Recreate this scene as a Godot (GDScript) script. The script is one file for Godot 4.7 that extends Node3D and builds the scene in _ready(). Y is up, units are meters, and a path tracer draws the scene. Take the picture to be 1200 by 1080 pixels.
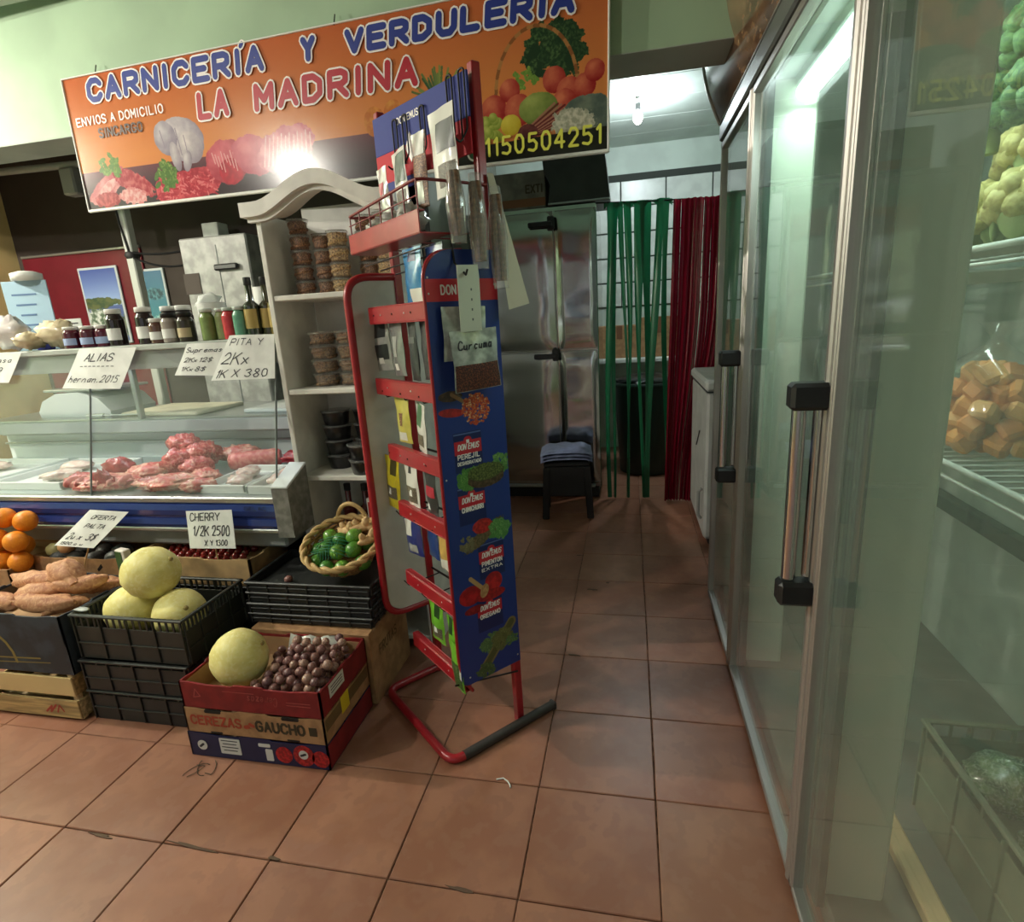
extends Node3D
# A greengrocer-butcher shop: counter, banner, spice stand, crates of fruit, glass-door fridges.

class MB:
	var v := PackedVector3Array()
	var n := PackedVector3Array()
	var uv := PackedVector2Array()
	var col := PackedColorArray()
	var ix := PackedInt32Array()
	var xf := Transform3D()
	var lift := 0  # overlapping strokes lie a hair above one another

	func vert(p: Vector3, nn: Vector3, t := Vector2.ZERO) -> int:
		v.append(xf * p)
		n.append((xf.basis * nn).normalized())
		uv.append(t)
		return v.size() - 1

	func itri(a: int, b: int, c: int) -> void:
		ix.append(a)
		ix.append(c)
		ix.append(b)

	func poly(p: Array, out: Vector3, uvs := []) -> void:
		var nn: Vector3 = (p[1] - p[0]).cross(p[2] - p[0])
		var q := p
		var t := uvs
		if nn.dot(out) < 0:
			q = p.duplicate()
			q.reverse()
			t = uvs.duplicate()
			t.reverse()
			nn = -nn
		nn = nn.normalized()
		var k := v.size()
		for i in q.size():
			vert(q[i], nn, t[i] if t.size() else Vector2.ZERO)
		for i in range(1, q.size() - 1):
			itri(k, k + i, k + i + 1)

	func box(c: Vector3, s: Vector3, b := 0.0, bs := Basis()) -> void:
		var h := s * 0.5
		b = minf(b, minf(h.x, minf(h.y, h.z)) * 0.6)
		if b <= 0.0:
			for k in 3:
				for sg in [-1.0, 1.0]:
					var pts := []
					for q in [[-1, -1], [1, -1], [1, 1], [-1, 1]]:
						var p := Vector3()
						p[k] = h[k] * sg
						p[(k + 1) % 3] = h[(k + 1) % 3] * q[0]
						p[(k + 2) % 3] = h[(k + 2) % 3] * q[1]
						pts.append(c + bs * p)
					var o := Vector3()
					o[k] = sg
					poly(pts, bs * o)
			return
		for k in 3:
			var l := (k + 1) % 3
			var m := (k + 2) % 3
			for sg in [-1.0, 1.0]:
				var pts := []
				for q in [[-1, -1], [1, -1], [1, 1], [-1, 1]]:
					var p := Vector3()
					p[k] = h[k] * sg
					p[l] = (h[l] - b) * q[0]
					p[m] = (h[m] - b) * q[1]
					pts.append(c + bs * p)
				var o := Vector3()
				o[k] = sg
				poly(pts, bs * o)
				for sl in [-1.0, 1.0]:
					var e := []
					for q in [[0, -1], [0, 1], [1, 1], [1, -1]]:
						var p := Vector3()
						p[k] = sg * (h[k] if q[0] == 0 else h[k] - b)
						p[l] = sl * (h[l] - b if q[0] == 0 else h[l])
						p[m] = (h[m] - b) * q[1]
						e.append(c + bs * p)
					var o2 := Vector3()
					o2[k] = sg
					o2[l] = sl
					poly(e, bs * o2)
		for sx in [-1.0, 1.0]:
			for sy in [-1.0, 1.0]:
				for sz in [-1.0, 1.0]:
					var s3 := Vector3(sx, sy, sz)
					var e := []
					for k in 3:
						var p := (h - Vector3(b, b, b))
						p[k] = h[k]
						e.append(c + bs * (p * s3))
					poly(e, bs * s3)

	# prism: outline in the xy plane, thickness along z
	func prism(pl: PackedVector2Array, z0: float, z1: float) -> void:
		if Geometry2D.is_polygon_clockwise(pl):
			pl = pl.duplicate()
			pl.reverse()
		var lo := pl[0]
		var hi := pl[0]
		for p in pl:
			lo = lo.min(p)
			hi = hi.max(p)
		var sz := (hi - lo).max(Vector2(1e-6, 1e-6))
		var tr := Geometry2D.triangulate_polygon(pl)
		for sg in [0, 1]:
			var k := v.size()
			for p in pl:
				var t := (p - lo) / sz
				vert(Vector3(p.x, p.y, z1 if sg else z0), Vector3(0, 0, 1 if sg else -1), Vector2(t.x, 1.0 - t.y))
			for i in range(0, tr.size(), 3):
				var a := pl[tr[i]]
				var b := pl[tr[i + 1]]
				var c := pl[tr[i + 2]]
				var ccw := (b - a).cross(c - a) > 0
				if ccw == (sg == 1):
					itri(k + tr[i], k + tr[i + 1], k + tr[i + 2])
				else:
					itri(k + tr[i], k + tr[i + 2], k + tr[i + 1])
		for i in pl.size():
			var a := pl[i]
			var b := pl[(i + 1) % pl.size()]
			var d := b - a
			if d.length() < 1e-7:
				continue
			poly([Vector3(a.x, a.y, z0), Vector3(b.x, b.y, z0), Vector3(b.x, b.y, z1), Vector3(a.x, a.y, z1)], Vector3(d.y, -d.x, 0))

	# smooth surface over a grid of points
	func grid(rows: Array, wrap_u := false, wrap_v := false, uvs := true) -> void:
		var nr := rows.size()
		var nc: int = rows[0].size()
		var k := v.size()
		var nn := PackedVector3Array()
		nn.resize(nr * nc)
		for i in nr - (0 if wrap_v else 1):
			for j in nc - (0 if wrap_u else 1):
				var a := i * nc + j
				var b := i * nc + (j + 1) % nc
				var c := ((i + 1) % nr) * nc + (j + 1) % nc
				var d := ((i + 1) % nr) * nc + j
				var pa: Vector3 = rows[i][j]
				var pb: Vector3 = rows[i][(j + 1) % nc]
				var pc: Vector3 = rows[(i + 1) % nr][(j + 1) % nc]
				var pd: Vector3 = rows[(i + 1) % nr][j]
				var f := (pc - pa).cross(pd - pb)
				nn[a] += f
				nn[b] += f
				nn[c] += f
				nn[d] += f
				itri(k + a, k + b, k + c)
				itri(k + a, k + c, k + d)
		for i in nr:
			for j in nc:
				var q := nn[i * nc + j]
				vert(rows[i][j], q if q.length() > 1e-14 else Vector3.UP, Vector2(float(j) / maxi(1, nc - 1), float(i) / maxi(1, nr - 1)) if uvs else Vector2.ZERO)

	func lathe(prof: Array, seg := 20, at := Transform3D()) -> void:
		# prof: Vector2(radius, height) from bottom to top; outside to the right
		var rows := []
		for p in prof:
			var row := []
			for j in seg:
				var a := -TAU * j / seg
				row.append(at * Vector3(cos(a) * maxf(p.x, 1e-5), p.y, sin(a) * maxf(p.x, 1e-5)))
			rows.append(row)
		grid(rows, true)

	func tube(pts: Array, r, sides := 8, closed := false) -> void:
		var rows := []
		var up := Vector3.UP
		var m := pts.size()
		var prev := Vector3.ZERO
		for i in m:
			var a: Vector3 = pts[(i - 1 + m) % m] if (closed or i > 0) else pts[i]
			var b: Vector3 = pts[(i + 1) % m] if (closed or i < m - 1) else pts[i]
			var t := (b - a).normalized()
			if i == 0:
				prev = up.cross(t)
				if prev.length() < 0.1:
					prev = Vector3.RIGHT.cross(t)
			prev = (prev - t * prev.dot(t)).normalized()
			var bn := t.cross(prev)
			var rr: float = r[i] if r is Array else r
			var row := []
			for j in sides:
				var w := TAU * j / sides
				row.append(pts[i] + (prev * cos(w) + bn * sin(w)) * rr)
			rows.append(row)
		grid(rows, true, closed)
		if not closed:
			for e in [0, m - 1]:
				var o: Vector3 = (pts[0] - pts[1]) if e == 0 else (pts[m - 1] - pts[m - 2])
				poly(rows[e], o)

	# noisy ellipsoid
	func blob(c: Vector3, r: Vector3, amp := 0.0, fr := 3.0, sd := 0, seg := 18, bs := Basis(), bend := 0.0) -> void:
		var f := FastNoiseLite.new()
		f.seed = sd
		f.frequency = 1.0
		f.noise_type = FastNoiseLite.TYPE_SIMPLEX_SMOOTH
		var rows := []
		var rn := maxi(6, seg * 2 / 3)
		for i in rn + 1:
			var row := []
			var th := PI * i / rn
			for j in seg:
				var ph := -TAU * j / seg
				var d := Vector3(sin(th) * cos(ph), -cos(th), sin(th) * sin(ph))
				var k := 1.0 + amp * f.get_noise_3dv(d * fr)
				var p := d * r * k
				if bend != 0.0:
					p.y += bend * p.x * p.x / maxf(r.x, 0.001)
				row.append(c + bs * p)
			rows.append(row)
		grid(rows, true)

	# flat lettering: polylines with round ends in the xy plane
	func stroke(pl: Array, w: float, z0: float) -> void:
		var z := z0 + 0.000003 * (lift % 20)
		for p in pl:
			var k := v.size()
			lift += 1
			z += 0.000006 if lift % 2 else 0.000007
			vert(Vector3(p.x, p.y, z), Vector3.BACK)
			for j in 8:
				var a := TAU * j / 8
				vert(Vector3(p.x + cos(a) * w, p.y + sin(a) * w, z), Vector3.BACK)
			for j in 8:
				itri(k, k + 1 + j, k + 1 + (j + 1) % 8)
		for i in pl.size() - 1:
			var a: Vector2 = pl[i]
			var b: Vector2 = pl[i + 1]
			z += 0.000007
			var d := (b - a).normalized()
			var o := Vector2(-d.y, d.x) * w
			poly([Vector3(a.x - o.x, a.y - o.y, z), Vector3(b.x - o.x, b.y - o.y, z), Vector3(b.x + o.x, b.y + o.y, z), Vector3(a.x + o.x, a.y + o.y, z)], Vector3.BACK)

	func done() -> ArrayMesh:
		var arr := []
		arr.resize(Mesh.ARRAY_MAX)
		arr[Mesh.ARRAY_VERTEX] = v
		arr[Mesh.ARRAY_NORMAL] = n
		arr[Mesh.ARRAY_TEX_UV] = uv
		if col.size() == v.size() and v.size() > 0:
			arr[Mesh.ARRAY_COLOR] = col
		arr[Mesh.ARRAY_INDEX] = ix
		var m := ArrayMesh.new()
		m.add_surface_from_arrays(Mesh.PRIMITIVE_TRIANGLES, arr)
		return m

const GLYPH := {
	"A": "0,0 .5,1 1,0|.2,.36 .8,.36", "B": "0,0 0,1 .6,1 .85,.9 .85,.62 .6,.53 0,.53|.6,.53 .95,.42 .95,.12 .65,0 0,0",
	"C": "1,.8 .75,1 .3,1 0,.75 0,.25 .3,0 .75,0 1,.2", "D": "0,0 0,1 .55,1 .95,.75 .95,.25 .55,0 0,0", "E": "1,1 0,1 0,0 1,0|0,.52 .8,.52",
	"F": "1,1 0,1 0,0|0,.52 .8,.52", "G": "1,.82 .75,1 .3,1 0,.75 0,.25 .3,0 .75,0 1,.2 1,.48 .6,.48", "H": "0,0 0,1|1,0 1,1|0,.5 1,.5",
	"I": ".15,0 .15,1", "J": ".8,1 .8,.2 .55,0 .25,0 0,.2", "K": "0,0 0,1|1,1 0,.42|.3,.6 1,0", "L": "0,1 0,0 .9,0", "M": "0,0 0,1 .5,.35 1,1 1,0",
	"N": "0,0 0,1 1,0 1,1", "O": ".3,0 0,.25 0,.75 .3,1 .7,1 1,.75 1,.25 .7,0 .3,0", "P": "0,0 0,1 .7,1 .95,.88 .95,.58 .7,.45 0,.45",
	"Q": ".3,0 0,.25 0,.75 .3,1 .7,1 1,.75 1,.25 .7,0 .3,0|.6,.25 1,-.05", "R": "0,0 0,1 .7,1 .95,.88 .95,.6 .7,.47 0,.47|.45,.47 1,0",
	"S": ".95,.85 .7,1 .25,1 .03,.85 .03,.65 .25,.54 .7,.47 .95,.35 .95,.15 .7,0 .25,0 0,.15", "T": "0,1 1,1|.5,1 .5,0", "U": "0,1 0,.25 .25,0 .75,0 1,.25 1,1",
	"V": "0,1 .5,0 1,1", "W": "0,1 .25,0 .5,.7 .75,0 1,1", "X": "0,0 1,1|0,1 1,0", "Y": "0,1 .5,.5 1,1|.5,.5 .5,0", "Z": "0,1 1,1 0,0 1,0",
	"0": ".3,0 .05,.25 .05,.75 .3,1 .65,1 .9,.75 .9,.25 .65,0 .3,0", "1": ".05,.78 .35,1 .35,0", "2": ".05,.75 .25,1 .7,1 .92,.8 .9,.6 .05,0 .95,0",
	"3": ".05,.85 .3,1 .7,1 .9,.8 .7,.55 .4,.53|.7,.53 .92,.3 .7,0 .3,0 0,.15", "4": ".7,0 .7,1 0,.3 .95,.3", "5": ".88,1 .15,1 .1,.56 .6,.62 .92,.4 .85,.12 .55,0 .05,.08",
	"8": ".5,.54 .1,.75 .3,1 .7,1 .9,.75 .5,.54 .05,.27 .25,0 .75,0 .95,.27 .5,.54", "9": ".9,.6 .6,.45 .2,.55 .1,.8 .35,1 .75,.98 .9,.75 .85,.3 .6,0",
	".": ".1,0 .15,.02", "-": ".1,.5 .8,.5", "/": "0,0 1,1", "$": ".95,.85 .5,.95 .05,.8 .25,.55 .8,.45 .9,.2 .5,.05 0,.15|.5,1.1 .5,-.1",
	"a": ".85,.5 .4,.55 .05,.3 .2,0 .6,.05 .85,.3|.85,.55 .85,0", "c": ".85,.45 .5,.55 .1,.4 .1,.12 .45,0 .85,.1", "d": ".85,1 .85,0|.85,.4 .45,.55 .05,.3 .3,0 .85,.15",
	"e": ".1,.28 .85,.3 .75,.5 .4,.56 .08,.35 .15,.08 .5,0 .85,.1", "i": ".1,.5 .1,0|.1,.75 .12,.76", "l": ".1,1 .1,0", "m": "0,0 0,.5|0,.4 .25,.53 .45,.4 .45,0|.45,.4 .7,.53 .95,.4 .95,0",
	"n": "0,0 0,.5|0,.35 .4,.55 .8,.4 .8,0", "o": ".4,0 .05,.2 .1,.45 .45,.56 .8,.4 .8,.12 .4,0", "p": "0,-.35 0,.52|0,.4 .45,.56 .85,.3 .5,0 0,.1", "r": "0,0 0,.5|0,.32 .3,.53 .65,.5",
	"s": ".75,.45 .4,.56 .1,.42 .7,.18 .5,0 .05,.08", "t": ".35,.9 .35,.1 .6,0|.05,.55 .75,.55", "u": "0,.5 .05,.1 .4,0 .8,.15 .8,.5|.8,.2 .85,0", "z": "0,.5 .75,.5 0,0 .8,0",
	"h": "0,0 0,1|0,.35 .4,.55 .8,.4 .8,0", "f": ".75,.9 .45,1 .3,.8 .3,0|0,.5 .6,.5", "x": "0,.5 .7,0|.7,.5 0,0", "g": ".8,.5 .8,-.2 .4,-.35 .05,-.2|.8,.4 .4,.56 .05,.3 .35,0 .8,.15",
}

var used := {}
var mats := {}
var texs := {}
var rng := RandomNumberGenerator.new()

func numbered(s: String) -> String:
	var k: int = used.get(s, 0)
	used[s] = k + 1
	return s if k == 0 else "%s_%03d" % [s, k]

func put(o: Node3D, label: String, cat: String, group := "") -> Node3D:
	o.set_meta("label", label)
	o.set_meta("category", cat)
	if group:
		o.set_meta("group", group)
	return o

func thing(called: String, label: String, cat: String, at := Vector3.ZERO, turn := 0.0, group := "") -> Node3D:
	var o := Node3D.new()
	o.name = numbered(called)
	add_child(o)
	o.position = at
	o.rotation.y = turn
	return put(o, label, cat, group)

func part(par: Node, called: String, m: Mesh, mt: Material, at := Vector3.ZERO, bs := Basis()) -> MeshInstance3D:
	var o := MeshInstance3D.new()
	o.name = called
	o.mesh = m
	o.material_override = null
	for i in m.get_surface_count():
		o.set_surface_override_material(i, mt)
	o.transform = Transform3D(bs, at)
	par.add_child(o, true)
	return o

func solo(called: String, m: Mesh, mt: Material, label: String, cat: String, at := Vector3.ZERO, bs := Basis(), group := "") -> MeshInstance3D:
	var o := part(self, numbered(called), m, mt, at, bs)
	put(o, label, cat, group)
	return o

func setting(called: String, m: Mesh, mt: Material, at := Vector3.ZERO, bs := Basis()) -> MeshInstance3D:
	var o := part(self, called, m, mt, at, bs)
	o.set_meta("kind", "structure")
	return o

# height at which a mesh turned by bs rests on y
func rest(m: Mesh, y: float, bs := Basis()) -> float:
	var lo := 1e9
	for p in m.surface_get_arrays(0)[Mesh.ARRAY_VERTEX]:
		lo = minf(lo, (bs * p).y)
	return y - lo + 0.0006

# push round things apart until they only touch
func relax(pts: Array, r: float, floor_y: float, z_min := -1e9, z_max := 1e9, x_max := 1e9) -> Array:
	var p := pts.duplicate()
	for it in 60:
		for i in p.size():
			for j in range(i + 1, p.size()):
				var d: Vector3 = p[j] - p[i]
				var l := d.length()
				if l < 2.0 * r:
					var c := d / maxf(l, 1e-5) * (2.0 * r - l) * 0.5
					p[i] -= c
					p[j] += c
		for i in p.size():
			p[i].y = maxf(p[i].y, floor_y + r)
			p[i].z = clampf(p[i].z, z_min, z_max)
			p[i].x = minf(p[i].x, x_max)
	return p

func bxm(s: Vector3, b := 0.003, c := Vector3.ZERO) -> ArrayMesh:
	var m := MB.new()
	m.box(c, s, b)
	return m.done()

func ry(deg: float) -> Basis:
	return Basis(Vector3.UP, deg_to_rad(deg))

func eul(x: float, y: float, z: float) -> Basis:
	return Basis.from_euler(Vector3(deg_to_rad(x), deg_to_rad(y), deg_to_rad(z)))

func c8(r: int, g: int, b: int) -> Color:
	return Color(r / 255.0, g / 255.0, b / 255.0)

# grey mottle from seamless noise; lo..1 in value
func tex(key: String, fr: float, lo: float, sd := 1, sx := 1.0, oct := 4, sz := 256, hi := 1.0) -> ImageTexture:
	if texs.has(key):
		return texs[key]
	var f := FastNoiseLite.new()
	f.seed = sd
	f.frequency = fr
	f.fractal_octaves = oct
	var im := f.get_seamless_image(sz, sz)
	im.convert(Image.FORMAT_RGB8)
	var out := Image.create(sz, sz, false, Image.FORMAT_RGB8)
	for y in sz:
		for x in sz:
			var g: float = im.get_pixel(int(x * sx) % sz, y).r
			g = lo + (hi - lo) * smoothstep(0.15, 0.85, g)
			out.set_pixel(x, y, Color(g, g, g))
	texs[key] = ImageTexture.create_from_image(out)
	return texs[key]

# two-colour ramp texture
func ramp(key: String, fr: float, a: Color, b: Color, sd := 1, e0 := 0.3, e1 := 0.7, oct := 4, sz := 256, third = null, ridged := false) -> ImageTexture:
	if texs.has(key):
		return texs[key]
	var f := FastNoiseLite.new()
	f.seed = sd
	f.frequency = fr
	f.fractal_octaves = oct
	if ridged:
		f.fractal_type = FastNoiseLite.FRACTAL_RIDGED
	var im := f.get_seamless_image(sz, sz)
	f.seed = sd + 77
	f.frequency = fr * 3.0
	var im2 := f.get_seamless_image(sz, sz)
	var out := Image.create(sz, sz, false, Image.FORMAT_RGB8)
	for y in sz:
		for x in sz:
			var c := a.lerp(b, smoothstep(e0, e1, im.get_pixel(x, y).r))
			if third != null:
				c = c.lerp(third, smoothstep(0.55, 0.7, im2.get_pixel(x, y).r))
			out.set_pixel(x, y, c)
	texs[key] = ImageTexture.create_from_image(out)
	return texs[key]

func mat(key: String, c := Color(0.123, 0, 0), rough := 0.6, t: Texture2D = null, sc := 1.0, opt := {}) -> StandardMaterial3D:
	if mats.has(key):
		return mats[key]
	var m := StandardMaterial3D.new()
	m.resource_name = key
	m.albedo_color = c
	m.roughness = rough
	if t:
		m.albedo_texture = t
		m.uv1_triplanar = sc > 0.0
		if sc > 0.0:
			m.uv1_scale = opt.get("stretch", Vector3.ONE) * sc
			m.uv1_world_triplanar = opt.get("world", false)
	for k in opt:
		match k:
			"metal": m.metallic = opt.metal
			"spec": m.metallic_specular = opt.spec
			"coat":
				m.clearcoat_enabled = true
				m.clearcoat = opt.coat
				m.clearcoat_roughness = opt.get("coatr", 0.1)
			"alpha":
				m.transparency = BaseMaterial3D.TRANSPARENCY_ALPHA
				m.albedo_color.a = opt.alpha
			"glow":
				m.emission_enabled = true
				m.emission = c
				m.emission_energy_multiplier = opt.glow
			"bump":
				m.heightmap_enabled = true
				m.heightmap_texture = opt.bump
				m.heightmap_scale = opt.get("depth", 0.2)
				if not t:
					m.uv1_triplanar = true
					m.uv1_scale = opt.get("stretch", Vector3.ONE) * sc
			"sss":
				m.subsurf_scatter_enabled = true
				m.subsurf_scatter_strength = opt.sss
			"sheen":
				m.rim_enabled = true
				m.rim = opt.sheen
				m.rim_tint = 0.5
			"back":
				m.backlight_enabled = true
				m.backlight = opt.back
			"vcol": m.vertex_color_use_as_albedo = true
	mats[key] = m
	return m

# lettering as polylines; returns width
func text(m: MB, s: String, at: Vector2, h: float, w: float, z := 0.0, wide := 0.6, gap := 0.28, slant := 0.0, jit := 0.0) -> float:
	var x := 0.0
	for ch in s:
		if ch == " ":
			x += h * wide * 0.8
			continue
		var cw := h * wide * (0.3 if ch in ["I", "i", "l", "."] else (0.45 if ch == "1" else 1.0))
		var g: String = GLYPH.get(ch, "")
		if g:
			for pl in g.split("|"):
				var pts := []
				for q in pl.split(" "):
					var ab := q.split(",")
					var px := ab[0].to_float() * h * wide
					var py := ab[1].to_float() * h
					px += rng.randf_range(-jit, jit) * h
					py += rng.randf_range(-jit, jit) * h
					pts.append(at + Vector2(x + px + py * slant, py))
				m.stroke(pts, w, z)
		x += cw + h * gap
	return x

func text_mesh(s: String, h: float, w: float, wide := 0.6, gap := 0.28, slant := 0.0, jit := 0.0) -> ArrayMesh:
	var m := MB.new()
	text(m, s, Vector2.ZERO, h, w, 0.0, wide, gap, slant, jit)
	return m.done()

# text squeezed to a given width
func text_fit(m: MB, s: String, at: Vector2, h: float, w: float, width: float, z := 0.0, slant := 0.0, jit := 0.0, gapk := 0.28) -> void:
	var t := MB.new()
	var full := text(t, s, Vector2.ZERO, h, w, 0.0, 0.6, gapk)
	text(m, s, at, h, w, z, 0.6 * width / full, gapk * width / full, slant, jit)

func lamp_bulb(called: String, label: String, at: Vector3, ceil_y: float, e: float, c: Color, size := 0.03) -> void:
	var t := thing(called, label, "lamp", Vector3(at.x, ceil_y, at.z))
	var m := MB.new()
	m.lathe([Vector2(0.0, -0.018), Vector2(0.045, -0.016), Vector2(0.05, -0.004), Vector2(0.05, 0.0)], 20)
	part(t, "ceiling_rose", m.done(), mat("rose", c8(190, 190, 185), 0.5))
	m = MB.new()
	var d := at.y - ceil_y
	m.tube([Vector3(0, -0.015, 0), Vector3(0, d + 0.085, 0)], 0.003, 6)
	part(t, "cord", m.done(), mat("cord_black", c8(25, 25, 25), 0.6))
	m = MB.new()
	m.lathe([Vector2(0.0, d + 0.045), Vector2(0.018, d + 0.045), Vector2(0.019, d + 0.085), Vector2(0.0, d + 0.09)], 16)
	part(t, "socket", m.done(), mat("socket", c8(60, 60, 60), 0.5))
	m = MB.new()
	m.blob(Vector3(0, d, 0), Vector3(0.033, 0.045, 0.033), 0, 1, 0, 16)
	part(t, "bulb", m.done(), mat("bulb_glow", c, 0.4, null, 1.0, {"glow": 9.0}))
	var o := OmniLight3D.new()
	o.name = "bulb_light"
	o.light_energy = e
	o.light_color = c
	o.light_size = size
	o.omni_range = 12.0
	o.omni_attenuation = 2.0
	o.shadow_enabled = true
	o.position = Vector3(0, d, 0)
	t.add_child(o)

func camera_and_light() -> void:
	var cam := Camera3D.new()
	cam.name = "camera"
	cam.fov = 79.1
	cam.near = 0.02
	cam.position = Vector3(1.586, 1.330, 0.986)
	cam.rotation = Vector3(-0.2519, 0.2156, -0.0609)
	add_child(cam)
	cam.current = true
	var we := WorldEnvironment.new()
	we.name = "environment"
	var env := Environment.new()
	env.background_mode = Environment.BG_SKY
	var sk := ProceduralSkyMaterial.new()
	sk.sky_top_color = c8(168, 188, 205)
	sk.sky_horizon_color = c8(205, 212, 212)
	sk.ground_bottom_color = c8(105, 100, 95)
	sk.ground_horizon_color = c8(170, 170, 165)
	sk.sky_energy_multiplier = 0.85
	var sky := Sky.new()
	sky.sky_material = sk
	env.sky = sky
	env.ambient_light_source = Environment.AMBIENT_SOURCE_DISABLED
	env.tonemap_mode = Environment.TONE_MAPPER_LINEAR
	env.tonemap_exposure = EXPO
	env.sdfgi_enabled = true
	env.ssao_enabled = true
	env.ssil_enabled = true
	we.environment = env
	add_child(we)
	lamp_bulb("ceiling_bulb", "bare bulb hanging from the shop ceiling above the customers", Vector3(-1.03, 2.45, 0.67), 2.6, 1.5, Color(1.0, 0.97, 0.92))
	lamp_bulb("ceiling_bulb", "bare bulb hanging from the ceiling near the left wall", Vector3(-2.3, 2.45, -0.42), 2.6, 3.9, Color(1.0, 0.96, 0.9))
	lamp_bulb("back_room_bulb", "glowing bare bulb on the ceiling of the back room", Vector3(1.652, 2.6, -3.4), 2.74, 0.62, Color(0.93, 0.98, 1.0))

const EXPO := 1.24

func base_mats() -> void:
	mat("kraft", Color.WHITE, 0.8, ramp("kraft", 0.03, c8(178, 136, 96), c8(160, 120, 84), 51), 2.0)
	mat("paper", c8(232, 234, 230), 0.75, tex("mottle", 0.012, 0.93, 3), 3.0)
	mat("pipe_grey", c8(150, 152, 148), 0.5)
	mat("plinth_dark", c8(38, 36, 36), 0.7)
	mat("aluminium", c8(176, 180, 180), 0.32, null, 1.0, {"metal": 0.85})
	mat("cap_white", c8(232, 232, 228), 0.4)
	mat("cap_black", c8(28, 28, 30), 0.4)
	mat("gasket", c8(62, 70, 68), 0.6)
	mat("label_white", c8(214, 214, 210), 0.6)
	mat("letter_outline", c8(242, 236, 232), 0.4)

func setting_all() -> void:
	var mottle := tex("mottle", 0.012, 0.93, 3)
	var fine := tex("fine", 0.05, 0.8, 5)
	var plaster := {"world": true, "bump": fine, "depth": 0.06}
	var green := mat("wall_green", c8(164, 192, 160), 0.6, mottle, 0.6, plaster)
	var grey := mat("soffit_grey", c8(176, 184, 178), 0.8, mottle, 0.8, plaster)
	var white := mat("ceiling_paint", c8(160, 172, 158), 0.85, mottle, 0.5, plaster)
	var yellow := mat("wall_ochre", c8(204, 184, 126), 0.8, mottle, 0.9, plaster)
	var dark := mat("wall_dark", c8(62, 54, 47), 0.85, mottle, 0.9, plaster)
	# floor: screed with separate clay tiles
	var fl := setting("floor", bxm(Vector3(6.2, 0.12, 8.6), 0, Vector3(-0.1, -0.066, -0.6)), mat("grout", c8(132, 98, 78), 0.95, tex("grout", 0.04, 0.5, 11), 3.0))
	var tile_m: Array[Material] = []
	var clay := ramp("clay", 0.012, c8(152, 104, 83), c8(166, 118, 95), 21, 0.25, 0.75, 5, 256, c8(156, 110, 90))
	for k in 6:
		var tints := [Color(1, 1, 1), Color(0.96, 0.95, 0.95), Color(1.0, 0.97, 0.95), Color(0.95, 0.95, 0.96), Color(0.98, 1.0, 0.99), Color(0.94, 0.92, 0.91)]
		tile_m.append(mat("clay_tile_%d" % k, tints[k], 0.36, clay, 1.4, {"world": true, "spec": 0.45, "bump": fine, "depth": 0.03}))
	var tiles: Array[ArrayMesh] = []
	for k in 3:
		tiles.append(bxm(Vector3(0.3278 - 0.0006 * k, 0.014, 0.3278 - 0.0004 * k), 0.0022, Vector3(0, -0.007, 0)))
	rng.seed = 4
	for i in range(-6, 6):
		for j in range(-5, 10):
			var tl := eul(rng.randf_range(-0.12, 0.12), rng.randf_range(-0.25, 0.25), rng.randf_range(-0.12, 0.12))
			part(fl, "tile", tiles[rng.randi() % 3], tile_m[rng.randi() % 6], Vector3(0.33 * (i + 0.5), -0.0006 - rng.randf() * 0.0012, -0.33 * (j + 0.5)), tl)
	# far floor beyond the counted tiles: clay slabs, one piece
	var m := MB.new()
	for i in range(-9, 9):
		for j in range(-10, 14):
			if i >= -6 and i < 6 and j >= -5 and j < 10:
				continue
			m.box(Vector3(0.33 * (i + 0.5), -0.0075, -0.33 * (j + 0.5)), Vector3(0.3275, 0.014, 0.3275), 0.0022)
	var rest := part(fl, "outer_tiles", m.done(), tile_m[1])
	rest.set_meta("kind", "stuff")
	# dirt packed where joints have chipped
	var dirt := mat("joint_dirt", c8(96, 76, 62), 0.95)
	rng.seed = 9
	for q in [[0.13, 0.008, 0.05], [0.42, -0.001, 0.09], [0.67, -0.004, 0.03], [1.18, 0.0, 0.05], [1.36, -0.99, 0.03], [1.40, -1.55, 0.03], [1.30, -1.95, 0.025], [1.47, -1.63, 0.012]]:
		var pl := PackedVector2Array()
		for k in 14:
			var a := TAU * k / 14
			var rr := rng.randf_range(0.5, 1.0)
			pl.append(Vector2(cos(a) * q[2] * rr, sin(a) * 0.006 * rr))
		var dm := MB.new()
		dm.prism(pl, -0.001, 0.0007)
		part(fl, "joint_dirt", dm.done(), dirt, Vector3(q[0], 0, q[1]), ry(-4) * Basis(Vector3.RIGHT, -PI / 2))
	# ceilings
	setting("ceiling", bxm(Vector3(6.2, 0.12, 4.7), 0, Vector3(-0.1, 2.66, 1.25)), white)
	var c2 := setting("ceiling_001", bxm(Vector3(6.2, 0.12, 3.7), 0, Vector3(-0.1, 2.80, -2.95)), mat("ceiling_back", c8(212, 220, 212), 0.7, mottle, 0.7, plaster))
	for k in 9:
		part(c2, "ceiling_board", bxm(Vector3(5.8, 0.008, 0.385), 0.003, Vector3(-0.1, 2.737, -1.35 - 0.39 * k)), mat("ceiling_board", c8(206, 216, 208), 0.6, mottle, 0.7, {"world": true}))
	# outer walls
	setting("wall_left", bxm(Vector3(0.12, 2.9, 8.6), 0, Vector3(-3.1, 1.35, -0.6)), green)
	setting("wall_right", bxm(Vector3(0.12, 2.9, 8.6), 0, Vector3(2.84, 1.35, -0.6)), green)
	var wb := setting("wall_back", bxm(Vector3(6.2, 2.9, 0.12), 0, Vector3(-0.1, 1.35, -4.66)), mat("wall_back_paint", c8(206, 218, 208), 0.6, mottle, 0.7, plaster))
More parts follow.
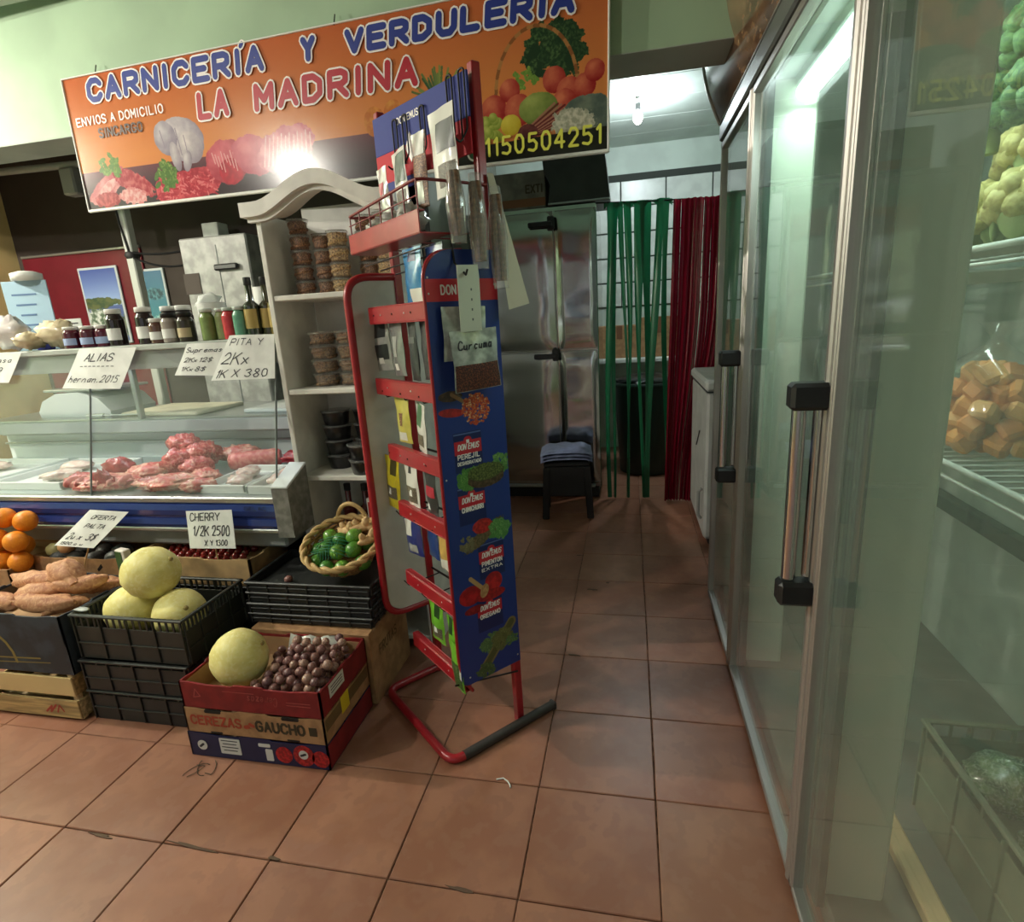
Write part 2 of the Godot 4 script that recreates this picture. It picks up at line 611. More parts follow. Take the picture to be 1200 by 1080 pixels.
	# white wall tiles of the back room
	var wt := mat("white_wall_tile", c8(218, 222, 216), 0.3, mottle, 1.5, {"world": true})
	var tm := bxm(Vector3(0.385, 0.205, 0.014), 0.004)
	part(wb, "joint_bed", bxm(Vector3(1.6, 1.15, 0.006), 0, Vector3(1.95, 1.93, -4.597)), mat("joint_dark", c8(60, 64, 60), 0.9))
	for i in 4:
		for j in 5:
			part(wb, "wall_tile", tm, wt, Vector3(1.32 + 0.395 * i, 1.47 + 0.218 * j, -4.59))
	# front wall behind the camera with the street opening
	m = MB.new()
	m.box(Vector3(-2.45, 1.35, 3.56), Vector3(1.3, 2.9, 0.14))
	m.box(Vector3(2.35, 1.35, 3.56), Vector3(0.9, 2.9, 0.14))
	m.box(Vector3(0.05, 2.5, 3.56), Vector3(3.8, 0.6, 0.14))
	setting("wall_front", m.done(), green)
	# bulkhead over the counter: turned 4.5 degrees, its lower edge falls to the right
	m = MB.new()
	m.prism(PackedVector2Array([Vector2(-3.4, 2.245), Vector2(2.5, 2.045), Vector2(2.5, 2.75), Vector2(-3.4, 2.75)]), -0.19, 0.0)
	setting("wall_bulkhead", m.done(), green, Vector3(0.3, 0, -1.108), ry(-4.5))
	m = MB.new()
	m.prism(PackedVector2Array([Vector2(-3.4, 2.243), Vector2(2.5, 2.043), Vector2(2.5, 2.0452), Vector2(-3.4, 2.2452)]), -0.19, -0.001)
	setting("trim_1", m.done(), grey, Vector3(0.3, 0, -1.108), ry(-4.5))
	# butcher's room behind the counter
	setting("wall_butcher_left", bxm(Vector3(0.1, 2.7, 1.2), 0, Vector3(-2.67, 1.35, -1.85)), yellow)
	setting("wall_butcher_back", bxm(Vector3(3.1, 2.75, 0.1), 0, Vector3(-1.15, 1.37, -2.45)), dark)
	setting("wall_butcher_right", bxm(Vector3(0.1, 2.75, 2.2), 0, Vector3(0.33, 1.37, -3.5)), mat("wall_passage", c8(150, 152, 142), 0.8, mottle, 0.9, plaster))

# ---- printed pictures ----
class Ink:
	var im: Image
	var nz := FastNoiseLite.new()
	func _init(w: int, h: int, c: Color) -> void:
		im = Image.create(w, h, false, Image.FORMAT_RGB8)
		im.fill(c)
		nz.frequency = 0.05
	func rect(x: int, y: int, w: int, h: int, c: Color) -> void:
		im.fill_rect(Rect2i(x, y, w, h), c)
	# mottled ellipse with a ragged outline
	func ell(cx: float, cy: float, rx: float, ry_: float, c: Color, c2: Color, rag := 0.1, fr := 0.06, rot := 0.0, sd := 1, power := 2.0) -> void:
		nz.seed = sd
		nz.frequency = fr
		var R := maxf(rx, ry_) * (1.0 + rag)
		var cs := cos(rot)
		var sn := sin(rot)
		for y in range(maxi(0, int(cy - R)), mini(im.get_height(), int(cy + R) + 1)):
			for x in range(maxi(0, int(cx - R)), mini(im.get_width(), int(cx + R) + 1)):
				var dx := x - cx
				var dy := y - cy
				var a := (dx * cs + dy * sn) / rx
				var b := (-dx * sn + dy * cs) / ry_
				var q := nz.get_noise_2d(x, y)
				if pow(absf(a), power) + pow(absf(b), power) < 1.0 + rag * 2.0 * q:
					im.set_pixel(x, y, c.lerp(c2, clampf(0.5 + q * 1.5, 0, 1)))
	# rounded body as the printed photograph shows it
	func ball(cx: float, cy: float, rx: float, ry_: float, c: Color, c2: Color, rag := 0.05, rot := 0.0) -> void:
		var R := maxf(rx, ry_) * (1.0 + rag)
		nz.frequency = 0.03
		var cs := cos(rot)
		var sn := sin(rot)
		for y in range(maxi(0, int(cy - R)), mini(im.get_height(), int(cy + R) + 1)):
			for x in range(maxi(0, int(cx - R)), mini(im.get_width(), int(cx + R) + 1)):
				var a := ((x - cx) * cs + (y - cy) * sn) / rx
				var b := (-(x - cx) * sn + (y - cy) * cs) / ry_
				var q := nz.get_noise_2d(x, y)
				if a * a + b * b < 1.0 + rag * 2.0 * q:
					var g := Vector2((x - cx) / rx + 0.35, (y - cy) / ry_ + 0.4).length()
					im.set_pixel(x, y, c.lerp(c2, clampf(g * 0.62 + q * 0.3, 0, 1)))
	func line(x0: float, y0: float, x1: float, y1: float, w: float, c: Color) -> void:
		var a := Vector2(x0, y0)
		var b := Vector2(x1, y1)
		for y in range(maxi(0, int(minf(y0, y1) - w)), mini(im.get_height(), int(maxf(y0, y1) + w) + 1)):
			for x in range(maxi(0, int(minf(x0, x1) - w)), mini(im.get_width(), int(maxf(x0, x1) + w) + 1)):
				var p := Geometry2D.get_closest_point_to_segment(Vector2(x, y), a, b)
				if p.distance_to(Vector2(x, y)) < w * 0.5:
					im.set_pixel(x, y, c)

func leaves(k: Ink, cx: float, cy: float, r: float, n: int, c: Color, c2: Color, sd: int) -> void:
	rng.seed = sd
	for i in n:
		var a := rng.randf() * TAU
		var d := sqrt(rng.randf()) * r
		k.ell(cx + cos(a) * d, cy + sin(a) * d * 0.8, r * 0.3, r * 0.16, c.lerp(c2, rng.randf()), c, 0.3, 0.12, rng.randf() * TAU, sd + i)

func banner_print() -> ImageTexture:
	var k := Ink.new(1400, 318, c8(222, 128, 66))
	# scale: 645 px per metre; x from -.94, y from the top edge
	var g := c8(222, 128, 66)
	for y in 318:
		for x in 1400:
			var q := clampf(y / 318.0, 0, 1)
			k.im.set_pixel(x, y, c8(206, 108, 62).lerp(c8(232, 146, 78), 1.0 - absf(q - 0.62) * 1.6))
	# dark table under the meat
	for y in range(222, 318):
		for x in 900:
			k.im.set_pixel(x, y, c8(112, 60, 72).lerp(c8(58, 40, 48), clampf((y - 222) / 60.0, 0, 1)))
	# meat cuts
	var pk := c8(216, 112, 118)
	var rd := c8(170, 40, 58)
	k.ell(80, 262, 78, 26, c8(222, 150, 150), c8(196, 96, 104), 0.2, 0.03, -0.5, 3)
	k.ell(80, 262, 40, 12, c8(236, 190, 186), c8(214, 140, 140), 0.3, 0.05, -0.5, 4)
	k.ell(170, 258, 70, 26, c8(212, 110, 110), rd, 0.2, 0.05, 0.45, 5)
	k.ell(72, 292, 44, 18, c8(206, 92, 96), c8(156, 36, 46), 0.25, 0.07, 0.0, 6)
	k.ell(160, 290, 46, 20, c8(240, 190, 186), c8(220, 130, 132), 0.25, 0.06, 0.1, 7)
	leaves(k, 100, 214, 34, 26, c8(96, 134, 60), c8(160, 186, 92), 8)
	# minced meat
	k.ell(338, 280, 104, 34, c8(226, 90, 100), c8(172, 40, 60), 0.12, 0.02, -0.08, 9, 3.5)
	rng.seed = 10
	for i in 170:
		var x := 338 + rng.randf_range(-95, 95)
		var y := 280 + rng.randf_range(-26, 26)
		var a := rng.randf() * TAU
		k.line(x, y, x + cos(a) * 14, y + sin(a) * 8, 4.0, [c8(234, 120, 126), c8(214, 72, 86), c8(186, 46, 66)][i % 3])
	# plucked chicken
	k.ball(345, 176, 68, 50, c8(226, 216, 220), c8(150, 140, 158), 0.05, 0.3)
	k.ball(296, 168, 34, 40, c8(218, 210, 216), c8(144, 134, 152), 0.06, -0.4)
	k.ball(366, 196, 40, 36, c8(232, 222, 222), c8(158, 146, 160), 0.05, 0.5)
	k.ball(318, 212, 15, 34, c8(222, 212, 216), c8(150, 138, 152), 0.05, -0.15)
	k.ball(352, 226, 13, 24, c8(222, 212, 216), c8(150, 138, 152), 0.05, 0.3)
	k.line(282, 150, 290, 190, 3, c8(164, 152, 168))
	k.line(330, 150, 338, 210, 3, c8(160, 148, 164))
	k.line(352, 168, 356, 206, 3, c8(170, 158, 172))
	leaves(k, 276, 252, 38, 34, c8(84, 120, 56), c8(158, 180, 96), 15)
	# round roast
	k.ball(470, 240, 62, 50, c8(234, 120, 130), c8(166, 34, 56), 0.1, 0.1)
	k.ell(478, 262, 36, 30, c8(206, 40, 62), c8(176, 28, 52), 0.12, 0.04, 0.0, 17)
	for i in 9:
		k.line(428 + i * 9, 216 + (i % 3) * 5, 434 + i * 9, 240 + (i % 4) * 7, 3.0, c8(240, 168, 170))
	k.ball(548, 232, 60, 44, c8(232, 126, 138), c8(180, 54, 80), 0.12, 0.3)
	# rib rack
	k.ell(640, 228, 84, 46, c8(232, 140, 150), c8(204, 84, 104), 0.15, 0.03, -0.25, 19)
	for i in 12:
		k.line(590 + i * 11, 196 + (i % 2) * 6, 576 + i * 12, 262, 3.5, c8(246, 196, 198))
	# pineapple and oranges behind the stand
	rng.seed = 20
	for i in 24:
		var a := -PI * (0.1 + 0.8 * i / 23.0)
		k.line(1040 + cos(a) * 10, 176, 1040 + cos(a) * (34 + 16 * (i % 3)), 172 + sin(a) * (44 + 14 * (i % 2)), 4.5, c8(60, 92, 60).lerp(c8(142, 156, 84), rng.randf()))
	k.ell(880, 200, 26, 30, c8(230, 152, 70), c8(204, 116, 50), 0.05, 0.03)
	k.ell(928, 186, 22, 24, c8(232, 160, 78), c8(208, 120, 56), 0.05, 0.03)
	# fruit basket
	leaves(k, 1292, 122, 58, 80, c8(38, 66, 44), c8(86, 118, 68), 22)
	for i in 20:
		var a := PI + PI * i / 20.0
		var b := PI + PI * (i + 1) / 20.0
		k.line(1252 + cos(a) * 86, 190 + sin(a) * 118, 1252 + cos(b) * 86, 190 + sin(b) * 118, 7, c8(188, 132, 76) if i % 2 else c8(150, 96, 54))
	leaves(k, 1230, 164, 24, 20, c8(108, 150, 62), c8(156, 184, 86), 23)
	for q in [[1160, 212, 28], [1196, 180, 22], [1214, 218, 30], [1290, 172, 24], [1320, 196, 26], [1352, 190, 22], [1310, 216, 26], [1372, 166, 20]]:
		k.ball(q[0], q[1], q[2], q[2], c8(232, 128, 92), c8(158, 34, 36), 0.03, 0)
	k.ball(1256, 220, 42, 30, c8(178, 190, 104), c8(96, 120, 52), 0.05, 0)
	for i in 34:
		rng.seed = 40 + i
		k.ball(1132 + rng.randf_range(-32, 40), 246 + rng.randf_range(-22, 26), 9, 9, c8(206, 212, 110), c8(130, 152, 52), 0.03, 0)
	k.ball(1196, 244, 22, 20, c8(240, 222, 90), c8(196, 170, 40), 0.03, 0)
	for i in 12:
		k.line(1210 + i * 4, 270, 1290 + i * 7, 214 + i * 2, 4, c8(112, 50, 48) if i % 2 else c8(176, 120, 98))
	k.ell(1232, 264, 22, 18, c8(92, 44, 48), c8(120, 62, 60), 0.05, 0.04)
	# cauliflower and leaves, lower right
	k.ell(1352, 250, 56, 44, c8(122, 134, 118), c8(88, 104, 96), 0.15, 0.02, -0.3, 50)
	k.ell(1328, 256, 46, 28, c8(222, 218, 196), c8(170, 172, 150), 0.25, 0.08, 0.1, 51)
	# dark strip under the telephone number
	for y in range(262, 318):
		for x in range(1075, 1400):
			if y > 268.0 + (1400 - x) * 0.03:
				k.im.set_pixel(x, y, c8(40, 42, 34))
	# round call mark
	k.ell(1112, 288, 17, 17, c8(226, 232, 222), c8(226, 232, 222), 0.0, 0.02)
	k.ell(1112, 288, 13, 13, c8(60, 96, 66), c8(60, 96, 66), 0.0, 0.02)
	k.line(1106, 282, 1118, 295, 5, c8(226, 232, 222))
	return ImageTexture.create_from_image(k.im)

func build_banner() -> void:
	# hangs in front of the bulkhead; its own x runs along the wall, turned 1.26 degrees down to the right
	var t := thing("shop_banner", "large orange shop banner with blue and red lettering above the counter", "banner", Vector3.ZERO)
	t.transform = Transform3D(ry(-4.5) * Basis(Vector3.BACK, deg_to_rad(-1.26)), Vector3(0.3, 0, -1.1) + ry(-4.5) * Vector3(-0.945, 1.8625, 0.012))
	var W := 2.175
	var H := 0.491
	var rows := []
	for i in 9:
		var row := []
		for j in 40:
			var u := j / 39.0
			var w := i / 8.0
			var z := 0.0016 * sin(u * 9.0 + w * 2.0) * sin(w * PI) + 0.002 * exp(-pow((u - 0.93) * 16.0, 2)) * sin(w * 17.0)
			row.append(Vector3(u * W, (1.0 - w) * H, z))
		rows.append(row)
	var m := MB.new()
	m.grid(rows)
	# back of the vinyl
	var rows2 := []
	for r in rows:
		var q := []
		for p in r:
			q.append(p - Vector3(0, 0, 0.0025))
		q.reverse()
		rows2.append(q)
	m.grid(rows2)
	var pm := mat("banner_print", Color(0.9, 0.9, 0.9), 0.2, banner_print(), 0.0, {"spec": 0.5})
	pm.texture_repeat = false
	part(t, "printed_sheet", m.done(), pm)
	var hem := MB.new()
	hem.box(Vector3(W / 2, 0.004, 0.001), Vector3(W, 0.012, 0.012), 0.003)
	hem.box(Vector3(W / 2, H, 0.001), Vector3(W, 0.005, 0.01), 0.002)
	hem.box(Vector3(0, H / 2, 0.001), Vector3(0.007, H, 0.01), 0.002)
	hem.box(Vector3(W, H / 2, 0.001), Vector3(0.007, H, 0.01), 0.002)
	part(t, "white_hem", hem.done(), mat("hem_white", c8(226, 228, 222), 0.5))
	var ow := mat("letter_outline", c8(242, 236, 232), 0.4)
	var blue := mat("letter_blue", c8(36, 54, 138), 0.4)
	var red := mat("letter_red", c8(176, 18, 42), 0.4)
	for q in [["CARNICERIA", 0.128, 0.402, 0.064, 0.85, blue], ["Y", 1.118, 0.404, 0.056, 0.06, blue], ["VERDULERIA", 1.292, 0.402, 0.054, 0.80, blue], ["LA", 0.645, 0.28, 0.072, 0.15, red], ["MADRINA", 0.9, 0.277, 0.07, 0.67, red]]:
		for l in 2:
			var b := MB.new()
			text_fit(b, q[0], Vector2(q[1], q[2]), q[3], 0.0105 if l else 0.0165, q[4], 0.0042 + 0.0008 * l, 0.1, 0.0, 0.34)
			if q[0] == "CARNICERIA":
				b.stroke([Vector2(0.866, 0.48), Vector2(0.874, 0.488)], 0.007 if l else 0.0125, 0.0042 + 0.0008 * l)
			part(t, "lettering" if l else "lettering_outline", b.done(), q[5] if l else ow)
	var b := MB.new()
	text_fit(b, "ENVIOS A DOMICILIO", Vector2(0.035, 0.318), 0.028, 0.0028, 0.45, 0.0042)
	part(t, "lettering", b.done(), ow)
	b = MB.new()
	text_fit(b, "SINCARGO", Vector2(0.14, 0.268), 0.03, 0.0034, 0.23, 0.0042)
	part(t, "lettering", b.done(), mat("letter_black", c8(52, 30, 24), 0.4))
	b = MB.new()
	text_fit(b, "1150504251", Vector2(1.772, 0.03), 0.05, 0.0042, 0.395, 0.005)
	part(t, "lettering", b.done(), mat("letter_yellow", c8(226, 226, 88), 0.4))
	# eyelet ties
	for x in [0.18, 1.25]:
		b = MB.new()
		b.tube([Vector3(x, H - 0.004, 0.003), Vector3(x + 0.002, H + 0.03, -0.006)], 0.002, 5)
		part(t, "tie", b.done(), mat("cord_black"))

func build_counter() -> void:
	var t := thing("display_counter", "refrigerated meat display counter with slanted glass front and blue bumper", "counter", Vector3(0, 0, 0))
	var alu := mat("aluminium", c8(176, 180, 180), 0.32, null, 1.0, {"metal": 0.85})
	var white := mat("enamel_white", c8(214, 222, 222), 0.35)
	var grey := mat("counter_grey", c8(150, 154, 152), 0.5, tex("mottle", 0.012, 0.93, 3), 2.0)
	var dark := mat("plinth_dark", c8(38, 36, 36), 0.7)
	var x0 := -1.95
	var x1 := 0.255
	var cx := (x0 + x1) / 2
	var w := x1 - x0
	part(t, "plinth", bxm(Vector3(w - 0.06, 0.5, 0.5), 0.004, Vector3(cx, 0.25, -1.36)), dark)
	part(t, "tank", bxm(Vector3(w - 0.02, 0.2, 0.66), 0.01, Vector3(cx, 0.59, -1.19)), grey)
	# blue bumper: extruded profile with ribs
	var pr := [[-0.84, 0.585], [-0.822, 0.583], [-0.812, 0.6], [-0.815, 0.625], [-0.822, 0.628], [-0.822, 0.634], [-0.812, 0.64], [-0.808, 0.662], [-0.813, 0.684], [-0.824, 0.69], [-0.84, 0.69]]
	var rows := []
	for k in 2:
		var row := []
		for p in pr:
			row.append(Vector3(x0 if k == 0 else x1, p[1], p[0]))
		rows.append(row)
	var m := MB.new()
	for i in pr.size() - 1:
		m.poly([rows[0][i], rows[1][i], rows[1][i + 1], rows[0][i + 1]], Vector3(0, (rows[0][i].y - 0.64), 0.3))
	part(t, "bumper", m.done(), mat("bumper_blue", c8(42, 60, 126), 0.2, null, 1.0, {"coat": 0.5}))
	m = MB.new()
	m.box(Vector3(cx, 0.703, -0.832), Vector3(w, 0.026, 0.04), 0.005)
	m.box(Vector3(cx, 0.575, -0.832), Vector3(w, 0.018, 0.03), 0.004)
	part(t, "aluminium_lip", m.done(), alu)
	m = MB.new()
	text_fit(m, "GELAC", Vector2(0.12, 0.666), 0.014, 0.0016, 0.1, -0.8075)
	part(t, "maker_lettering", m.done(), mat("letter_dark_blue", c8(18, 28, 74), 0.4))
	# well
	part(t, "deck", bxm(Vector3(w - 0.04, 0.012, 0.66), 0.002, Vector3(cx, 0.704, -1.185)), mat("deck_steel", c8(186, 198, 198), 0.3, null, 1.0, {"metal": 0.5}))
	m = MB.new()
	m.box(Vector3(cx, 0.80, -1.52), Vector3(w - 0.04, 0.2, 0.012), 0.002)
	part(t, "well_back", m.done(), white)
	for k in 2:
		part(t, "rear_rail", bxm(Vector3(w - 0.04, 0.012, 0.012), 0.003, Vector3(cx, 0.80 + 0.05 * k, -1.50)), alu)
	part(t, "work_shelf", bxm(Vector3(w - 0.02, 0.022, 0.5), 0.004, Vector3(cx, 0.93, -1.65)), alu)
	part(t, "work_shelf_front", bxm(Vector3(w - 0.02, 0.06, 0.012), 0.003, Vector3(cx, 0.9, -1.395)), mat("shelf_fascia", c8(158, 162, 160), 0.5))
	part(t, "rear_body", bxm(Vector3(w - 0.02, 0.9, 0.4), 0.004, Vector3(cx, 0.46, -1.74)), grey)
	# upper shelf
	part(t, "top_shelf", bxm(Vector3(w, 0.024, 0.26), 0.004, Vector3(cx, 1.298, -1.11)), mat("shelf_grey", c8(176, 182, 176), 0.45, tex("mottle", 0.012, 0.93, 3), 2.0))
	part(t, "light_canopy", bxm(Vector3(w - 0.04, 0.05, 0.2), 0.004, Vector3(cx, 1.262, -1.12)), mat("shelf_fascia"))
	part(t, "canopy_fascia", bxm(Vector3(w - 0.04, 0.075, 0.008), 0.002, Vector3(cx, 1.248, -1.012)), mat("shelf_fascia"))
	for x in [x1 - 0.015, -0.86, x0 + 0.02]:
		m = MB.new()
		m.box(Vector3(x, 1.12, -1.4), Vector3(0.025, 0.36, 0.03), 0.004)
		m.tube([Vector3(x, 1.28, -1.22), Vector3(x, 1.2, -1.36)], 0.01, 8)
		part(t, "support", m.done(), alu)
	# fluorescent tube under the canopy
	var tb := MB.new()
	tb.tube([Vector3(-1.7, 1.226, -1.12), Vector3(0.1, 1.226, -1.12)], 0.012, 10)
	part(t, "fluorescent_tube", tb.done(), mat("tube_glow", Color(0.95, 0.99, 1.0), 0.4, null, 1.0, {"glow": 2.6}))
	var al := AreaLight3D.new()
	al.name = "tube_light"
	al.area_size = Vector2(1.8, 0.03)
	al.light_energy = 0.27
	al.light_color = Color(0.95, 0.99, 1.0)
	al.shadow_enabled = true
	al.area_range = 8.0
	al.area_attenuation = 2.0
	al.position = Vector3(-0.8, 1.21, -1.12)
	al.rotation = Vector3(-PI / 2, 0, 0)
	t.add_child(al)
	# slanted panes
	var glass := mat("counter_glass", c8(226, 240, 236), 0.02, null, 1.0, {"alpha": 0.04})
	for q in [[x0 + 0.02, -0.62], [-0.614, x1 - 0.008]]:
		m = MB.new()
		var b0 := Vector3(q[0], 0.716, -0.838)
		var b1 := Vector3(q[1], 0.716, -0.838)
		var u0 := Vector3(q[0], 1.285, -0.985)
		var u1 := Vector3(q[1], 1.285, -0.985)
		var d := Vector3(0, -0.0015, -0.005)
		m.poly([b0, b1, u1, u0], Vector3(0, 0.25, 1))
		m.poly([b0 + d, b1 + d, u1 + d, u0 + d], Vector3(0, -0.25, -1))
		m.poly([u0, u1, u1 + d, u0 + d], Vector3.UP)
		m.poly([b0, b1, b1 + d, b0 + d], Vector3.DOWN)
		m.poly([b0, u0, u0 + d, b0 + d], Vector3.LEFT)
		m.poly([b1, u1, u1 + d, b1 + d], Vector3.RIGHT)
		part(t, "pane", m.done(), glass)
	for x in [-0.617, x1 - 0.002]:
		m = MB.new()
		m.tube([Vector3(x, 0.716, -0.834), Vector3(x, 1.285, -0.981)], 0.004, 6)
		part(t, "pane_joint", m.done(), mat("joint_grey", c8(110, 118, 116), 0.4))
	# end cheek
	m = MB.new()
	m.xf = Transform3D(Basis(Vector3(0, 0, -1), Vector3(0, 1, 0), Vector3(1, 0, 0)), Vector3.ZERO)
	m.prism(PackedVector2Array([Vector2(0.80, 0.56), Vector2(0.943, 0.56), Vector2(0.943, 0.815), Vector2(0.80, 0.755)]), 0.257, 0.325)
	part(t, "end_cheek", m.done(), mat("cheek_grey", c8(138, 138, 132), 0.45, tex("cheekdirt", 0.03, 0.8, 8), 3.0))
	part(t, "cheek_cap", bxm(Vector3(0.074, 0.01, 0.16), 0.003, Vector3(0, 0, 0)), white, Vector3(0.291, 0.79, -0.872), Basis(Vector3.RIGHT, atan2(0.06, 0.143)))
	# deck trays
	var tray := mat("tray_white", c8(222, 226, 222), 0.35)
	for q in [[-1.62, -1.13, 0.6, 0.44, "white shallow tray at the far left of the meat counter"], [-1.06, -1.13, 0.4, 0.44, "white shallow tray left of the ribs in the meat counter"], [-0.02, -1.035, 0.21, 0.32, "clear-lidded tray of pale cuts beside the rolled roast"], [0.163, -1.035, 0.13, 0.34, "narrow tray of pale cuts at the right end of the counter"]]:
		var tt := thing("meat_tray", q[4], "tray", Vector3(q[0], 0.7105, q[1]), 0.0, "trays in the meat counter")
		m = MB.new()
		m.box(Vector3(0, 0.004, 0), Vector3(q[2], 0.008, q[3]), 0.002)
		for s in [-1, 1]:
			m.box(Vector3(s * (q[2] / 2 - 0.005), 0.02, 0), Vector3(0.01, 0.032, q[3]), 0.003)
			m.box(Vector3(0, 0.02, s * (q[3] / 2 - 0.005)), Vector3(q[2], 0.032, 0.01), 0.003)
		part(tt, "tray_body", m.done(), tray)
	# film-wrapped pale cuts in trays
	rng.seed = 31
	var fk := -1
	var pale := mat("pale_cut", Color.WHITE, 0.3, ramp("pale", 0.02, c8(226, 214, 200), c8(212, 176, 166), 3, 0.3, 0.7), 6.0, {"coat": 0.6})
	for q in [[-1.62, -1.2], [-1.55, -1.04], [-1.78, -1.08], [-1.1, -1.2], [-1.02, -1.05], [-0.05, -1.08], [0.0, -0.96], [0.16, -1.1], [0.18, -0.98]]:
		m = MB.new()
		fk += 1
		m.blob(Vector3.ZERO, Vector3(0.075, 0.022, 0.055) if q[0] < -0.1 else Vector3(0.05, 0.022, 0.055), 0.5, 2.2, int(q[0] * 100), 16)
		var fm := m.done()
		solo("chicken_fillet", fm, pale, "pale chicken fillet, %s of the counter" % ["middle of the far left tray", "front of the far left tray", "left in the far left tray", "rear of the second tray", "front of the second tray", "rear of the clear-lidded tray", "front of the clear-lidded tray", "rear of the narrow tray", "front of the narrow tray"][fk], "meat", Vector3(q[0], rest(fm, 0.7185), q[1]), ry(rng.randf() * 60), "pale fillets in the meat counter")
	# meat
	var red := mat("meat_red", Color.WHITE, 0.38, ramp("meat", 0.016, c8(142, 30, 38), c8(190, 62, 66), 5, 0.3, 0.62, 4, 256, c8(216, 146, 132)), 5.0, {"coat": 0.3})
	var fat := mat("meat_fat", Color.WHITE, 0.4, ramp("fat", 0.014, c8(226, 186, 162), c8(186, 74, 72), 6, 0.4, 0.62, 4, 256, c8(200, 96, 90)), 5.0, {"coat": 0.3})
	var lean := mat("meat_lean", Color.WHITE, 0.35, ramp("lean", 0.02, c8(144, 30, 44), c8(170, 50, 60), 7, 0.3, 0.7), 6.0, {"coat": 0.4})
	# rib slab with the bones showing at its face
	var rb := thing("rib_slab", "slab of beef ribs with striped bones at the front of the counter", "meat", Vector3(-0.64, 0.7105, -0.93), deg_to_rad(6))
	m = MB.new()
	m.blob(Vector3(0, 0.03, 0), Vector3(0.16, 0.034, 0.085), 0.35, 2.0, 3, 24)
	part(rb, "flesh", m.done(), fat)
	for k in 6:
		m = MB.new()
		m.blob(Vector3(-0.13 + 0.05 * k, 0.045, 0.03), Vector3(0.014, 0.022, 0.055), 0.2, 3, k, 10, ry(12))
		part(rb, "rib_bone", m.done(), mat("rib", c8(206, 128, 120), 0.4))
	for q in [
		["meat_slab", Vector3(-0.30, 0.738, -0.92), Vector3(0.15, 0.03, 0.075), 8.0, "fat", "fatty flat cut of beef at the front centre of the meat counter"],
		["round_steak", Vector3(-0.60, 0.755, -0.885), Vector3(0.05, 0.045, 0.02), 0.0, "lean", "round dark red steak standing before the ribs"],
		["round_steak", Vector3(-0.375, 0.74, -0.885), Vector3(0.058, 0.03, 0.022), -5.0, "lean", "flat dark red steak facing the glass right of the ribs"],
		["beef_joint", Vector3(-0.72, 0.752, -1.08), Vector3(0.07, 0.045, 0.05), 10.0, "lean", "dark red joint of beef behind the ribs"],
		["meat_cut", Vector3(-0.8, 0.74, -0.96), Vector3(0.07, 0.03, 0.05), 12.0, "red", "red cut left of the striped ribs near the glass"],
		["meat_cut", Vector3(-0.54, 0.745, -1.07), Vector3(0.1, 0.036, 0.07), 20.0, "fat", "pale marbled cut lying behind the ribs"],
		["meat_cut", Vector3(-0.42, 0.77, -1.12), Vector3(0.075, 0.06, 0.07), 40.0, "red", "big red lump at the left foot of the meat heap"],
		["meat_cut", Vector3(-0.46, 0.845, -1.2), Vector3(0.075, 0.05, 0.06), 5.0, "red", "topmost red lump of the meat heap"],
		["meat_cut", Vector3(-0.36, 0.81, -1.17), Vector3(0.06, 0.045, 0.055), 70.0, "red", "red lump on the right shoulder of the meat heap"],
		["meat_cut", Vector3(-0.30, 0.76, -1.08), Vector3(0.07, 0.045, 0.06), 15.0, "red", "red lump at the right foot of the meat heap"],
		["meat_cut", Vector3(-0.46, 0.77, -1.28), Vector3(0.12, 0.06, 0.07), 0.0, "red", "long red cut at the back of the meat heap"],
		["meat_cut", Vector3(-0.20, 0.74, -1.0), Vector3(0.08, 0.032, 0.05), -25.0, "fat", "pale strip of meat between the heap and the rolled roast"],
		["meat_cut", Vector3(-0.15, 0.735, -0.9), Vector3(0.07, 0.026, 0.045), 30.0, "fat", "small pale trimming near the glass left of the clear tray"],
		["meat_cut", Vector3(-0.3, 0.755, -1.36), Vector3(0.11, 0.04, 0.06), 8.0, "fat", "pale flank cut behind the rolled roast"],
		["meat_cut", Vector3(0.1, 0.765, -1.3), Vector3(0.11, 0.04, 0.07), 14.0, "lean", "dark red flank at the back right corner of the counter"]]:
		m = MB.new()
		m.blob(Vector3.ZERO, q[2], 0.45, 2.6, int(q[1].x * 1000), 22)
		var cm := m.done()
		solo(q[0], cm, {"fat": fat, "lean": lean, "red": red}[q[4]], q[5], "meat", Vector3(q[1].x, rest(cm, 0.7102) if q[1].y < 0.78 else q[1].y, q[1].z), ry(q[3]), "cuts of meat in the counter")
	# rolled roast
	var rr := thing("rolled_roast", "pink rolled roast tied in a cylinder on the meat deck", "meat", Vector3(-0.13, 0.7105, -1.255), deg_to_rad(24))
	m = MB.new()
	var prof := []
	var rad := []
	for k in 14:
		prof.append(Vector3(-0.11 + 0.22 * k / 13.0, 0.046, 0))
		rad.append(0.045 * (0.75 if k == 0 or k == 13 else 1.0) * (0.95 + 0.05 * (k % 2)))
	m.tube(prof, rad, 16)
	part(rr, "meat_roll", m.done(), mat("roast_pink", Color.WHITE, 0.4, ramp("roast", 0.02, c8(196, 96, 96), c8(214, 140, 130), 12, 0.35, 0.7), 6.0))
	m = MB.new()
	m.blob(Vector3(-0.108, 0.046, 0), Vector3(0.016, 0.036, 0.036), 0.2, 3, 5, 14)
	part(rr, "cut_face", m.done(), fat)
	# rear boards, scale, knife steel
	var brd := mat("board_cream", c8(226, 220, 190), 0.5, tex("mottle", 0.012, 0.93, 3), 2.0)
	solo("cutting_board", bxm(Vector3(0.5, 0.02, 0.34), 0.006), brd, "cream cutting board in the middle of the counter's work shelf", "cutting board", Vector3(-0.80, 0.951, -1.62), ry(-4))
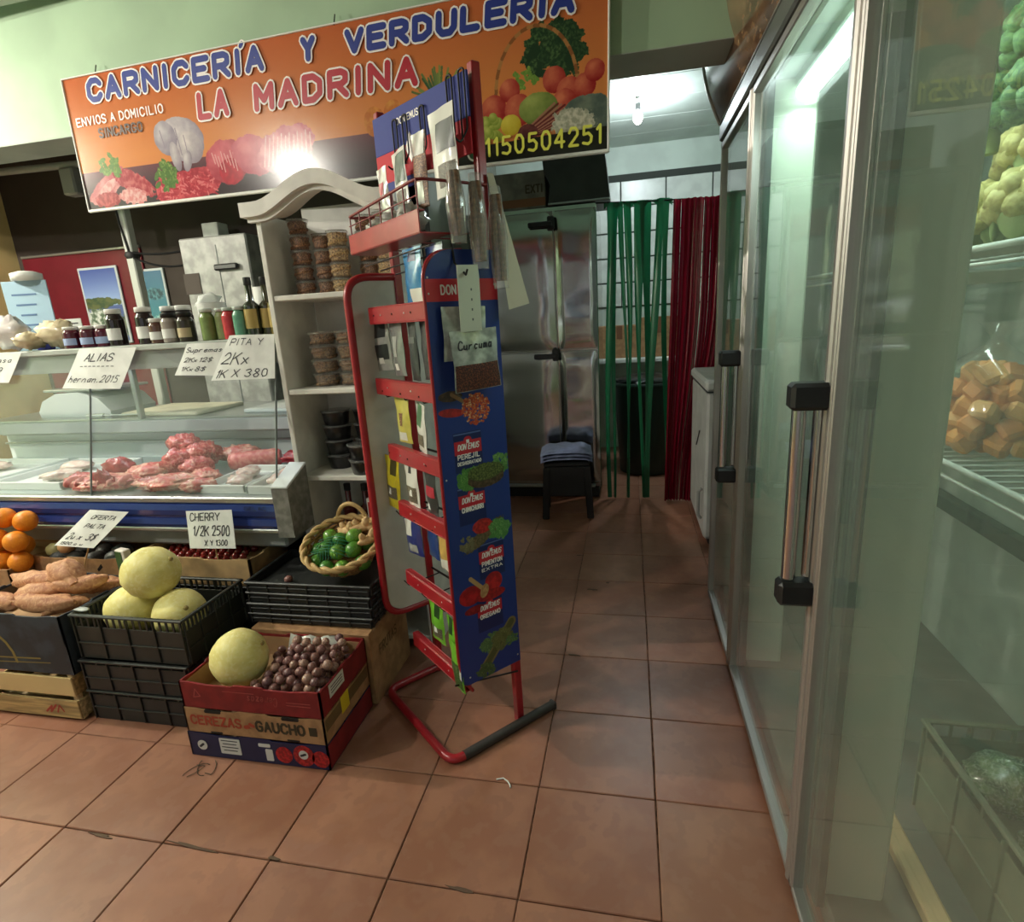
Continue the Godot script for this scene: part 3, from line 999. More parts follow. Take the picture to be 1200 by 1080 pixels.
	solo("cutting_board", bxm(Vector3(0.36, 0.02, 0.34), 0.006), mat("board_white", c8(224, 228, 222), 0.5), "white cutting board at the right end of the work shelf", "cutting board", Vector3(-0.14, 0.951, -1.64), ry(-3))
	m = MB.new()
	m.tube([Vector3(-0.12, 0.012, 0.0), Vector3(-0.02, 0.012, 0)], 0.012, 8)
	m.tube([Vector3(-0.02, 0.012, 0), Vector3(0.2, 0.012, 0)], [0.006, 0.003], 8)
	solo("honing_steel", m.done(), mat("steel_bright", c8(196, 198, 194), 0.3, null, 1.0, {"metal": 0.8}), "knife steel lying at the left edge of the cream board", "knife steel", Vector3(-1.115, 0.942, -1.44), ry(4))
	var sc := thing("counter_scale", "grey shop scale with a domed housing behind the meat glass", "scale", Vector3(-1.38, 0.941, -1.64))
	m = MB.new()
	m.prism(PackedVector2Array([Vector2(-0.23, 0), Vector2(0.23, 0), Vector2(0.24, 0.03), Vector2(0.17, 0.1), Vector2(0.05, 0.135), Vector2(-0.1, 0.13), Vector2(-0.2, 0.09), Vector2(-0.24, 0.03)]), -0.15, 0.15)
	part(sc, "housing", m.done(), mat("scale_grey", c8(182, 188, 186), 0.4))
	part(sc, "pan", bxm(Vector3(0.4, 0.014, 0.3), 0.005, Vector3(0.02, 0.145, 0)), alu)
	part(sc, "display_post", bxm(Vector3(0.06, 0.2, 0.05), 0.008, Vector3(-0.16, 0.24, -0.06)), mat("scale_grey"))

# jars, bottles, bags and papers on the top shelf
func jar(called: String, label: String, at: Vector3, r: float, h: float, body: Material, cap: Material, lab: Material, cap_h := 0.016, group := "", neck := 0.75) -> void:
	var t := thing(called, label, "jar" if neck > 0.7 else "bottle", at, 0.0, group)
	var m := MB.new()
	var hs := h * (0.8 if neck > 0.7 else 0.6)
	m.lathe([Vector2(0, 0), Vector2(r * 0.94, 0), Vector2(r, 0.004), Vector2(r, hs), Vector2(r * 0.96, hs + 0.006), Vector2(r * neck, hs + r * 0.55 * (1.4 - neck) + 0.006), Vector2(r * neck, h), Vector2(0, h)], 20)
	part(t, "glass_body", m.done(), body)
	m = MB.new()
	m.lathe([Vector2(0, h), Vector2(r * neck * 1.14, h), Vector2(r * neck * 1.14, h + cap_h - 0.002), Vector2(r * neck * 1.05, h + cap_h), Vector2(0, h + cap_h)], 20)
	part(t, "cap", m.done(), cap)
	if lab:
		m = MB.new()
		var rows := []
		for k in 2:
			var row := []
			for j in 13:
				var a := PI * (0.12 + 0.76 * j / 12.0)
				row.append(Vector3(-cos(a) * r * 1.015, h * (0.18 if k == 0 else 0.55), sin(a) * r * 1.015))
			rows.append(row)
		m.grid(rows)
		part(t, "paper_label", m.done(), lab)

func paper_sign(called: String, label: String, bl: Vector3, br_: Vector3, tl: Vector3, tr: Vector3, lines: Array, curl := 0.006, stick := false) -> void:
	# a sheet between four corners; lines: [text, u, v, height, width]
	var t := thing(called, label, "sign", bl)
	var ux := (br_ - bl)
	var W := ux.length()
	var nrm := (br_ - bl).cross(tl - bl).normalized()
	var rows := []
	for i in 7:
		var row := []
		for j in 9:
			var u := j / 8.0
			var w := i / 6.0
			var p := bl.lerp(br_, u).lerp(tl.lerp(tr, u), w) - bl
			p += nrm * (sin(u * PI * 1.3 + 0.4) * curl + (1.0 - w) * (1.0 - w) * curl * 1.2)
			row.append(p)
		rows.append(row)
	var m := MB.new()
	m.grid(rows)
	var r2 := []
	for r in rows:
		var q := []
		for p in r:
			q.append(p - nrm * 0.0008)
		q.reverse()
		r2.append(q)
	m.grid(r2)
	part(t, "sheet", m.done(), mat("paper", c8(232, 234, 230), 0.75, tex("mottle", 0.012, 0.93, 3), 3.0))
	var H := (tl - bl).length()
	for l in lines:
		var f := MB.new()
		text_fit(f, l[0], Vector2(l[1] * W, l[2] * H), l[3], 0.0016 if l.size() < 6 else l[5], l[4] * W, 0.0, 0.15, 0.05, 0.2)
		# follow the curl of the sheet
		for k in f.v.size():
			var u := f.v[k].x / W
			var w := f.v[k].y / H
			var p := bl.lerp(br_, u).lerp(tl.lerp(tr, u), w) - bl
			p += nrm * (sin(u * PI * 1.3 + 0.4) * curl + (1.0 - w) * (1.0 - w) * curl * 1.2 + 0.0007)
			f.v[k] = p
			f.n[k] = nrm
		part(t, "handwriting", f.done(), mat("marker_black", c8(42, 42, 50), 0.6))
	if stick:
		m = MB.new()
		m.tube([bl.lerp(br_, 0.5).lerp(tl.lerp(tr, 0.5), 0.5) - bl - nrm * 0.004, bl.lerp(br_, 0.5) - bl + Vector3(0, -0.1, -0.01) + nrm * -0.003], 0.003, 6)
		part(t, "stick", m.done(), mat("stick_wood", c8(196, 160, 110), 0.7))

func build_shelf_goods() -> void:
	var y := 1.311
	rng.seed = 8
	var capw := mat("cap_white", c8(232, 232, 228), 0.4)
	var blk := mat("cap_black", c8(28, 28, 30), 0.4)
	var dark := mat("jar_dark", c8(38, 26, 26), 0.12, null, 1.0, {"coat": 0.6})
	var jam := mat("jar_jam", c8(86, 26, 46), 0.12, null, 1.0, {"coat": 0.6})
	var lab := mat("label_white", c8(214, 214, 210), 0.6)
	var labb := mat("label_pale_blue", c8(156, 172, 208), 0.6)
	for q in [[-0.73, -1.02, "left"], [-0.655, -1.03, "middle"], [-0.6, -1.05, "right"]]:
		jar("jam_jar", "small purple jam jar with white cap and blue label, %s of three" % q[2], Vector3(q[0], y, q[1]), 0.033, 0.075, jam, capw, labb, 0.014, "small jam jars on the counter top")
	for q in [[-0.54, -1.06, "first tall dark jar with white cap from the small jam jars"], [-0.40, -1.07, "second tall dark jar with white cap, beside the short squat jars"], [-0.34, -1.14, "third tall dark jar with white cap, half hidden behind"], [-0.275, -1.15, "fourth tall dark jar with white cap, rightmost of the row"]]:
		jar("sauce_jar", q[2], Vector3(q[0], y, q[1]), 0.036, 0.13, dark, capw, lab, 0.02, "tall dark jars with white caps")
	jar("squat_jar", "brown squat jar with white cap in front of the tall jars", Vector3(-0.33, y, -1.05), 0.03, 0.085, mat("jar_brown", c8(92, 62, 52), 0.15, null, 1.0, {"coat": 0.5}), capw, lab, 0.016, "squat jars")
	jar("squat_jar", "grey seasoning jar with black cap beside the brown squat jar", Vector3(-0.255, y, -1.04), 0.033, 0.1, mat("jar_grey", c8(150, 140, 132), 0.2), blk, lab, 0.018, "squat jars")
	jar("squat_jar", "dark seasoning jar with black cap and pale label", Vector3(-0.18, y, -1.04), 0.033, 0.1, mat("jar_char", c8(58, 52, 44), 0.2), blk, mat("label_tan", c8(176, 160, 126), 0.6), 0.018, "squat jars")
	for q in [[-0.085, -1.05, c8(126, 146, 86), "pale green spice shaker, left of two"], [-0.03, -1.07, c8(138, 150, 100), "pale green spice shaker, right of two"], [0.018, -1.05, c8(196, 58, 66), "red spice shaker between the green and mint ones"], [0.075, -1.04, c8(96, 150, 124), "mint green spice shaker beside the oil bottles"]]:
		jar("spice_shaker", q[3], Vector3(q[0], y, q[1]), 0.028, 0.11, mat("shaker_%d" % int(q[0] * 1000), q[2], 0.25, tex("mottle", 0.012, 0.93, 3), 8.0), mat("cap_clear", c8(196, 206, 200), 0.2), null, 0.014, "spice shakers")
	for q in [[0.125, -1.05, "dark green oil bottle nearest the spice shakers"], [0.175, -1.08, "middle dark oil bottle with gold label"], [0.225, -1.06, "amber oil bottle against the white shelf unit"]]:
		jar("oil_bottle", q[2], Vector3(q[0], y, q[1]), 0.03, 0.2, mat("oil_%d" % int(q[0] * 1000), [c8(36, 44, 30), c8(54, 50, 28), c8(104, 86, 36)][int(q[0] > 0.15) + int(q[0] > 0.2)], 0.1, null, 1.0, {"coat": 0.8}), blk, mat("label_gold", c8(164, 140, 78), 0.4), 0.03, "oil bottles on the counter top", 0.42)
	# white tub with a crumpled napkin, paper roll
	var t := thing("white_tub", "white plastic tub with a folded napkin sticking out", "tub", Vector3(-0.15, y, -1.17))
	var m := MB.new()
	m.lathe([Vector2(0, 0), Vector2(0.045, 0), Vector2(0.056, 0.15), Vector2(0.059, 0.152), Vector2(0.052, 0.153), Vector2(0.045, 0.02), Vector2(0, 0.015)], 20)
	part(t, "tub_body", m.done(), capw)
	m = MB.new()
	m.blob(Vector3(-0.01, 0.16, 0), Vector3(0.05, 0.03, 0.02), 0.7, 3.0, 4, 14, eul(0, 30, 25))
	part(t, "napkin", m.done(), mat("napkin", c8(226, 230, 226), 0.8))
	solo("paper_roll", mesh_lathe([Vector2(0.012, 0), Vector2(0.04, 0), Vector2(0.04, 0.2), Vector2(0.012, 0.2), Vector2(0.012, 0)], 20), capw, "upright white paper roll behind the oil bottles", "paper roll", Vector3(0.1, y, -1.18))
	# bread bags
	var bag := mat("bread_bag", Color.WHITE, 0.35, ramp("bread", 0.015, c8(226, 212, 180), c8(204, 186, 150), 13, 0.35, 0.65), 4.0, {"coat": 0.4})
	for q in [[-0.86, -1.07, 0.085, 0.055, "bag of cream bread rolls beside the small jam jars"], [-0.95, -1.02, 0.05, 0.035, "small bag of cream rolls in front of the bread bag"], [-1.12, -1.07, 0.09, 0.07, "pale plastic bag of rolls at the left end of the counter top"]]:
		m = MB.new()
		m.blob(Vector3.ZERO, Vector3(q[2], q[3], 0.06), 0.45, 2.8, int(q[2] * 900), 20)
		var bm := m.done()
		solo("bread_bag", bm, bag if q[0] > -1.0 else mat("bag_pale", c8(222, 214, 212), 0.3, tex("mottle", 0.012, 0.93, 3), 6.0, {"coat": 0.5}), q[4], "bag", Vector3(q[0], rest(bm, y), q[1]), Basis(), "bags on the counter top")
	m = MB.new()
	m.box(Vector3(0, 0.03, 0), Vector3(0.05, 0.06, 0.05), 0.004)
	solo("blue_box", m.done(), mat("box_blue", c8(58, 62, 168), 0.5), "small blue carton behind the bread bags", "box", Vector3(-1.0, y, -1.12))
	# pale blue payment poster leaning (its square code is left out)
	t = thing("payment_poster", "pale blue payment card standing at the left end of the counter top", "poster", Vector3(-1.12, y, -1.19), deg_to_rad(14))
	part(t, "card", bxm(Vector3(0.2, 0.31, 0.006), 0.001, Vector3(0, 0.155, 0)), mat("card_blue", c8(164, 194, 214), 0.5))
	m = MB.new()
	for k in 5:
		m.box(Vector3(-0.01, 0.25 - 0.045 * k, 0.0036), Vector3(0.11 - 0.02 * (k % 3), 0.008, 0.001))
	part(t, "print_lines", m.done(), mat("print_blue", c8(92, 120, 160), 0.5))
	solo("white_cap_tub", mesh_lathe([Vector2(0, 0), Vector2(0.06, 0), Vector2(0.06, 0.03), Vector2(0.03, 0.04), Vector2(0, 0.042)], 18), capw, "white lid lying on top of the payment card", "lid", Vector3(-1.1, y + 0.31, -1.195))
	t = thing("notice_card", "small grey notice card with lines behind the bread bags", "card", Vector3(-0.93, y, -1.2), deg_to_rad(5))
	part(t, "card", bxm(Vector3(0.12, 0.13, 0.004), 0.001, Vector3(0, 0.065, 0)), mat("card_grey", c8(196, 200, 196), 0.6))
	m = MB.new()
	for k in 4:
		m.box(Vector3(0, 0.11 - 0.025 * k, 0.0026), Vector3(0.085, 0.005, 0.001))
	part(t, "print_lines", m.done(), mat("marker_black", c8(42, 42, 50), 0.6))
	# hand-written papers hung from the shelf front
	paper_sign("paper_sign", "white paper reading ALIAS hung from the counter's top shelf", Vector3(-0.735, 1.15, -0.934), Vector3(-0.455, 1.14, -0.934), Vector3(-0.645, 1.308, -0.966), Vector3(-0.372, 1.303, -0.966), [["ALIAS", 0.2, 0.68, 0.034, 0.5, 0.0022], ["--------", 0.16, 0.52, 0.012, 0.6], ["hernan.2015", 0.06, 0.16, 0.03, 0.85]])
	paper_sign("paper_sign", "paper with the prices of Supremas, left of the largest price sheet", Vector3(-0.185, 1.183, -0.944), Vector3(0.0, 1.176, -0.944), Vector3(-0.125, 1.303, -0.966), Vector3(0.075, 1.302, -0.966), [["Supremas", 0.06, 0.72, 0.02, 0.82], ["2Kx12$", 0.1, 0.42, 0.017, 0.66], ["1Kx8$", 0.12, 0.14, 0.017, 0.58]])
	paper_sign("paper_sign", "largest white price sheet, against the white shelf unit", Vector3(-0.012, 1.157, -0.93), Vector3(0.262, 1.157, -0.93), Vector3(0.075, 1.325, -0.962), Vector3(0.262, 1.322, -0.962), [["PITA Y", 0.1, 0.78, 0.026, 0.7, 0.002], ["2Kx 7", 0.06, 0.36, 0.048, 0.85, 0.0026], ["1K X 380", 0.05, 0.06, 0.032, 0.86, 0.0022]])
	paper_sign("paper_sign", "white price paper at the far left of the counter's top shelf", Vector3(-1.3, 1.19, -0.944), Vector3(-1.03, 1.184, -0.944), Vector3(-1.24, 1.31, -0.966), Vector3(-0.957, 1.309, -0.966), [["Milanesa", 0.3, 0.68, 0.022, 0.6], ["2Kx9", 0.4, 0.36, 0.02, 0.4], ["1Kx5", 0.4, 0.12, 0.02, 0.4]])

func mesh_lathe(p: Array, seg := 20) -> ArrayMesh:
	var m := MB.new()
	m.lathe(p, seg)
	return m.done()

# what hangs in the dark room behind the counter
func build_butcher_room() -> void:
	var z := -2.4
	var t := thing("splash_board", "dark red splash panel with a bright metal strip behind the counter", "splash board", Vector3(-2.08, 0, z + 0.0085))
	part(t, "sheet", bxm(Vector3(0.98, 1.92, 0.015), 0.003, Vector3(0, 0.96, 0)), mat("panel_red", c8(100, 18, 34), 0.3, tex("mottle", 0.012, 0.93, 3), 1.5))
	part(t, "metal_strip", bxm(Vector3(0.98, 0.018, 0.02), 0.004, Vector3(0, 1.93, 0.004)), mat("aluminium"))
	# framed landscape prints
	for q in [[-1.95, 1.57, 0.29, 0.48, "left", "framed print of a river and blue sky on the red panel"], [-1.53, 1.55, 0.14, 0.44, "right", "framed teal print of water right of the white post"]]:
		t = thing("framed_print", q[5], "picture", Vector3(q[0], q[1], z + (0.0245 if q[4] == "left" else 0.009)), 0.0, "landscape prints")
		part(t, "picture_frame", bxm(Vector3(q[2] + 0.03, q[3] + 0.03, 0.014), 0.003), mat("frame_pale", c8(180, 190, 190), 0.4))
		var k := Ink.new(96, 180, c8(90, 120, 180))
		if q[4] == "left":
			for yy in 90:
				k.rect(0, yy, 96, 1, c8(66, 86, 150).lerp(c8(150, 176, 214), yy / 90.0))
			k.rect(0, 90, 96, 90, c8(74, 92, 140))
			k.ell(30, 82, 60, 14, c8(54, 76, 52), c8(90, 96, 60), 0.3, 0.05, 0, 1)
			k.ell(20, 120, 40, 24, c8(200, 206, 200), c8(70, 90, 70), 0.4, 0.06, 0, 2)
			k.ell(80, 140, 40, 26, c8(48, 66, 56), c8(110, 120, 96), 0.4, 0.06, 0, 3)
		else:
			for yy in 180:
				k.rect(0, yy, 96, 1, c8(54, 98, 128).lerp(c8(70, 140, 140), yy / 180.0))
			k.ell(40, 60, 50, 16, c8(30, 60, 70), c8(80, 130, 140), 0.4, 0.05, 0, 4)
			k.ell(60, 130, 60, 18, c8(140, 180, 176), c8(60, 120, 124), 0.4, 0.05, 0, 5)
		var m := MB.new()
		m.poly([Vector3(-q[2] / 2, -q[3] / 2, 0.008), Vector3(q[2] / 2, -q[3] / 2, 0.008), Vector3(q[2] / 2, q[3] / 2, 0.008), Vector3(-q[2] / 2, q[3] / 2, 0.008)], Vector3.BACK, [Vector2(0, 1), Vector2(1, 1), Vector2(1, 0), Vector2(0, 0)])
		part(t, "print", m.done(), mat("landscape_" + q[4], Color.WHITE, 0.35, ImageTexture.create_from_image(k.im), 0.0))
	# post and cables
	t = thing("white_post", "white upright post behind the counter wrapped with a cable", "post", Vector3(-1.38, 0, -2.1))
	part(t, "shaft", bxm(Vector3(0.055, 2.3, 0.055), 0.006, Vector3(0, 1.15, 0)), mat("post_white", c8(176, 180, 172), 0.5))
	var m2 := MB.new()
	m2.tube([Vector3(-0.03, 2.2, 0.03), Vector3(-0.012, 2.0, 0.034), Vector3(0.01, 1.85, 0.034)], 0.006, 6)
	m2.lathe([Vector2(0.034, -0.02), Vector2(0.045, 0), Vector2(0.034, 0.02)], 12, Transform3D(Basis(), Vector3(0, 1.83, 0)))
	part(t, "cable_wrap", m2.done(), mat("cord_black"))
	for q in [[0.0, "upper black cable sagging from the white post to the fuse box"], [0.05, "lower black cable sagging from the white post to the fuse box"]]:
		m2 = MB.new()
		var pts := []
		for k in 15:
			var u := k / 14.0
			pts.append(Vector3(-1.34 + 0.28 * u, 1.84 - q[0] * 0.6 + (0.03 - q[0]) * u - 0.18 * u * (1 - u) * (0.5 + q[0] * 9), -2.06 - 0.2 * u))
		m2.tube(pts, 0.007, 6)
		solo("sagging_cable", m2.done(), mat("cord_black"), q[1], "cable", Vector3.ZERO, Basis(), "cables behind the counter")
	# fuse box with papers
	t = thing("white_cabinet", "white upright cabinet with a black handle behind the oil bottles", "cabinet", Vector3(-0.84, 0, -2.26))
	part(t, "cabinet_body", bxm(Vector3(0.46, 1.9, 0.26), 0.008, Vector3(0, 0.95, 0)), mat("cabinet_white", c8(176, 178, 172), 0.45, tex("cheekdirt", 0.03, 0.8, 8), 1.2))
	part(t, "handle", bxm(Vector3(0.16, 0.035, 0.03), 0.008, Vector3(0.08, 1.72, 0.145)), mat("cap_black"))
	part(t, "door_seam", bxm(Vector3(0.006, 1.8, 0.004), 0.001, Vector3(0.02, 0.95, 0.131)), mat("joint_grey"))
	part(t, "taped_sheet", bxm(Vector3(0.15, 0.17, 0.003), 0.0, Vector3(-0.08, 1.45, 0.133)), mat("paper"))
	part(t, "taped_sheet", bxm(Vector3(0.14, 0.16, 0.003), 0.0, Vector3(-0.06, 1.25, 0.133)), mat("paper"))
	part(t, "dark_patch", bxm(Vector3(0.11, 0.12, 0.003), 0.0, Vector3(-0.18, 1.64, 0.133)), mat("patch_dark", c8(70, 60, 52), 0.7))
	solo("small_carton", bxm(Vector3(0.11, 0.09, 0.1), 0.004, Vector3(0, 0.045, 0)), mat("paper"), "small white carton on top of the cabinet", "box", Vector3(-0.9, 1.9, -2.26))
	# conduit under the bulkhead
	t = thing("conduit_pipe", "pale horizontal conduit pipe with a grey junction box in the dark", "pipe", Vector3(-1.95, 2.36, -2.1))
	m2 = MB.new()
	m2.tube([Vector3(-0.28, 0.02, 0), Vector3(0.5, 0.0, 0)], 0.02, 10)
	part(t, "pipe", m2.done(), mat("pipe_grey", c8(150, 152, 148), 0.5))
	part(t, "junction_box", bxm(Vector3(0.1, 0.15, 0.08), 0.01, Vector3(0.26, -0.09, 0)), mat("pipe_grey"))

func build_shelf_unit() -> void:
	# white wooden shelf with an arched crown, front at z = -0.95
	var wht := mat("shelf_white", c8(232, 230, 222), 0.45, tex("mottle", 0.012, 0.93, 3), 2.0)
	var x0 := 0.272
	var x1 := 0.79
	var zf := -0.95
	var zb := -1.235
	var t := thing("shelf_unit", "white wooden shelf unit with an arched crown beside the counter", "shelf", Vector3((x0 + x1) / 2, 0, (zf + zb) / 2))
	var hw := (x1 - x0) / 2
	var hd := (zf - zb) / 2
	for s in [-1, 1]:
		part(t, "side_panel", bxm(Vector3(0.022, 1.74, hd * 2), 0.003, Vector3(s * (hw - 0.011), 0.87, 0)), wht)
	part(t, "back_panel", bxm(Vector3(hw * 2 - 0.05, 1.78, 0.008), 0.001, Vector3(0, 0.91, -hd + 0.006)), wht)
	for y in [0.06, 0.44, 0.752, 1.098, 1.447]:
		part(t, "shelf_board", bxm(Vector3(hw * 2 - 0.046, 0.02, hd * 2 - 0.012), 0.003, Vector3(0, y, 0.003)), wht)
	var tb_up := []
	var tb_lo := []
	for k in 25:
		var u := k / 24.0
		var b := 0.5 - 0.5 * cos(clampf((u - 0.1) / 0.8, 0, 1) * TAU)
		tb_up.append(Vector2(lerpf(-hw, hw, u), 1.752 + 0.083 * pow(b, 0.9)))
		tb_lo.append(Vector2(lerpf(-hw, hw, u), 1.738 + 0.083 * pow(b, 0.9)))
	tb_lo.reverse()
	var tbm := MB.new()
	tbm.prism(PackedVector2Array(tb_up + tb_lo), hd - 0.1, hd - 0.005)
	part(t, "top_board", tbm.done(), wht)
	# crown: moulded arch in two layers
	for l in 2:
		var up := []
		var lo := []
		var ex := 0.035 if l else 0.02
		for k in 25:
			var u := k / 24.0
			var x := lerpf(-hw - ex, hw + ex, u)
			var b := 0.5 - 0.5 * cos(clampf((u - 0.1) / 0.8, 0, 1) * TAU)
			var top := 1.775 + 0.083 * pow(b, 0.9)
			up.append(Vector2(x, top if l else top - 0.022))
			lo.append(Vector2(x, (top - 0.048) if l else (top - 0.064)))
		lo.reverse()
		var m := MB.new()
		m.prism(PackedVector2Array(up + lo), hd - 0.004, hd + (0.034 if l else 0.016))
		part(t, "crown_moulding" if l else "crown_board", m.done(), wht)
	# cups
	var nuts := mat("nuts_tan", Color.WHITE, 0.6, ramp("nuts", 0.05, c8(216, 178, 122), c8(84, 52, 30), 15, 0.35, 0.6, 3, 256, c8(226, 196, 146)), 9.0)
	var nuts2 := mat("nuts_brown", Color.WHITE, 0.6, ramp("nuts2", 0.05, c8(182, 134, 98), c8(70, 42, 30), 16, 0.35, 0.6, 3, 256, c8(176, 132, 100)), 9.0)
	var nuts3 := mat("walnut_dark", Color.WHITE, 0.5, ramp("nuts3", 0.045, c8(150, 114, 80), c8(38, 26, 18), 17, 0.35, 0.6, 3, 256, c8(196, 170, 140)), 9.0)
	var clear := mat("cup_clear", c8(232, 236, 234), 0.06, null, 1.0, {"alpha": 0.06})
	var rimm := mat("cup_rim", c8(200, 196, 186), 0.12, null, 1.0, {"alpha": 0.2})
	var black := mat("cup_black", c8(24, 24, 26), 0.28, null, 1.0, {"coat": 0.3})
	var lidm := mat("lid_smoke", c8(120, 122, 120), 0.12, null, 1.0, {"alpha": 0.5})
	var col_at := {"row1": [[-0.168, 0.0, 5], [-0.085, -0.02, 4], [-0.002, 0.02, 4], [0.081, -0.05, 5], [0.164, -0.03, 5]],
		"row2": [[-0.13, 0.0, 4], [-0.015, 0.0, 4], [0.1, 0.0, 4]],
		"row3": [[-0.135, -0.03, 4], [-0.01, -0.06, 4], [0.015, 0.064, 2], [0.125, -0.04, 4]]}
	var rowname := {"row1": "top shelf", "row2": "second shelf", "row3": "third shelf"}
	var ybase := {"row1": 1.4576, "row2": 1.1086, "row3": 0.7626}
	var ord := ["first", "second", "third", "fourth", "fifth"]
	var lev := ["bottom", "second", "third", "fourth", "topmost"]
	for rw in col_at:
		var tall: float = {"row1": 0.054, "row2": 0.052, "row3": 0.06}[rw]
		var r0: float = {"row1": 0.036, "row2": 0.05, "row3": 0.058}[rw]
		var ci := 0
		for q in col_at[rw]:
			for k in q[2]:
				var at := Vector3((x0 + x1) / 2 + q[0], ybase[rw] + k * (tall + 0.001), (zf + zb) / 2 + q[1] + 0.02)
				if rw == "row3":
					var c := thing("black_tub", "black round deli tub with smoky lid, %s in the %s stack of the third shelf" % [lev[k], ord[ci]], "tub", at, 0, "black tubs on the third shelf")
					c.add_child(holder("tub_body", mesh_key("btub", func(): return mesh_lathe([Vector2(0, 0), Vector2(0.048, 0), Vector2(0.056, 0.05), Vector2(0.058, 0.052), Vector2(0, 0.052)], 22)), black), true)
					c.add_child(holder("lid", mesh_key("blid", func(): return mesh_lathe([Vector2(0, 0.0521), Vector2(0.06, 0.0521), Vector2(0.0605, 0.058), Vector2(0.052, 0.06), Vector2(0, 0.06)], 22)), lidm), true)
				else:
					var one: bool = rw == "row1"
					var fill: Material = ([nuts2, nuts2, nuts, nuts2, nuts][ci] if one else nuts3)
					var c := thing("nut_cup", "clear cup of %s, %s in the %s stack of the %s" % ["chopped nuts" if one else "dark walnuts", lev[k], ord[ci], rowname[rw]], "cup", at, rng.randf() * 6.0, "clear cups on the " + rowname[rw])
					c.add_child(holder("nuts", mesh_key("fill" + rw, func():
						var m := MB.new()
						var pr := []
						for i in 7:
							pr.append(Vector2(r0 * (0.84 + 0.12 * i / 6.0), 0.003 + (tall - 0.016) * i / 6.0))
						m.lathe([Vector2(0, 0.003)] + pr, 18)
						for i in 40:
							var a := i * 2.4
							var d := sqrt(i / 40.0) * r0 * 0.85
							m.blob(Vector3(cos(a) * d, tall - 0.014, sin(a) * d), Vector3(0.009, 0.006, 0.007), 0.4, 2, i, 6, ry(i * 50))
						for i in 60:
							var a := i * 2.399
							m.blob(Vector3(cos(a) * r0 * 0.92, 0.006 + (tall - 0.022) * fposmod(i * 0.618, 1.0), sin(a) * r0 * 0.92), Vector3(0.008, 0.006, 0.004), 0.4, 2, i, 6, ry(90 - rad_to_deg(a)))
						return m.done()), fill), true)
					c.add_child(holder("cup_wall", mesh_key("cup" + rw, func(): return mesh_lathe([Vector2(0, 0), Vector2(r0 * 0.9, 0), Vector2(r0 * 1.06, tall - 0.008)], 20)), clear), true)
					c.add_child(holder("lid", mesh_key("lid" + rw, func(): return mesh_lathe([Vector2(r0 * 1.0, tall - 0.009), Vector2(r0 * 1.11, tall - 0.009), Vector2(r0 * 1.11, tall - 0.001), Vector2(0, tall)], 20)), rimm), true)
			ci += 1
	# lowest visible shelf: two red bottles, small red box and paper bags
	for q in [[-0.14, "dark red sauce bottle at the left of the lowest visible shelf"], [-0.06, "dark red sauce bottle next to the small red box"]]:
		jar("sauce_bottle", q[1], Vector3((x0 + x1) / 2 + q[0], 0.4506, -1.12), 0.03, 0.2, mat("sauce_red", c8(96, 26, 22), 0.15, null, 1.0, {"coat": 0.6}), mat("cap_black", c8(28, 28, 30), 0.4), null, 0.03, "sauce bottles", 0.42)
	var bx := thing("red_box", "small red and white printed carton inside the lower shelf", "box", Vector3((x0 + x1) / 2 + 0.03, 0.4506, -1.06))
	part(bx, "carton", bxm(Vector3(0.09, 0.19, 0.05), 0.003, Vector3(0, 0.095, 0)), mat("carton_white", c8(222, 214, 206), 0.6))
	part(bx, "red_label", bxm(Vector3(0.075, 0.07, 0.002), 0.0, Vector3(0, 0.14, 0.0265)), mat("carton_red", c8(190, 46, 40), 0.6))
	for q in [[0.12, -1.03, "crumpled kraft paper bag inside the lower shelf, left one"], [0.19, -1.08, "crumpled kraft paper bag inside the lower shelf, right one"]]:
		var m := MB.new()
		m.blob(Vector3(0, 0.11, 0), Vector3(0.032, 0.1, 0.036), 0.5, 2.6, int(q[0] * 100), 14)
		var pbm := m.done()
		solo("paper_bag", pbm, mat("kraft_crumple", c8(206, 178, 140), 0.7, tex("mottle", 0.012, 0.93, 3), 4.0), q[2], "bag", Vector3((x0 + x1) / 2 + q[0], rest(pbm, 0.4502), q[1]), Basis(), "paper bags")

var kept := {}
func mesh_key(k: String, f: Callable) -> Mesh:
	if not kept.has(k):
		kept[k] = f.call()
	return kept[k]

func holder(called: String, m: Mesh, mt: Material, at := Vector3.ZERO, bs := Basis()) -> MeshInstance3D:
	var o := MeshInstance3D.new()
	o.name = called
	o.mesh = m
	for i in m.get_surface_count():
		o.set_surface_override_material(i, mt)
	o.transform = Transform3D(bs, at)
	return o

func rounded(x0: float, y0: float, x1: float, y1: float, r: float, corners := [1, 1, 1, 1], n := 8) -> PackedVector2Array:
	# corners: bottom-left, bottom-right, top-right, top-left
	var out := PackedVector2Array()
	var cs := [[x0, y0, 1, 1, PI], [x1, y0, -1, 1, PI * 1.5], [x1, y1, -1, -1, 0.0], [x0, y1, 1, -1, PI * 0.5]]
	for k in 4:
		var q: Array = cs[k]
		if corners[k] == 0:
			out.append(Vector2(q[0], q[1]))
			continue
		var rr: float = r * corners[k]
		for i in n + 1:
			var a: float = q[4] + PI * 0.5 * i / n
			out.append(Vector2(q[0] + q[2] * rr + cos(a) * rr, q[1] + q[3] * rr + sin(a) * rr))
	return out

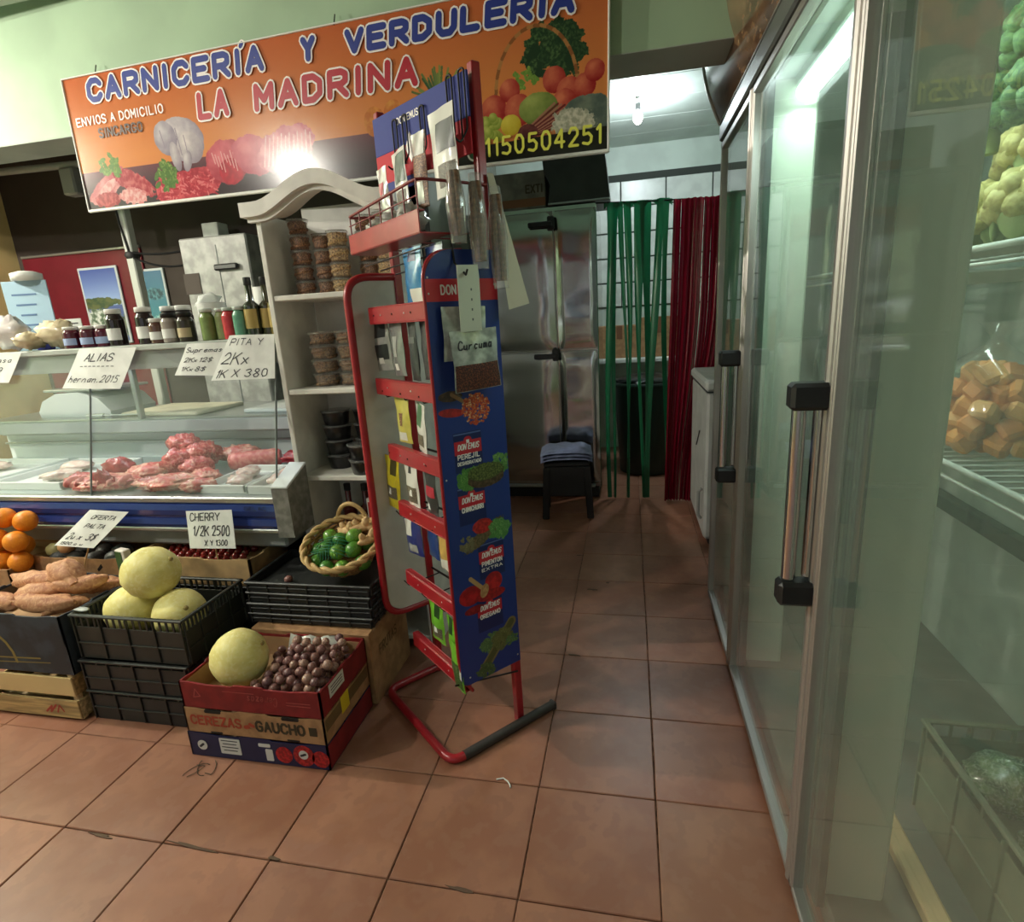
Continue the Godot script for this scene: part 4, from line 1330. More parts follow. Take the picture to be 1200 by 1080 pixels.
func arc_path(pts: Array, r: float, n := 6) -> Array:
	# polyline with rounded inner corners
	var out := [pts[0]]
	for i in range(1, pts.size() - 1):
		var a: Vector3 = (pts[i - 1] - pts[i]).normalized()
		var b: Vector3 = (pts[i + 1] - pts[i]).normalized()
		for k in n + 1:
			var u := float(k) / n
			var p0: Vector3 = pts[i] + a * r
			var p1: Vector3 = pts[i] + b * r
			out.append(p0.lerp(pts[i], u).lerp(pts[i].lerp(p1, u), u))
	out.append(pts[-1])
	return out

func panel_print() -> ImageTexture:
	# blue side panel, 0.225 m x 1.26 m, 1500 px per metre
	var W := 338
	var H := 1890
	var k := Ink.new(W, H, c8(28, 54, 128))
	var Y := func(y: float) -> int: return int((1.51 - y) * 1500)
	var X := func(z: float) -> int: return int((-0.07 - z) * 1500)
	k.rect(0, Y.call(1.437), W, 84, c8(204, 44, 58))
	# spilled red seasoning, spoon, chilli
	rng.seed = 3
	k.ell(X.call(-0.115), Y.call(1.135), 56, 22, c8(88, 62, 46), c8(54, 36, 30), 0.1, 0.03)
	k.line(X.call(-0.12), Y.call(1.14), X.call(-0.19), Y.call(1.095), 16, c8(150, 112, 74))
	k.ell(X.call(-0.115), Y.call(1.09), 62, 18, c8(186, 34, 36), c8(150, 22, 30), 0.05, 0.03, 0.1)
	for i in 300:
		var a := rng.randf() * TAU
		var d := sqrt(rng.randf())
		k.ell(X.call(-0.195) + cos(a) * d * 70, Y.call(1.105) + sin(a) * d * 66 + d * 20, 6, 5, [c8(196, 78, 40), c8(222, 132, 62), c8(150, 40, 30), c8(230, 196, 140)][i % 4], c8(180, 70, 40), 0.1, 0.1, 0, i)
	# four sachets with food pictures
	for q in [[-0.113, 0.987, 0.0], [-0.112, 0.83, 1.0], [-0.165, 0.645, 2.0], [-0.145, 0.475, 3.0]]:
		var x: int = X.call(q[0])
		var y: int = Y.call(q[1] + 0.045)
		k.rect(x, y, 140, 170, c8(20, 36, 92))
		k.rect(x + 2, y + 4, 136, 6, c8(84, 104, 160))
		k.rect(x + 2, y + 36, 136, 58, c8(196, 36, 52))
		k.ell(x + 70, y + 34, 20, 16, c8(196, 36, 52), c8(196, 36, 52), 0.0, 0.02)
		k.ell(x + 70, y + 40, 10, 10, c8(240, 240, 236), c8(240, 240, 236), 0, 0.02, PI / 4, 1, 1.0)
	# parsley bowl
	var bx: int = X.call(-0.205)
	var by: int = Y.call(0.905)
	leaves(k, bx - 76, by + 14, 56, 60, c8(66, 120, 52), c8(126, 172, 84), 61)
	leaves(k, bx + 92, by - 24, 50, 50, c8(74, 124, 58), c8(150, 184, 110), 62)
	k.ell(bx + 12, by + 26, 96, 42, c8(98, 76, 52), c8(64, 48, 34), 0.05, 0.04)
	k.ell(bx + 12, by - 2, 96, 38, c8(112, 122, 60), c8(58, 70, 34), 0.2, 0.08)
	# herb mix
	bx = X.call(-0.19)
	by = Y.call(0.725)
	k.ell(bx, by + 14, 120, 30, c8(120, 100, 70), c8(84, 76, 48), 0.25, 0.06, -0.5)
	k.ell(bx - 4, by - 30, 54, 34, c8(196, 44, 40), c8(150, 26, 28), 0.1, 0.05)
	leaves(k, bx + 84, by + 4, 56, 60, c8(74, 130, 62), c8(140, 184, 110), 63)
	leaves(k, bx - 90, by + 34, 40, 30, c8(110, 104, 74), c8(150, 144, 100), 64)
	# paprika: peppers and wooden spoon
	bx = X.call(-0.17)
	by = Y.call(0.54)
	k.ell(bx - 66, by, 60, 46, c8(190, 22, 30), c8(146, 12, 22), 0.05, 0.02)
	k.ell(bx + 64, by - 30, 48, 46, c8(202, 30, 36), c8(150, 14, 24), 0.05, 0.02)
	k.ell(bx + 44, by + 30, 80, 26, c8(180, 26, 30), c8(140, 16, 22), 0.05, 0.04)
	k.ell(bx - 50, by + 74, 54, 20, c8(150, 24, 28), c8(120, 16, 22), 0.05, 0.04)
	k.line(bx - 60, by - 80, bx + 6, by - 10, 20, c8(190, 150, 96))
	k.ell(bx + 10, by, 22, 34, c8(196, 156, 104), c8(170, 126, 80), 0.05, 0.04, 0.4)
	# oregano on a scoop
	bx = X.call(-0.21)
	by = Y.call(0.345)
	leaves(k, bx - 34, by - 20, 54, 60, c8(70, 104, 62), c8(122, 156, 96), 65)
	k.line(bx - 90, by + 104, bx + 90, by - 84, 52, c8(128, 112, 70))
	k.line(bx - 80, by + 92, bx + 88, by - 84, 32, c8(84, 84, 46))
	leaves(k, bx + 30, by - 16, 62, 40, c8(92, 96, 54), c8(132, 132, 80), 66)
	leaves(k, bx + 86, by + 10, 34, 30, c8(72, 108, 60), c8(120, 150, 96), 67)
	leaves(k, bx - 76, by + 110, 46, 44, c8(60, 84, 48), c8(110, 134, 76), 68)
	return ImageTexture.create_from_image(k.im)

func pouch(called: String, label: String, par_xf: Transform3D, at: Vector3, w: float, h: float, body: Material, deco: Array, turn := 0.0, clear_low := 0.0, tilt := 0.0) -> Node3D:
	# a hanging sachet; at is its top middle in the stand's own axes
	var t := thing(called, label, "sachet", Vector3.ZERO, 0.0, "sachets hanging on the spice stand")
	t.transform = par_xf * Transform3D(ry(turn) * eul(0, 0, tilt), at)
	var front := []
	var back := []
	for i in 11:
		var f := []
		var b := []
		for j in 9:
			var u := j / 8.0 * 2 - 1
			var v := i / 10.0
			var puff := 0.011 * (1 - pow(absf(u), 2.5)) * sin(PI * clampf(v * 0.92 + 0.02, 0, 1)) * (0.5 + v * 0.7)
			var x := u * w / 2 * (1.0 - 0.05 * sin(v * PI))
			var wr := 0.0012 * sin(u * 5.0 + v * 11.0)
			f.append(Vector3(x, -v * h, puff + wr + 0.0006))
			b.append(Vector3(x, -v * h, -puff + wr - 0.0006))
		b.reverse()
		front.append(f)
		back.append(b)
	var m := MB.new()
	m.grid(front)
	m.grid(back)
	part(t, "bag", m.done(), body)
	for d in deco:
		# [name, u0, u1, v0, v1, material]
		var g := []
		for i in 7:
			var row := []
			for j in 7:
				var u := lerpf(d[1], d[2], j / 6.0) * 2 - 1
				var v := lerpf(d[3], d[4], i / 6.0)
				var puff := 0.011 * (1 - pow(absf(u), 2.5)) * sin(PI * clampf(v * 0.92 + 0.02, 0, 1)) * (0.5 + v * 0.7)
				row.append(Vector3(u * w / 2 * (1.0 - 0.05 * sin(v * PI)), -v * h, puff + 0.0012 * sin(u * 5.0 + v * 11.0) + 0.0016))
			g.append(row)
		m = MB.new()
		m.grid(g)
		part(t, d[0], m.done(), d[5])
	return t

func build_stand() -> void:
	var red := mat("stand_red", c8(168, 26, 38), 0.35, tex("mottle", 0.012, 0.93, 3), 3.0, {"coat": 0.3})
	var darkf := mat("stand_foot", c8(64, 56, 52), 0.6, tex("mottle", 0.012, 0.93, 3), 5.0)
	var wire := mat("wire_dark", c8(40, 30, 32), 0.4, null, 1.0, {"metal": 0.4})
	var rwire := mat("wire_red", c8(128, 34, 38), 0.4)
	var xf := Transform3D(Basis(Vector3.UP, deg_to_rad(-41.6)), Vector3(0.697, 0, -0.672))
	var t := thing("spice_stand", "red metal spice display stand with a blue printed side panel", "display stand", Vector3(0.697, 0, -0.672), deg_to_rad(-41.6))
	# base: bent tube on the floor, its front leg worn dark
	var m := MB.new()
	m.tube(arc_path([Vector3(0.0, 0.014, -0.34), Vector3(0.0, 0.014, 0.0), Vector3(0.4626, 0.014, 0.0), Vector3(0.4626, 0.014, -0.08)], 0.05), 0.014, 10)
	part(t, "base_tube", m.done(), red)
	m = MB.new()
	m.tube([Vector3(0.4626, 0.0141, -0.045), Vector3(0.465, 0.0141, -0.405)], 0.0155, 10)
	m.box(Vector3(0.465, 0.014, -0.41), Vector3(0.03, 0.027, 0.012), 0.003)
	part(t, "worn_foot", m.done(), darkf)
	# posts
	for q in [[0.0, -0.225, 1.96, -0.012], [0.4325, -0.29, 1.96, 0.0]]:
		m = MB.new()
		m.box(Vector3(q[0], q[2] / 2, q[1] + 0.01), Vector3(0.026, q[2], 0.026), 0.003, Basis(Vector3.RIGHT, 0.006))
		part(t, "post", m.done(), red)
	m = MB.new()
	m.tube([Vector3(0.449, 0.2, -0.28), Vector3(0.42, 0.235, -0.06)], 0.003, 6)
	part(t, "brace_wire", m.done(), wire)
	# left side panel: off-white board in a red bent tube
	m = MB.new()
	m.xf = Transform3D(Basis(Vector3(0, 0, -1), Vector3(0, 1, 0), Vector3(1, 0, 0)), Vector3.ZERO)
	m.prism(rounded(0.04, 0.315, 0.225, 1.475, 0.07, [1, 0, 0, 1]), -0.004, 0.004)
	part(t, "white_side_panel", m.done(), mat("panel_offwhite", c8(212, 210, 200), 0.5, tex("mottle", 0.012, 0.93, 3), 2.0))
	m = MB.new()
	m.tube(arc_path([Vector3(0, 0.305, -0.225), Vector3(0, 0.305, -0.035), Vector3(0, 1.48, -0.035), Vector3(0, 1.48, -0.225)], 0.075, 8), 0.0125, 10)
	part(t, "side_frame_tube", m.done(), red)
	# right side panel with the printed face
	var out := rounded(0.07, 0.235, 0.295, 1.51, 0.085, [0.35, 0, 0, 1])
	m = MB.new()
	m.xf = Transform3D(Basis(Vector3(0, 0, -1), Vector3(0, 1, 0), Vector3(1, 0, 0)), Vector3.ZERO)
	m.prism(out, 0.4455, 0.4475)
	var pm := mat("panel_print", Color.WHITE, 0.3, panel_print(), 0.0, {"spec": 0.5})
	pm.texture_repeat = false
	var sp := part(t, "blue_side_panel", m.done(), pm)
	m = MB.new()
	m.xf = Transform3D(Basis(Vector3(0, 0, -1), Vector3(0, 1, 0), Vector3(1, 0, 0)), Vector3.ZERO)
	m.prism(out, 0.436, 0.4454)
	part(t, "panel_back_sheet", m.done(), mat("panel_offwhite"))
	m = MB.new()
	m.tube(arc_path([Vector3(0.441, 0.245, -0.085), Vector3(0.441, 0.27, -0.0695), Vector3(0.441, 1.5, -0.0695), Vector3(0.441, 1.508, -0.19)], 0.075, 8), 0.006, 8)
	part(t, "panel_edge", m.done(), red)
	# lettering on the panel, facing the right front
	var pl := Basis(Vector3(0, 0, -1), Vector3(0, 1, 0), Vector3(1, 0, 0))
	var lw := mat("letter_outline", c8(242, 236, 232), 0.4)
	m = MB.new()
	text_fit(m, "DON EMUS", Vector2(0.115, 1.398), 0.022, 0.0021, 0.125, 0.0)
	for q in [[0.113, 0.987, "PEREJIL", "DESHIDRATADO"], [0.112, 0.83, "CHIMICHURRI", ""], [0.165, 0.645, "PIMENTON", "EXTRA"], [0.145, 0.475, "OREGANO", ""]]:
		text_fit(m, "DON EMUS", Vector2(q[0] + 0.012, q[1] - 0.01), 0.015, 0.0015, 0.072, 0.0, 0.2)
		text_fit(m, q[2], Vector2(q[0] + 0.01, q[1] - 0.037), 0.013, 0.0016, 0.076, 0.0)
		if q[3]:
			text_fit(m, q[3], Vector2(q[0] + 0.008, q[1] - 0.054), 0.009, 0.0011, 0.08, 0.0)
	part(sp, "lettering", m.done(), lw, Vector3(0.4482, 0, 0), pl)
	m = MB.new()
	for q in [[-0.078, 1.4], [-0.078, 1.44], [-0.08, 0.9], [-0.1, 0.26], [-0.285, 0.26], [-0.285, 1.42]]:
		m.blob(Vector3(0.4476, q[1], q[0]), Vector3(0.002, 0.003, 0.003), 0, 1, 0, 8)
	part(t, "rivets", m.done(), mat("rivet", c8(220, 220, 214), 0.3, null, 1.0, {"metal": 0.7}))
	# price rails: red channels between the sides
	for q in [[1.385, 0.03], [1.163, 0.022], [0.948, 0.06], [0.757, 0.09], [0.503, 0.085], [0.258, 0.085]]:
		var y: float = q[0]
		var x0: float = q[1]
		m = MB.new()
		m.box(Vector3((x0 + 0.436) / 2, y - 0.026, -0.088), Vector3(0.436 - x0, 0.044, 0.003), 0.001)
		m.box(Vector3((x0 + 0.436) / 2, y - 0.002, -0.096), Vector3(0.436 - x0, 0.004, 0.018), 0.001)
		m.box(Vector3((x0 + 0.436) / 2, y - 0.05, -0.096), Vector3(0.436 - x0, 0.004, 0.018), 0.001)
		m.box(Vector3((x0 + 0.436) / 2, y - 0.026, -0.108), Vector3(0.436 - x0, 0.05, 0.003), 0.001)
		var rl := part(t, "price_rail", m.done(), red)
		m = MB.new()
		for x in [x0 + 0.09, x0 + 0.25]:
			m.blob(Vector3(x, y - 0.026, -0.086), Vector3(0.003, 0.003, 0.002), 0, 1, 0, 8)
		part(rl, "rivets", m.done(), mat("rivet"))
	# back bars and hooks
	for y in [1.345, 1.11, 0.905, 0.70, 0.44]:
		m = MB.new()
		m.tube([Vector3(0.0, y, -0.225), Vector3(0.43, y, -0.235)], 0.004, 6)
		part(t, "back_bar", m.done(), wire)
		for x in [0.07, 0.2, 0.32]:
			m = MB.new()
			m.tube([Vector3(x, y, -0.228), Vector3(x, y - 0.006, -0.1), Vector3(x, y + 0.016, -0.085)], 0.0024, 6)
			part(t, "hook", m.done(), wire)
	# header board: blue over red
	var hb := Basis(Vector3.UP, atan2(0.06, 0.449))
	var hd := part(t, "header_board", bxm(Vector3(0.446, 0.105, 0.006), 0.001, Vector3(0.223, 1.883, 0.016)), mat("header_blue", c8(44, 58, 140), 0.7), Vector3(0, 0, -0.203), hb)
	part(hd, "red_half", bxm(Vector3(0.446, 0.085, 0.006), 0.001, Vector3(0.223, 1.788, 0.016)), mat("header_red", c8(200, 34, 50), 0.7))
	part(hd, "blue_foot", bxm(Vector3(0.2, 0.03, 0.006), 0.001, Vector3(0.1, 1.735, 0.0165)), mat("header_blue"))
	m = MB.new()
	m.prism(PackedVector2Array([Vector2(0.16, 1.82), Vector2(0.185, 1.86), Vector2(0.21, 1.82), Vector2(0.185, 1.78)]), 0.019, 0.0205)
	text_fit(m, "DON EMUS", Vector2(0.13, 1.89), 0.016, 0.0016, 0.11, 0.0205)
	part(hd, "emblem", m.done(), mat("letter_outline"))
	for x in [0.11, 0.16, 0.245, 0.37, 0.42]:
		m = MB.new()
		var hgt := 1.905 if x < 0.3 else 1.94
		m.tube(arc_path([Vector3(x, 1.78, 0.023), Vector3(x, hgt, 0.024), Vector3(x + 0.022, hgt, 0.024), Vector3(x + 0.024, 1.8, 0.026), Vector3(x + 0.02, 1.765, 0.05), Vector3(x + 0.02, 1.775, 0.065)], 0.01, 4), 0.0026, 6)
		part(hd, "hook", m.done(), mat("cord_black"))
	# wire basket under the header with a red front tray
	m = MB.new()
	m.box(Vector3(0.21, 1.575, -0.075), Vector3(0.46, 0.052, 0.004), 0.001)
	m.box(Vector3(0.21, 1.602, -0.083), Vector3(0.46, 0.004, 0.02), 0.001)
	m.box(Vector3(0.21, 1.549, -0.12), Vector3(0.46, 0.004, 0.09), 0.001)
	part(t, "basket_tray", m.done(), red)
	m = MB.new()
	m.tube(arc_path([Vector3(0.0, 1.665, -0.225), Vector3(-0.02, 1.655, -0.075), Vector3(0.445, 1.672, -0.075), Vector3(0.449, 1.672, -0.28)], 0.03, 4), 0.004, 6)
	part(t, "basket_rim", m.done(), rwire)
	m = MB.new()
	for k in 7:
		var x := 0.0 + 0.073 * k
		m.tube([Vector3(x, 1.6, -0.076), Vector3(x, 1.66 + 0.002 * k, -0.076)], 0.0022, 5)
	m.tube([Vector3(-0.01, 1.63, -0.076), Vector3(0.44, 1.635, -0.076)], 0.002, 5)
	for k in 5:
		m.tube([Vector3(0.04 + 0.09 * k, 1.556, -0.075), Vector3(0.04 + 0.09 * k, 1.556, -0.24)], 0.0024, 5)
	part(t, "basket_wires", m.done(), rwire)
	for k in 3:
		m = MB.new()
		m.tube([Vector3(0.02, 1.51 - 0.012 * k, -0.1 - 0.05 * k), Vector3(0.44, 1.52 - 0.012 * k, -0.1 - 0.05 * k)], 0.0025, 5)
		part(t, "rack_wire", m.done(), wire)
	# ---- sachets ----
	var silver := mat("sachet_silver", c8(206, 206, 200), 0.25, tex("mottle", 0.012, 0.93, 3), 8.0, {"metal": 0.2, "coat": 0.5})
	var whitep := mat("sachet_white", c8(222, 222, 212), 0.35, null, 1.0, {"coat": 0.3})
	var greend := mat("deco_green", c8(54, 84, 66), 0.4)
	var greyd := mat("deco_grey", c8(96, 100, 98), 0.35)
	var herb := mat("deco_herb", Color.WHITE, 0.5, ramp("herb", 0.05, c8(96, 90, 70), c8(44, 40, 34), 33, 0.3, 0.6, 3, 256, c8(170, 160, 136)), 14.0)
	var spec := mat("deco_brown", Color.WHITE, 0.5, ramp("brownspice", 0.05, c8(166, 122, 84), c8(86, 54, 36), 34, 0.3, 0.6, 3), 12.0)
	pouch("spice_sachet", "white sachet with a dark green label hanging under the header board", xf, Vector3(0.205, 1.80, -0.155), 0.095, 0.175, whitep, [["label", 0.3, 0.95, 0.06, 0.5, greend], ["window", 0.25, 0.92, 0.62, 0.92, herb]], -6, 0, 3)
	pouch("spice_sachet", "clear sachet of brown spice between the two white sachets", xf, Vector3(0.305, 1.82, -0.168), 0.075, 0.185, spec, [["clear_top", 0.05, 0.95, 0.0, 0.3, silver], ["label", 0.2, 0.8, 0.66, 0.95, silver]], 0, 0, -2)
	pouch("spice_sachet", "largest white sachet with a grey label at the right of the header", xf, Vector3(0.408, 1.85, -0.18), 0.11, 0.205, whitep, [["label", 0.3, 0.97, 0.16, 0.5, greyd], ["window", 0.28, 0.95, 0.64, 0.9, herb]], 4, 0, 3)
	pouch("spice_sachet", "small silver sachet with a red mark at the left of the header", xf, Vector3(0.11, 1.775, -0.145), 0.06, 0.14, silver, [["red_mark", 0.3, 0.75, 0.3, 0.55, mat("deco_red", c8(176, 40, 58), 0.4)]], 0, 0, 4)
	# crinkled bags lying in the basket
	rng.seed = 12
	for q in [[0.07, "crinkled silver bag at the left of the wire basket"], [0.17, "crinkled silver bag second from the left in the wire basket"], [0.27, "crinkled silver bag in the middle of the wire basket"]]:
		var b := MB.new()
		b.blob(Vector3.ZERO, Vector3(0.044, 0.034, 0.045), 0.5, 3.2, int(q[0] * 100), 20)
		solo("crinkled_bag", b.done(), silver, q[1], "bag", xf * Vector3(q[0], 1.612, -0.145), Basis(Vector3.UP, deg_to_rad(-41.6 + rng.randf() * 30)), "silver bags in the wire basket")
	# long bags of cinnamon sticks by the right post
	for q in [[0.47, 1.69, -0.165, 0.15, "upper long bag of cinnamon sticks beside the wire basket"], [0.49, 1.665, -0.215, 0.19, "lower long bag of cinnamon sticks by the right post"], [0.505, 1.635, -0.265, 0.21, "longest cinnamon bag hanging above the blue panel"]]:
		var c := thing("cinnamon_bag", q[4], "bag", xf * Vector3(q[0], q[1], q[2]), deg_to_rad(-41.6), "cinnamon bags on the spice stand")
		for k in 5:
			m = MB.new()
			var a := k * 1.3
			m.tube([Vector3(cos(a) * 0.012, 0.0, sin(a) * 0.008), Vector3(cos(a) * 0.014 + 0.004, -q[3] * 0.5, sin(a) * 0.01), Vector3(cos(a) * 0.012 + 0.006, -q[3], sin(a) * 0.008)], [0.007, 0.008, 0.006], 8)
			part(c, "cinnamon_stick", m.done(), mat("cinnamon", c8(140, 100, 72), 0.7, tex("grain", 0.03, 0.6, 9), 10.0))
		m = MB.new()
		m.tube([Vector3(0, 0.02, 0), Vector3(0.002, -q[3] * 0.5, 0), Vector3(0.005, -q[3] - 0.02, 0)], [0.014, 0.026, 0.02], 12)
		part(c, "cellophane", m.done(), mat("cellophane", c8(226, 224, 216), 0.08, null, 1.0, {"alpha": 0.22}))
	# beige paper strip hanging behind the right post
	var rows := []
	for i in 13:
		var v := i / 12.0
		var wdt := lerpf(0.02, 0.085, v)
		rows.append([Vector3(0.455 + 0.035 * v, 1.70 - 0.35 * v, -0.28 - 0.02 * v), Vector3(0.455 + 0.02 * v, 1.70 - 0.35 * v + 0.015 * v, -0.28 - 0.02 * v - wdt)])
	m = MB.new()
	m.grid(rows)
	var st := solo("paper_strip", m.done(), mat("strip_beige", c8(192, 180, 158), 0.7), "long beige cardboard strip hanging at the stand's right post", "strip")
	st.transform = xf
	# sachets on the hooks below
	var blues := mat("sachet_blue", c8(46, 136, 196), 0.25, tex("mottle", 0.012, 0.93, 3), 8.0, {"coat": 0.6})
	pouch("spice_sachet", "bright blue sachet on the uppermost hooks of the stand", xf, Vector3(0.305, 1.53, -0.115), 0.105, 0.15, blues, [["dark_label", 0.35, 0.75, 0.05, 0.24, mat("deco_navy", c8(28, 42, 98), 0.4)], ["white_patch", 0.42, 0.95, 0.72, 0.98, whitep]], 0, 0, 0)
	pouch("spice_sachet", "dark blue sachet right of the bright blue one", xf, Vector3(0.395, 1.53, -0.135), 0.09, 0.15, mat("sachet_navy", c8(34, 66, 128), 0.3, null, 1.0, {"coat": 0.5}), [], 0, 0, 0)
	var grey1 := mat("sachet_clear_grey", c8(176, 178, 172), 0.25, tex("mottle", 0.012, 0.93, 3), 8.0, {"coat": 0.5})
	pouch("spice_sachet", "grey sachet with two black bands on the second row of hooks", xf, Vector3(0.03, 1.345, -0.118), 0.1, 0.16, grey1, [["black_band", 0.1, 0.85, 0.04, 0.34, mat("deco_black", c8(44, 48, 48), 0.4)], ["black_cap", 0.15, 0.9, 0.48, 0.78, mat("deco_black")], ["price_tag", 0.35, 0.62, 0.74, 0.86, whitep]], 8, 0, 4)
	pouch("spice_sachet", "silver grey sachet in the middle of the second row", xf, Vector3(0.16, 1.345, -0.112), 0.105, 0.17, mat("sachet_smoke", c8(146, 148, 146), 0.2, tex("mottle", 0.012, 0.93, 3), 9.0, {"metal": 0.4}), [["oval", 0.35, 0.65, 0.3, 0.66, grey1], ["price_tag", 0.4, 0.6, 0.78, 0.9, whitep]], -5, 0, 2)
	pouch("spice_sachet", "black sachet at the right of the second row", xf, Vector3(0.262, 1.345, -0.115), 0.07, 0.18, mat("deco_black"), [["grey_band", 0.1, 0.9, 0.3, 0.4, greyd]], -10, 0, 1)
	pouch("spice_sachet", "thin black sachet beside the panel on the second row", xf, Vector3(0.33, 1.345, -0.12), 0.07, 0.175, mat("sachet_charcoal", c8(58, 58, 60), 0.3), [], -6, 0, 2)
	var yel := mat("sachet_yellow", c8(206, 196, 92), 0.3, tex("mottle", 0.012, 0.93, 3), 8.0, {"coat": 0.4})
	pouch("spice_sachet", "pale yellow sachet on the third row of hooks", xf, Vector3(0.14, 1.105, -0.115), 0.095, 0.145, yel, [["oval", 0.38, 0.62, 0.34, 0.62, spec], ["white_patch", 0.15, 0.75, 0.76, 0.95, whitep], ["price_tag", 0.4, 0.62, 0.82, 0.93, mat("paper")]], 0, 0, 2)
	pouch("spice_sachet", "white sachet with green label next to the pale yellow one", xf, Vector3(0.272, 1.1, -0.112), 0.1, 0.155, whitep, [["green_label", 0.25, 0.75, 0.02, 0.46, mat("deco_leaf", c8(78, 122, 86), 0.4)], ["window", 0.3, 0.85, 0.6, 0.85, herb]], -14, 0, -6)
	pouch("spice_sachet", "bright yellow sachet at the left of the fourth row", xf, Vector3(0.05, 0.9, -0.1), 0.085, 0.185, mat("sachet_lemon", c8(220, 204, 40), 0.3, tex("mottle", 0.012, 0.93, 3), 8.0, {"coat": 0.4}), [["dark_label", 0.45, 0.85, 0.02, 0.34, mat("deco_olive", c8(72, 66, 28), 0.4)], ["window", 0.15, 0.85, 0.56, 0.8, herb], ["price_tag", 0.3, 0.52, 0.6, 0.72, mat("paper")]], 6, 0, -5)
	pouch("spice_sachet", "white sachet with dried mushrooms in the middle of the fourth row", xf, Vector3(0.168, 0.895, -0.108), 0.1, 0.155, whitep, [["dark_label", 0.4, 0.62, 0.0, 0.2, mat("deco_black")], ["window", 0.15, 0.9, 0.48, 0.82, herb], ["price_tag", 0.42, 0.66, 0.54, 0.68, mat("paper")]], -4, 0, 2)
	pouch("spice_sachet", "black and red sachet at the right of the fourth row", xf, Vector3(0.288, 0.89, -0.112), 0.09, 0.15, mat("deco_black"), [["red_label", 0.1, 0.92, 0.3, 0.52, mat("deco_red")], ["price_tag", 0.3, 0.55, 0.66, 0.8, mat("paper")]], -8, 0, 2)
	pouch("spice_sachet", "navy sachet with a white paper strip on the fifth row", xf, Vector3(0.12, 0.69, -0.115), 0.105, 0.125, mat("sachet_deepblue", c8(38, 50, 118), 0.3, null, 1.0, {"coat": 0.4}), [["white_strip", 0.05, 0.5, 0.02, 0.46, whitep], ["oval", 0.2, 0.75, 0.68, 0.92, grey1]], 4, 0, 4)
	pouch("spice_sachet", "dark navy sachet behind the one with the paper strip", xf, Vector3(0.2, 0.695, -0.145), 0.09, 0.125, mat("sachet_navy"), [], -6, 0, 2)
	pouch("spice_sachet", "orange and yellow sachet beside the panel on the fifth row", xf, Vector3(0.31, 0.7, -0.125), 0.065, 0.13, mat("sachet_amber", c8(206, 170, 92), 0.3, tex("mottle", 0.012, 0.93, 3), 8.0), [["white_foot", 0.05, 0.95, 0.7, 0.98, whitep]], -4, 0, 1)
	var lime := mat("sachet_lime", c8(118, 190, 56), 0.3, tex("mottle", 0.012, 0.93, 3), 8.0, {"coat": 0.4})
	pouch("spice_sachet", "bright green sachet on the lowest row, left one", xf, Vector3(0.235, 0.428, -0.115), 0.09, 0.145, lime, [["dark_label", 0.45, 0.8, 0.0, 0.36, mat("deco_forest", c8(40, 74, 34), 0.4)], ["window", 0.15, 0.9, 0.6, 0.88, herb], ["price_tag", 0.42, 0.64, 0.6, 0.74, mat("paper")]], 0, 0, 0)
	pouch("spice_sachet", "bright green sachet on the lowest row, right one", xf, Vector3(0.345, 0.415, -0.11), 0.085, 0.15, lime, [["dark_label", 0.25, 0.6, 0.0, 0.36, mat("deco_forest")], ["window", 0.15, 0.9, 0.6, 0.9, herb]], -8, 0, 3)
	pouch("spice_sachet", "green herb sachet resting in the lowest tray at the panel's foot", xf, Vector3(0.39, 0.36, -0.085), 0.09, 0.15, lime, [["window", 0.1, 0.95, 0.4, 0.95, mat("deco_herbgreen", Color.WHITE, 0.5, ramp("herbg", 0.05, c8(92, 118, 58), c8(48, 66, 30), 35, 0.3, 0.6, 3), 14.0)]], -10, 0, 10)
	# on the blue panel: pale cardboard tag and zip bags of spice on a hook
	var face := xf * Transform3D(Basis(Vector3(0, 0, -1), Vector3(0, 1, 0), Vector3(1, 0, 0)), Vector3(0.449, 0, 0))
	var hk := thing("panel_hook", "black wire hook on the face of the blue panel", "hook", Vector3.ZERO)
	hk.transform = face
	m = MB.new()
	m.tube([Vector3(0.16, 1.53, -0.004), Vector3(0.158, 1.475, 0.006), Vector3(0.15, 1.44, 0.07), Vector3(0.15, 1.452, 0.078)], 0.003, 6)
	part(hk, "wire", m.done(), mat("cord_black"))
	var tg := thing("cardboard_tag", "pale blank cardboard tag hanging on the blue panel's hook", "tag", Vector3.ZERO)
	tg.transform = face * Transform3D(eul(3, 0, 1), Vector3(0.164, 1.465, 0.058))
	m = MB.new()
	m.prism(PackedVector2Array([Vector2(-0.033, -0.165), Vector2(0.033, -0.165), Vector2(0.033, -0.03), Vector2(0.03, 0), Vector2(-0.033, 0)]), 0.0, 0.0015)
	part(tg, "card", m.done(), mat("tag_cream", c8(206, 208, 190), 0.7))
	m = MB.new()
	for k in 4:
		m.box(Vector3(0.006, -0.06 - 0.025 * k, 0.0018), Vector3(0.004, 0.006, 0.0004))
	part(tg, "punched_marks", m.done(), mat("deco_grey"))
	var clearbag := mat("zip_bag", c8(216, 218, 214), 0.18, tex("crinkle", 0.012, 0.72, 41), 5.0, {"metal": 0.45, "coat": 0.7})
	var spice_red := mat("spice_brown", Color.WHITE, 0.6, ramp("spicebr", 0.05, c8(122, 62, 40), c8(58, 30, 24), 36, 0.3, 0.65, 3), 12.0)
	var zb := pouch("zip_bag", "clear zip bag of brown spice hanging lowest on the blue panel", face, Vector3(0.178, 1.305, 0.04), 0.15, 0.16, clearbag, [["spice_fill", 0.02, 0.98, 0.56, 0.99, spice_red]], 0, 0, 2)
	pouch("zip_bag", "clear zip bag behind the blank tag on the blue panel", face, Vector3(0.17, 1.365, 0.014), 0.14, 0.14, clearbag, [], 0, 0, -1)
	m = MB.new()
	text_fit(m, "Curcuma", Vector2(-0.055, -0.05), 0.022, 0.0017, 0.11, 0.0, 0.2, 0.04)
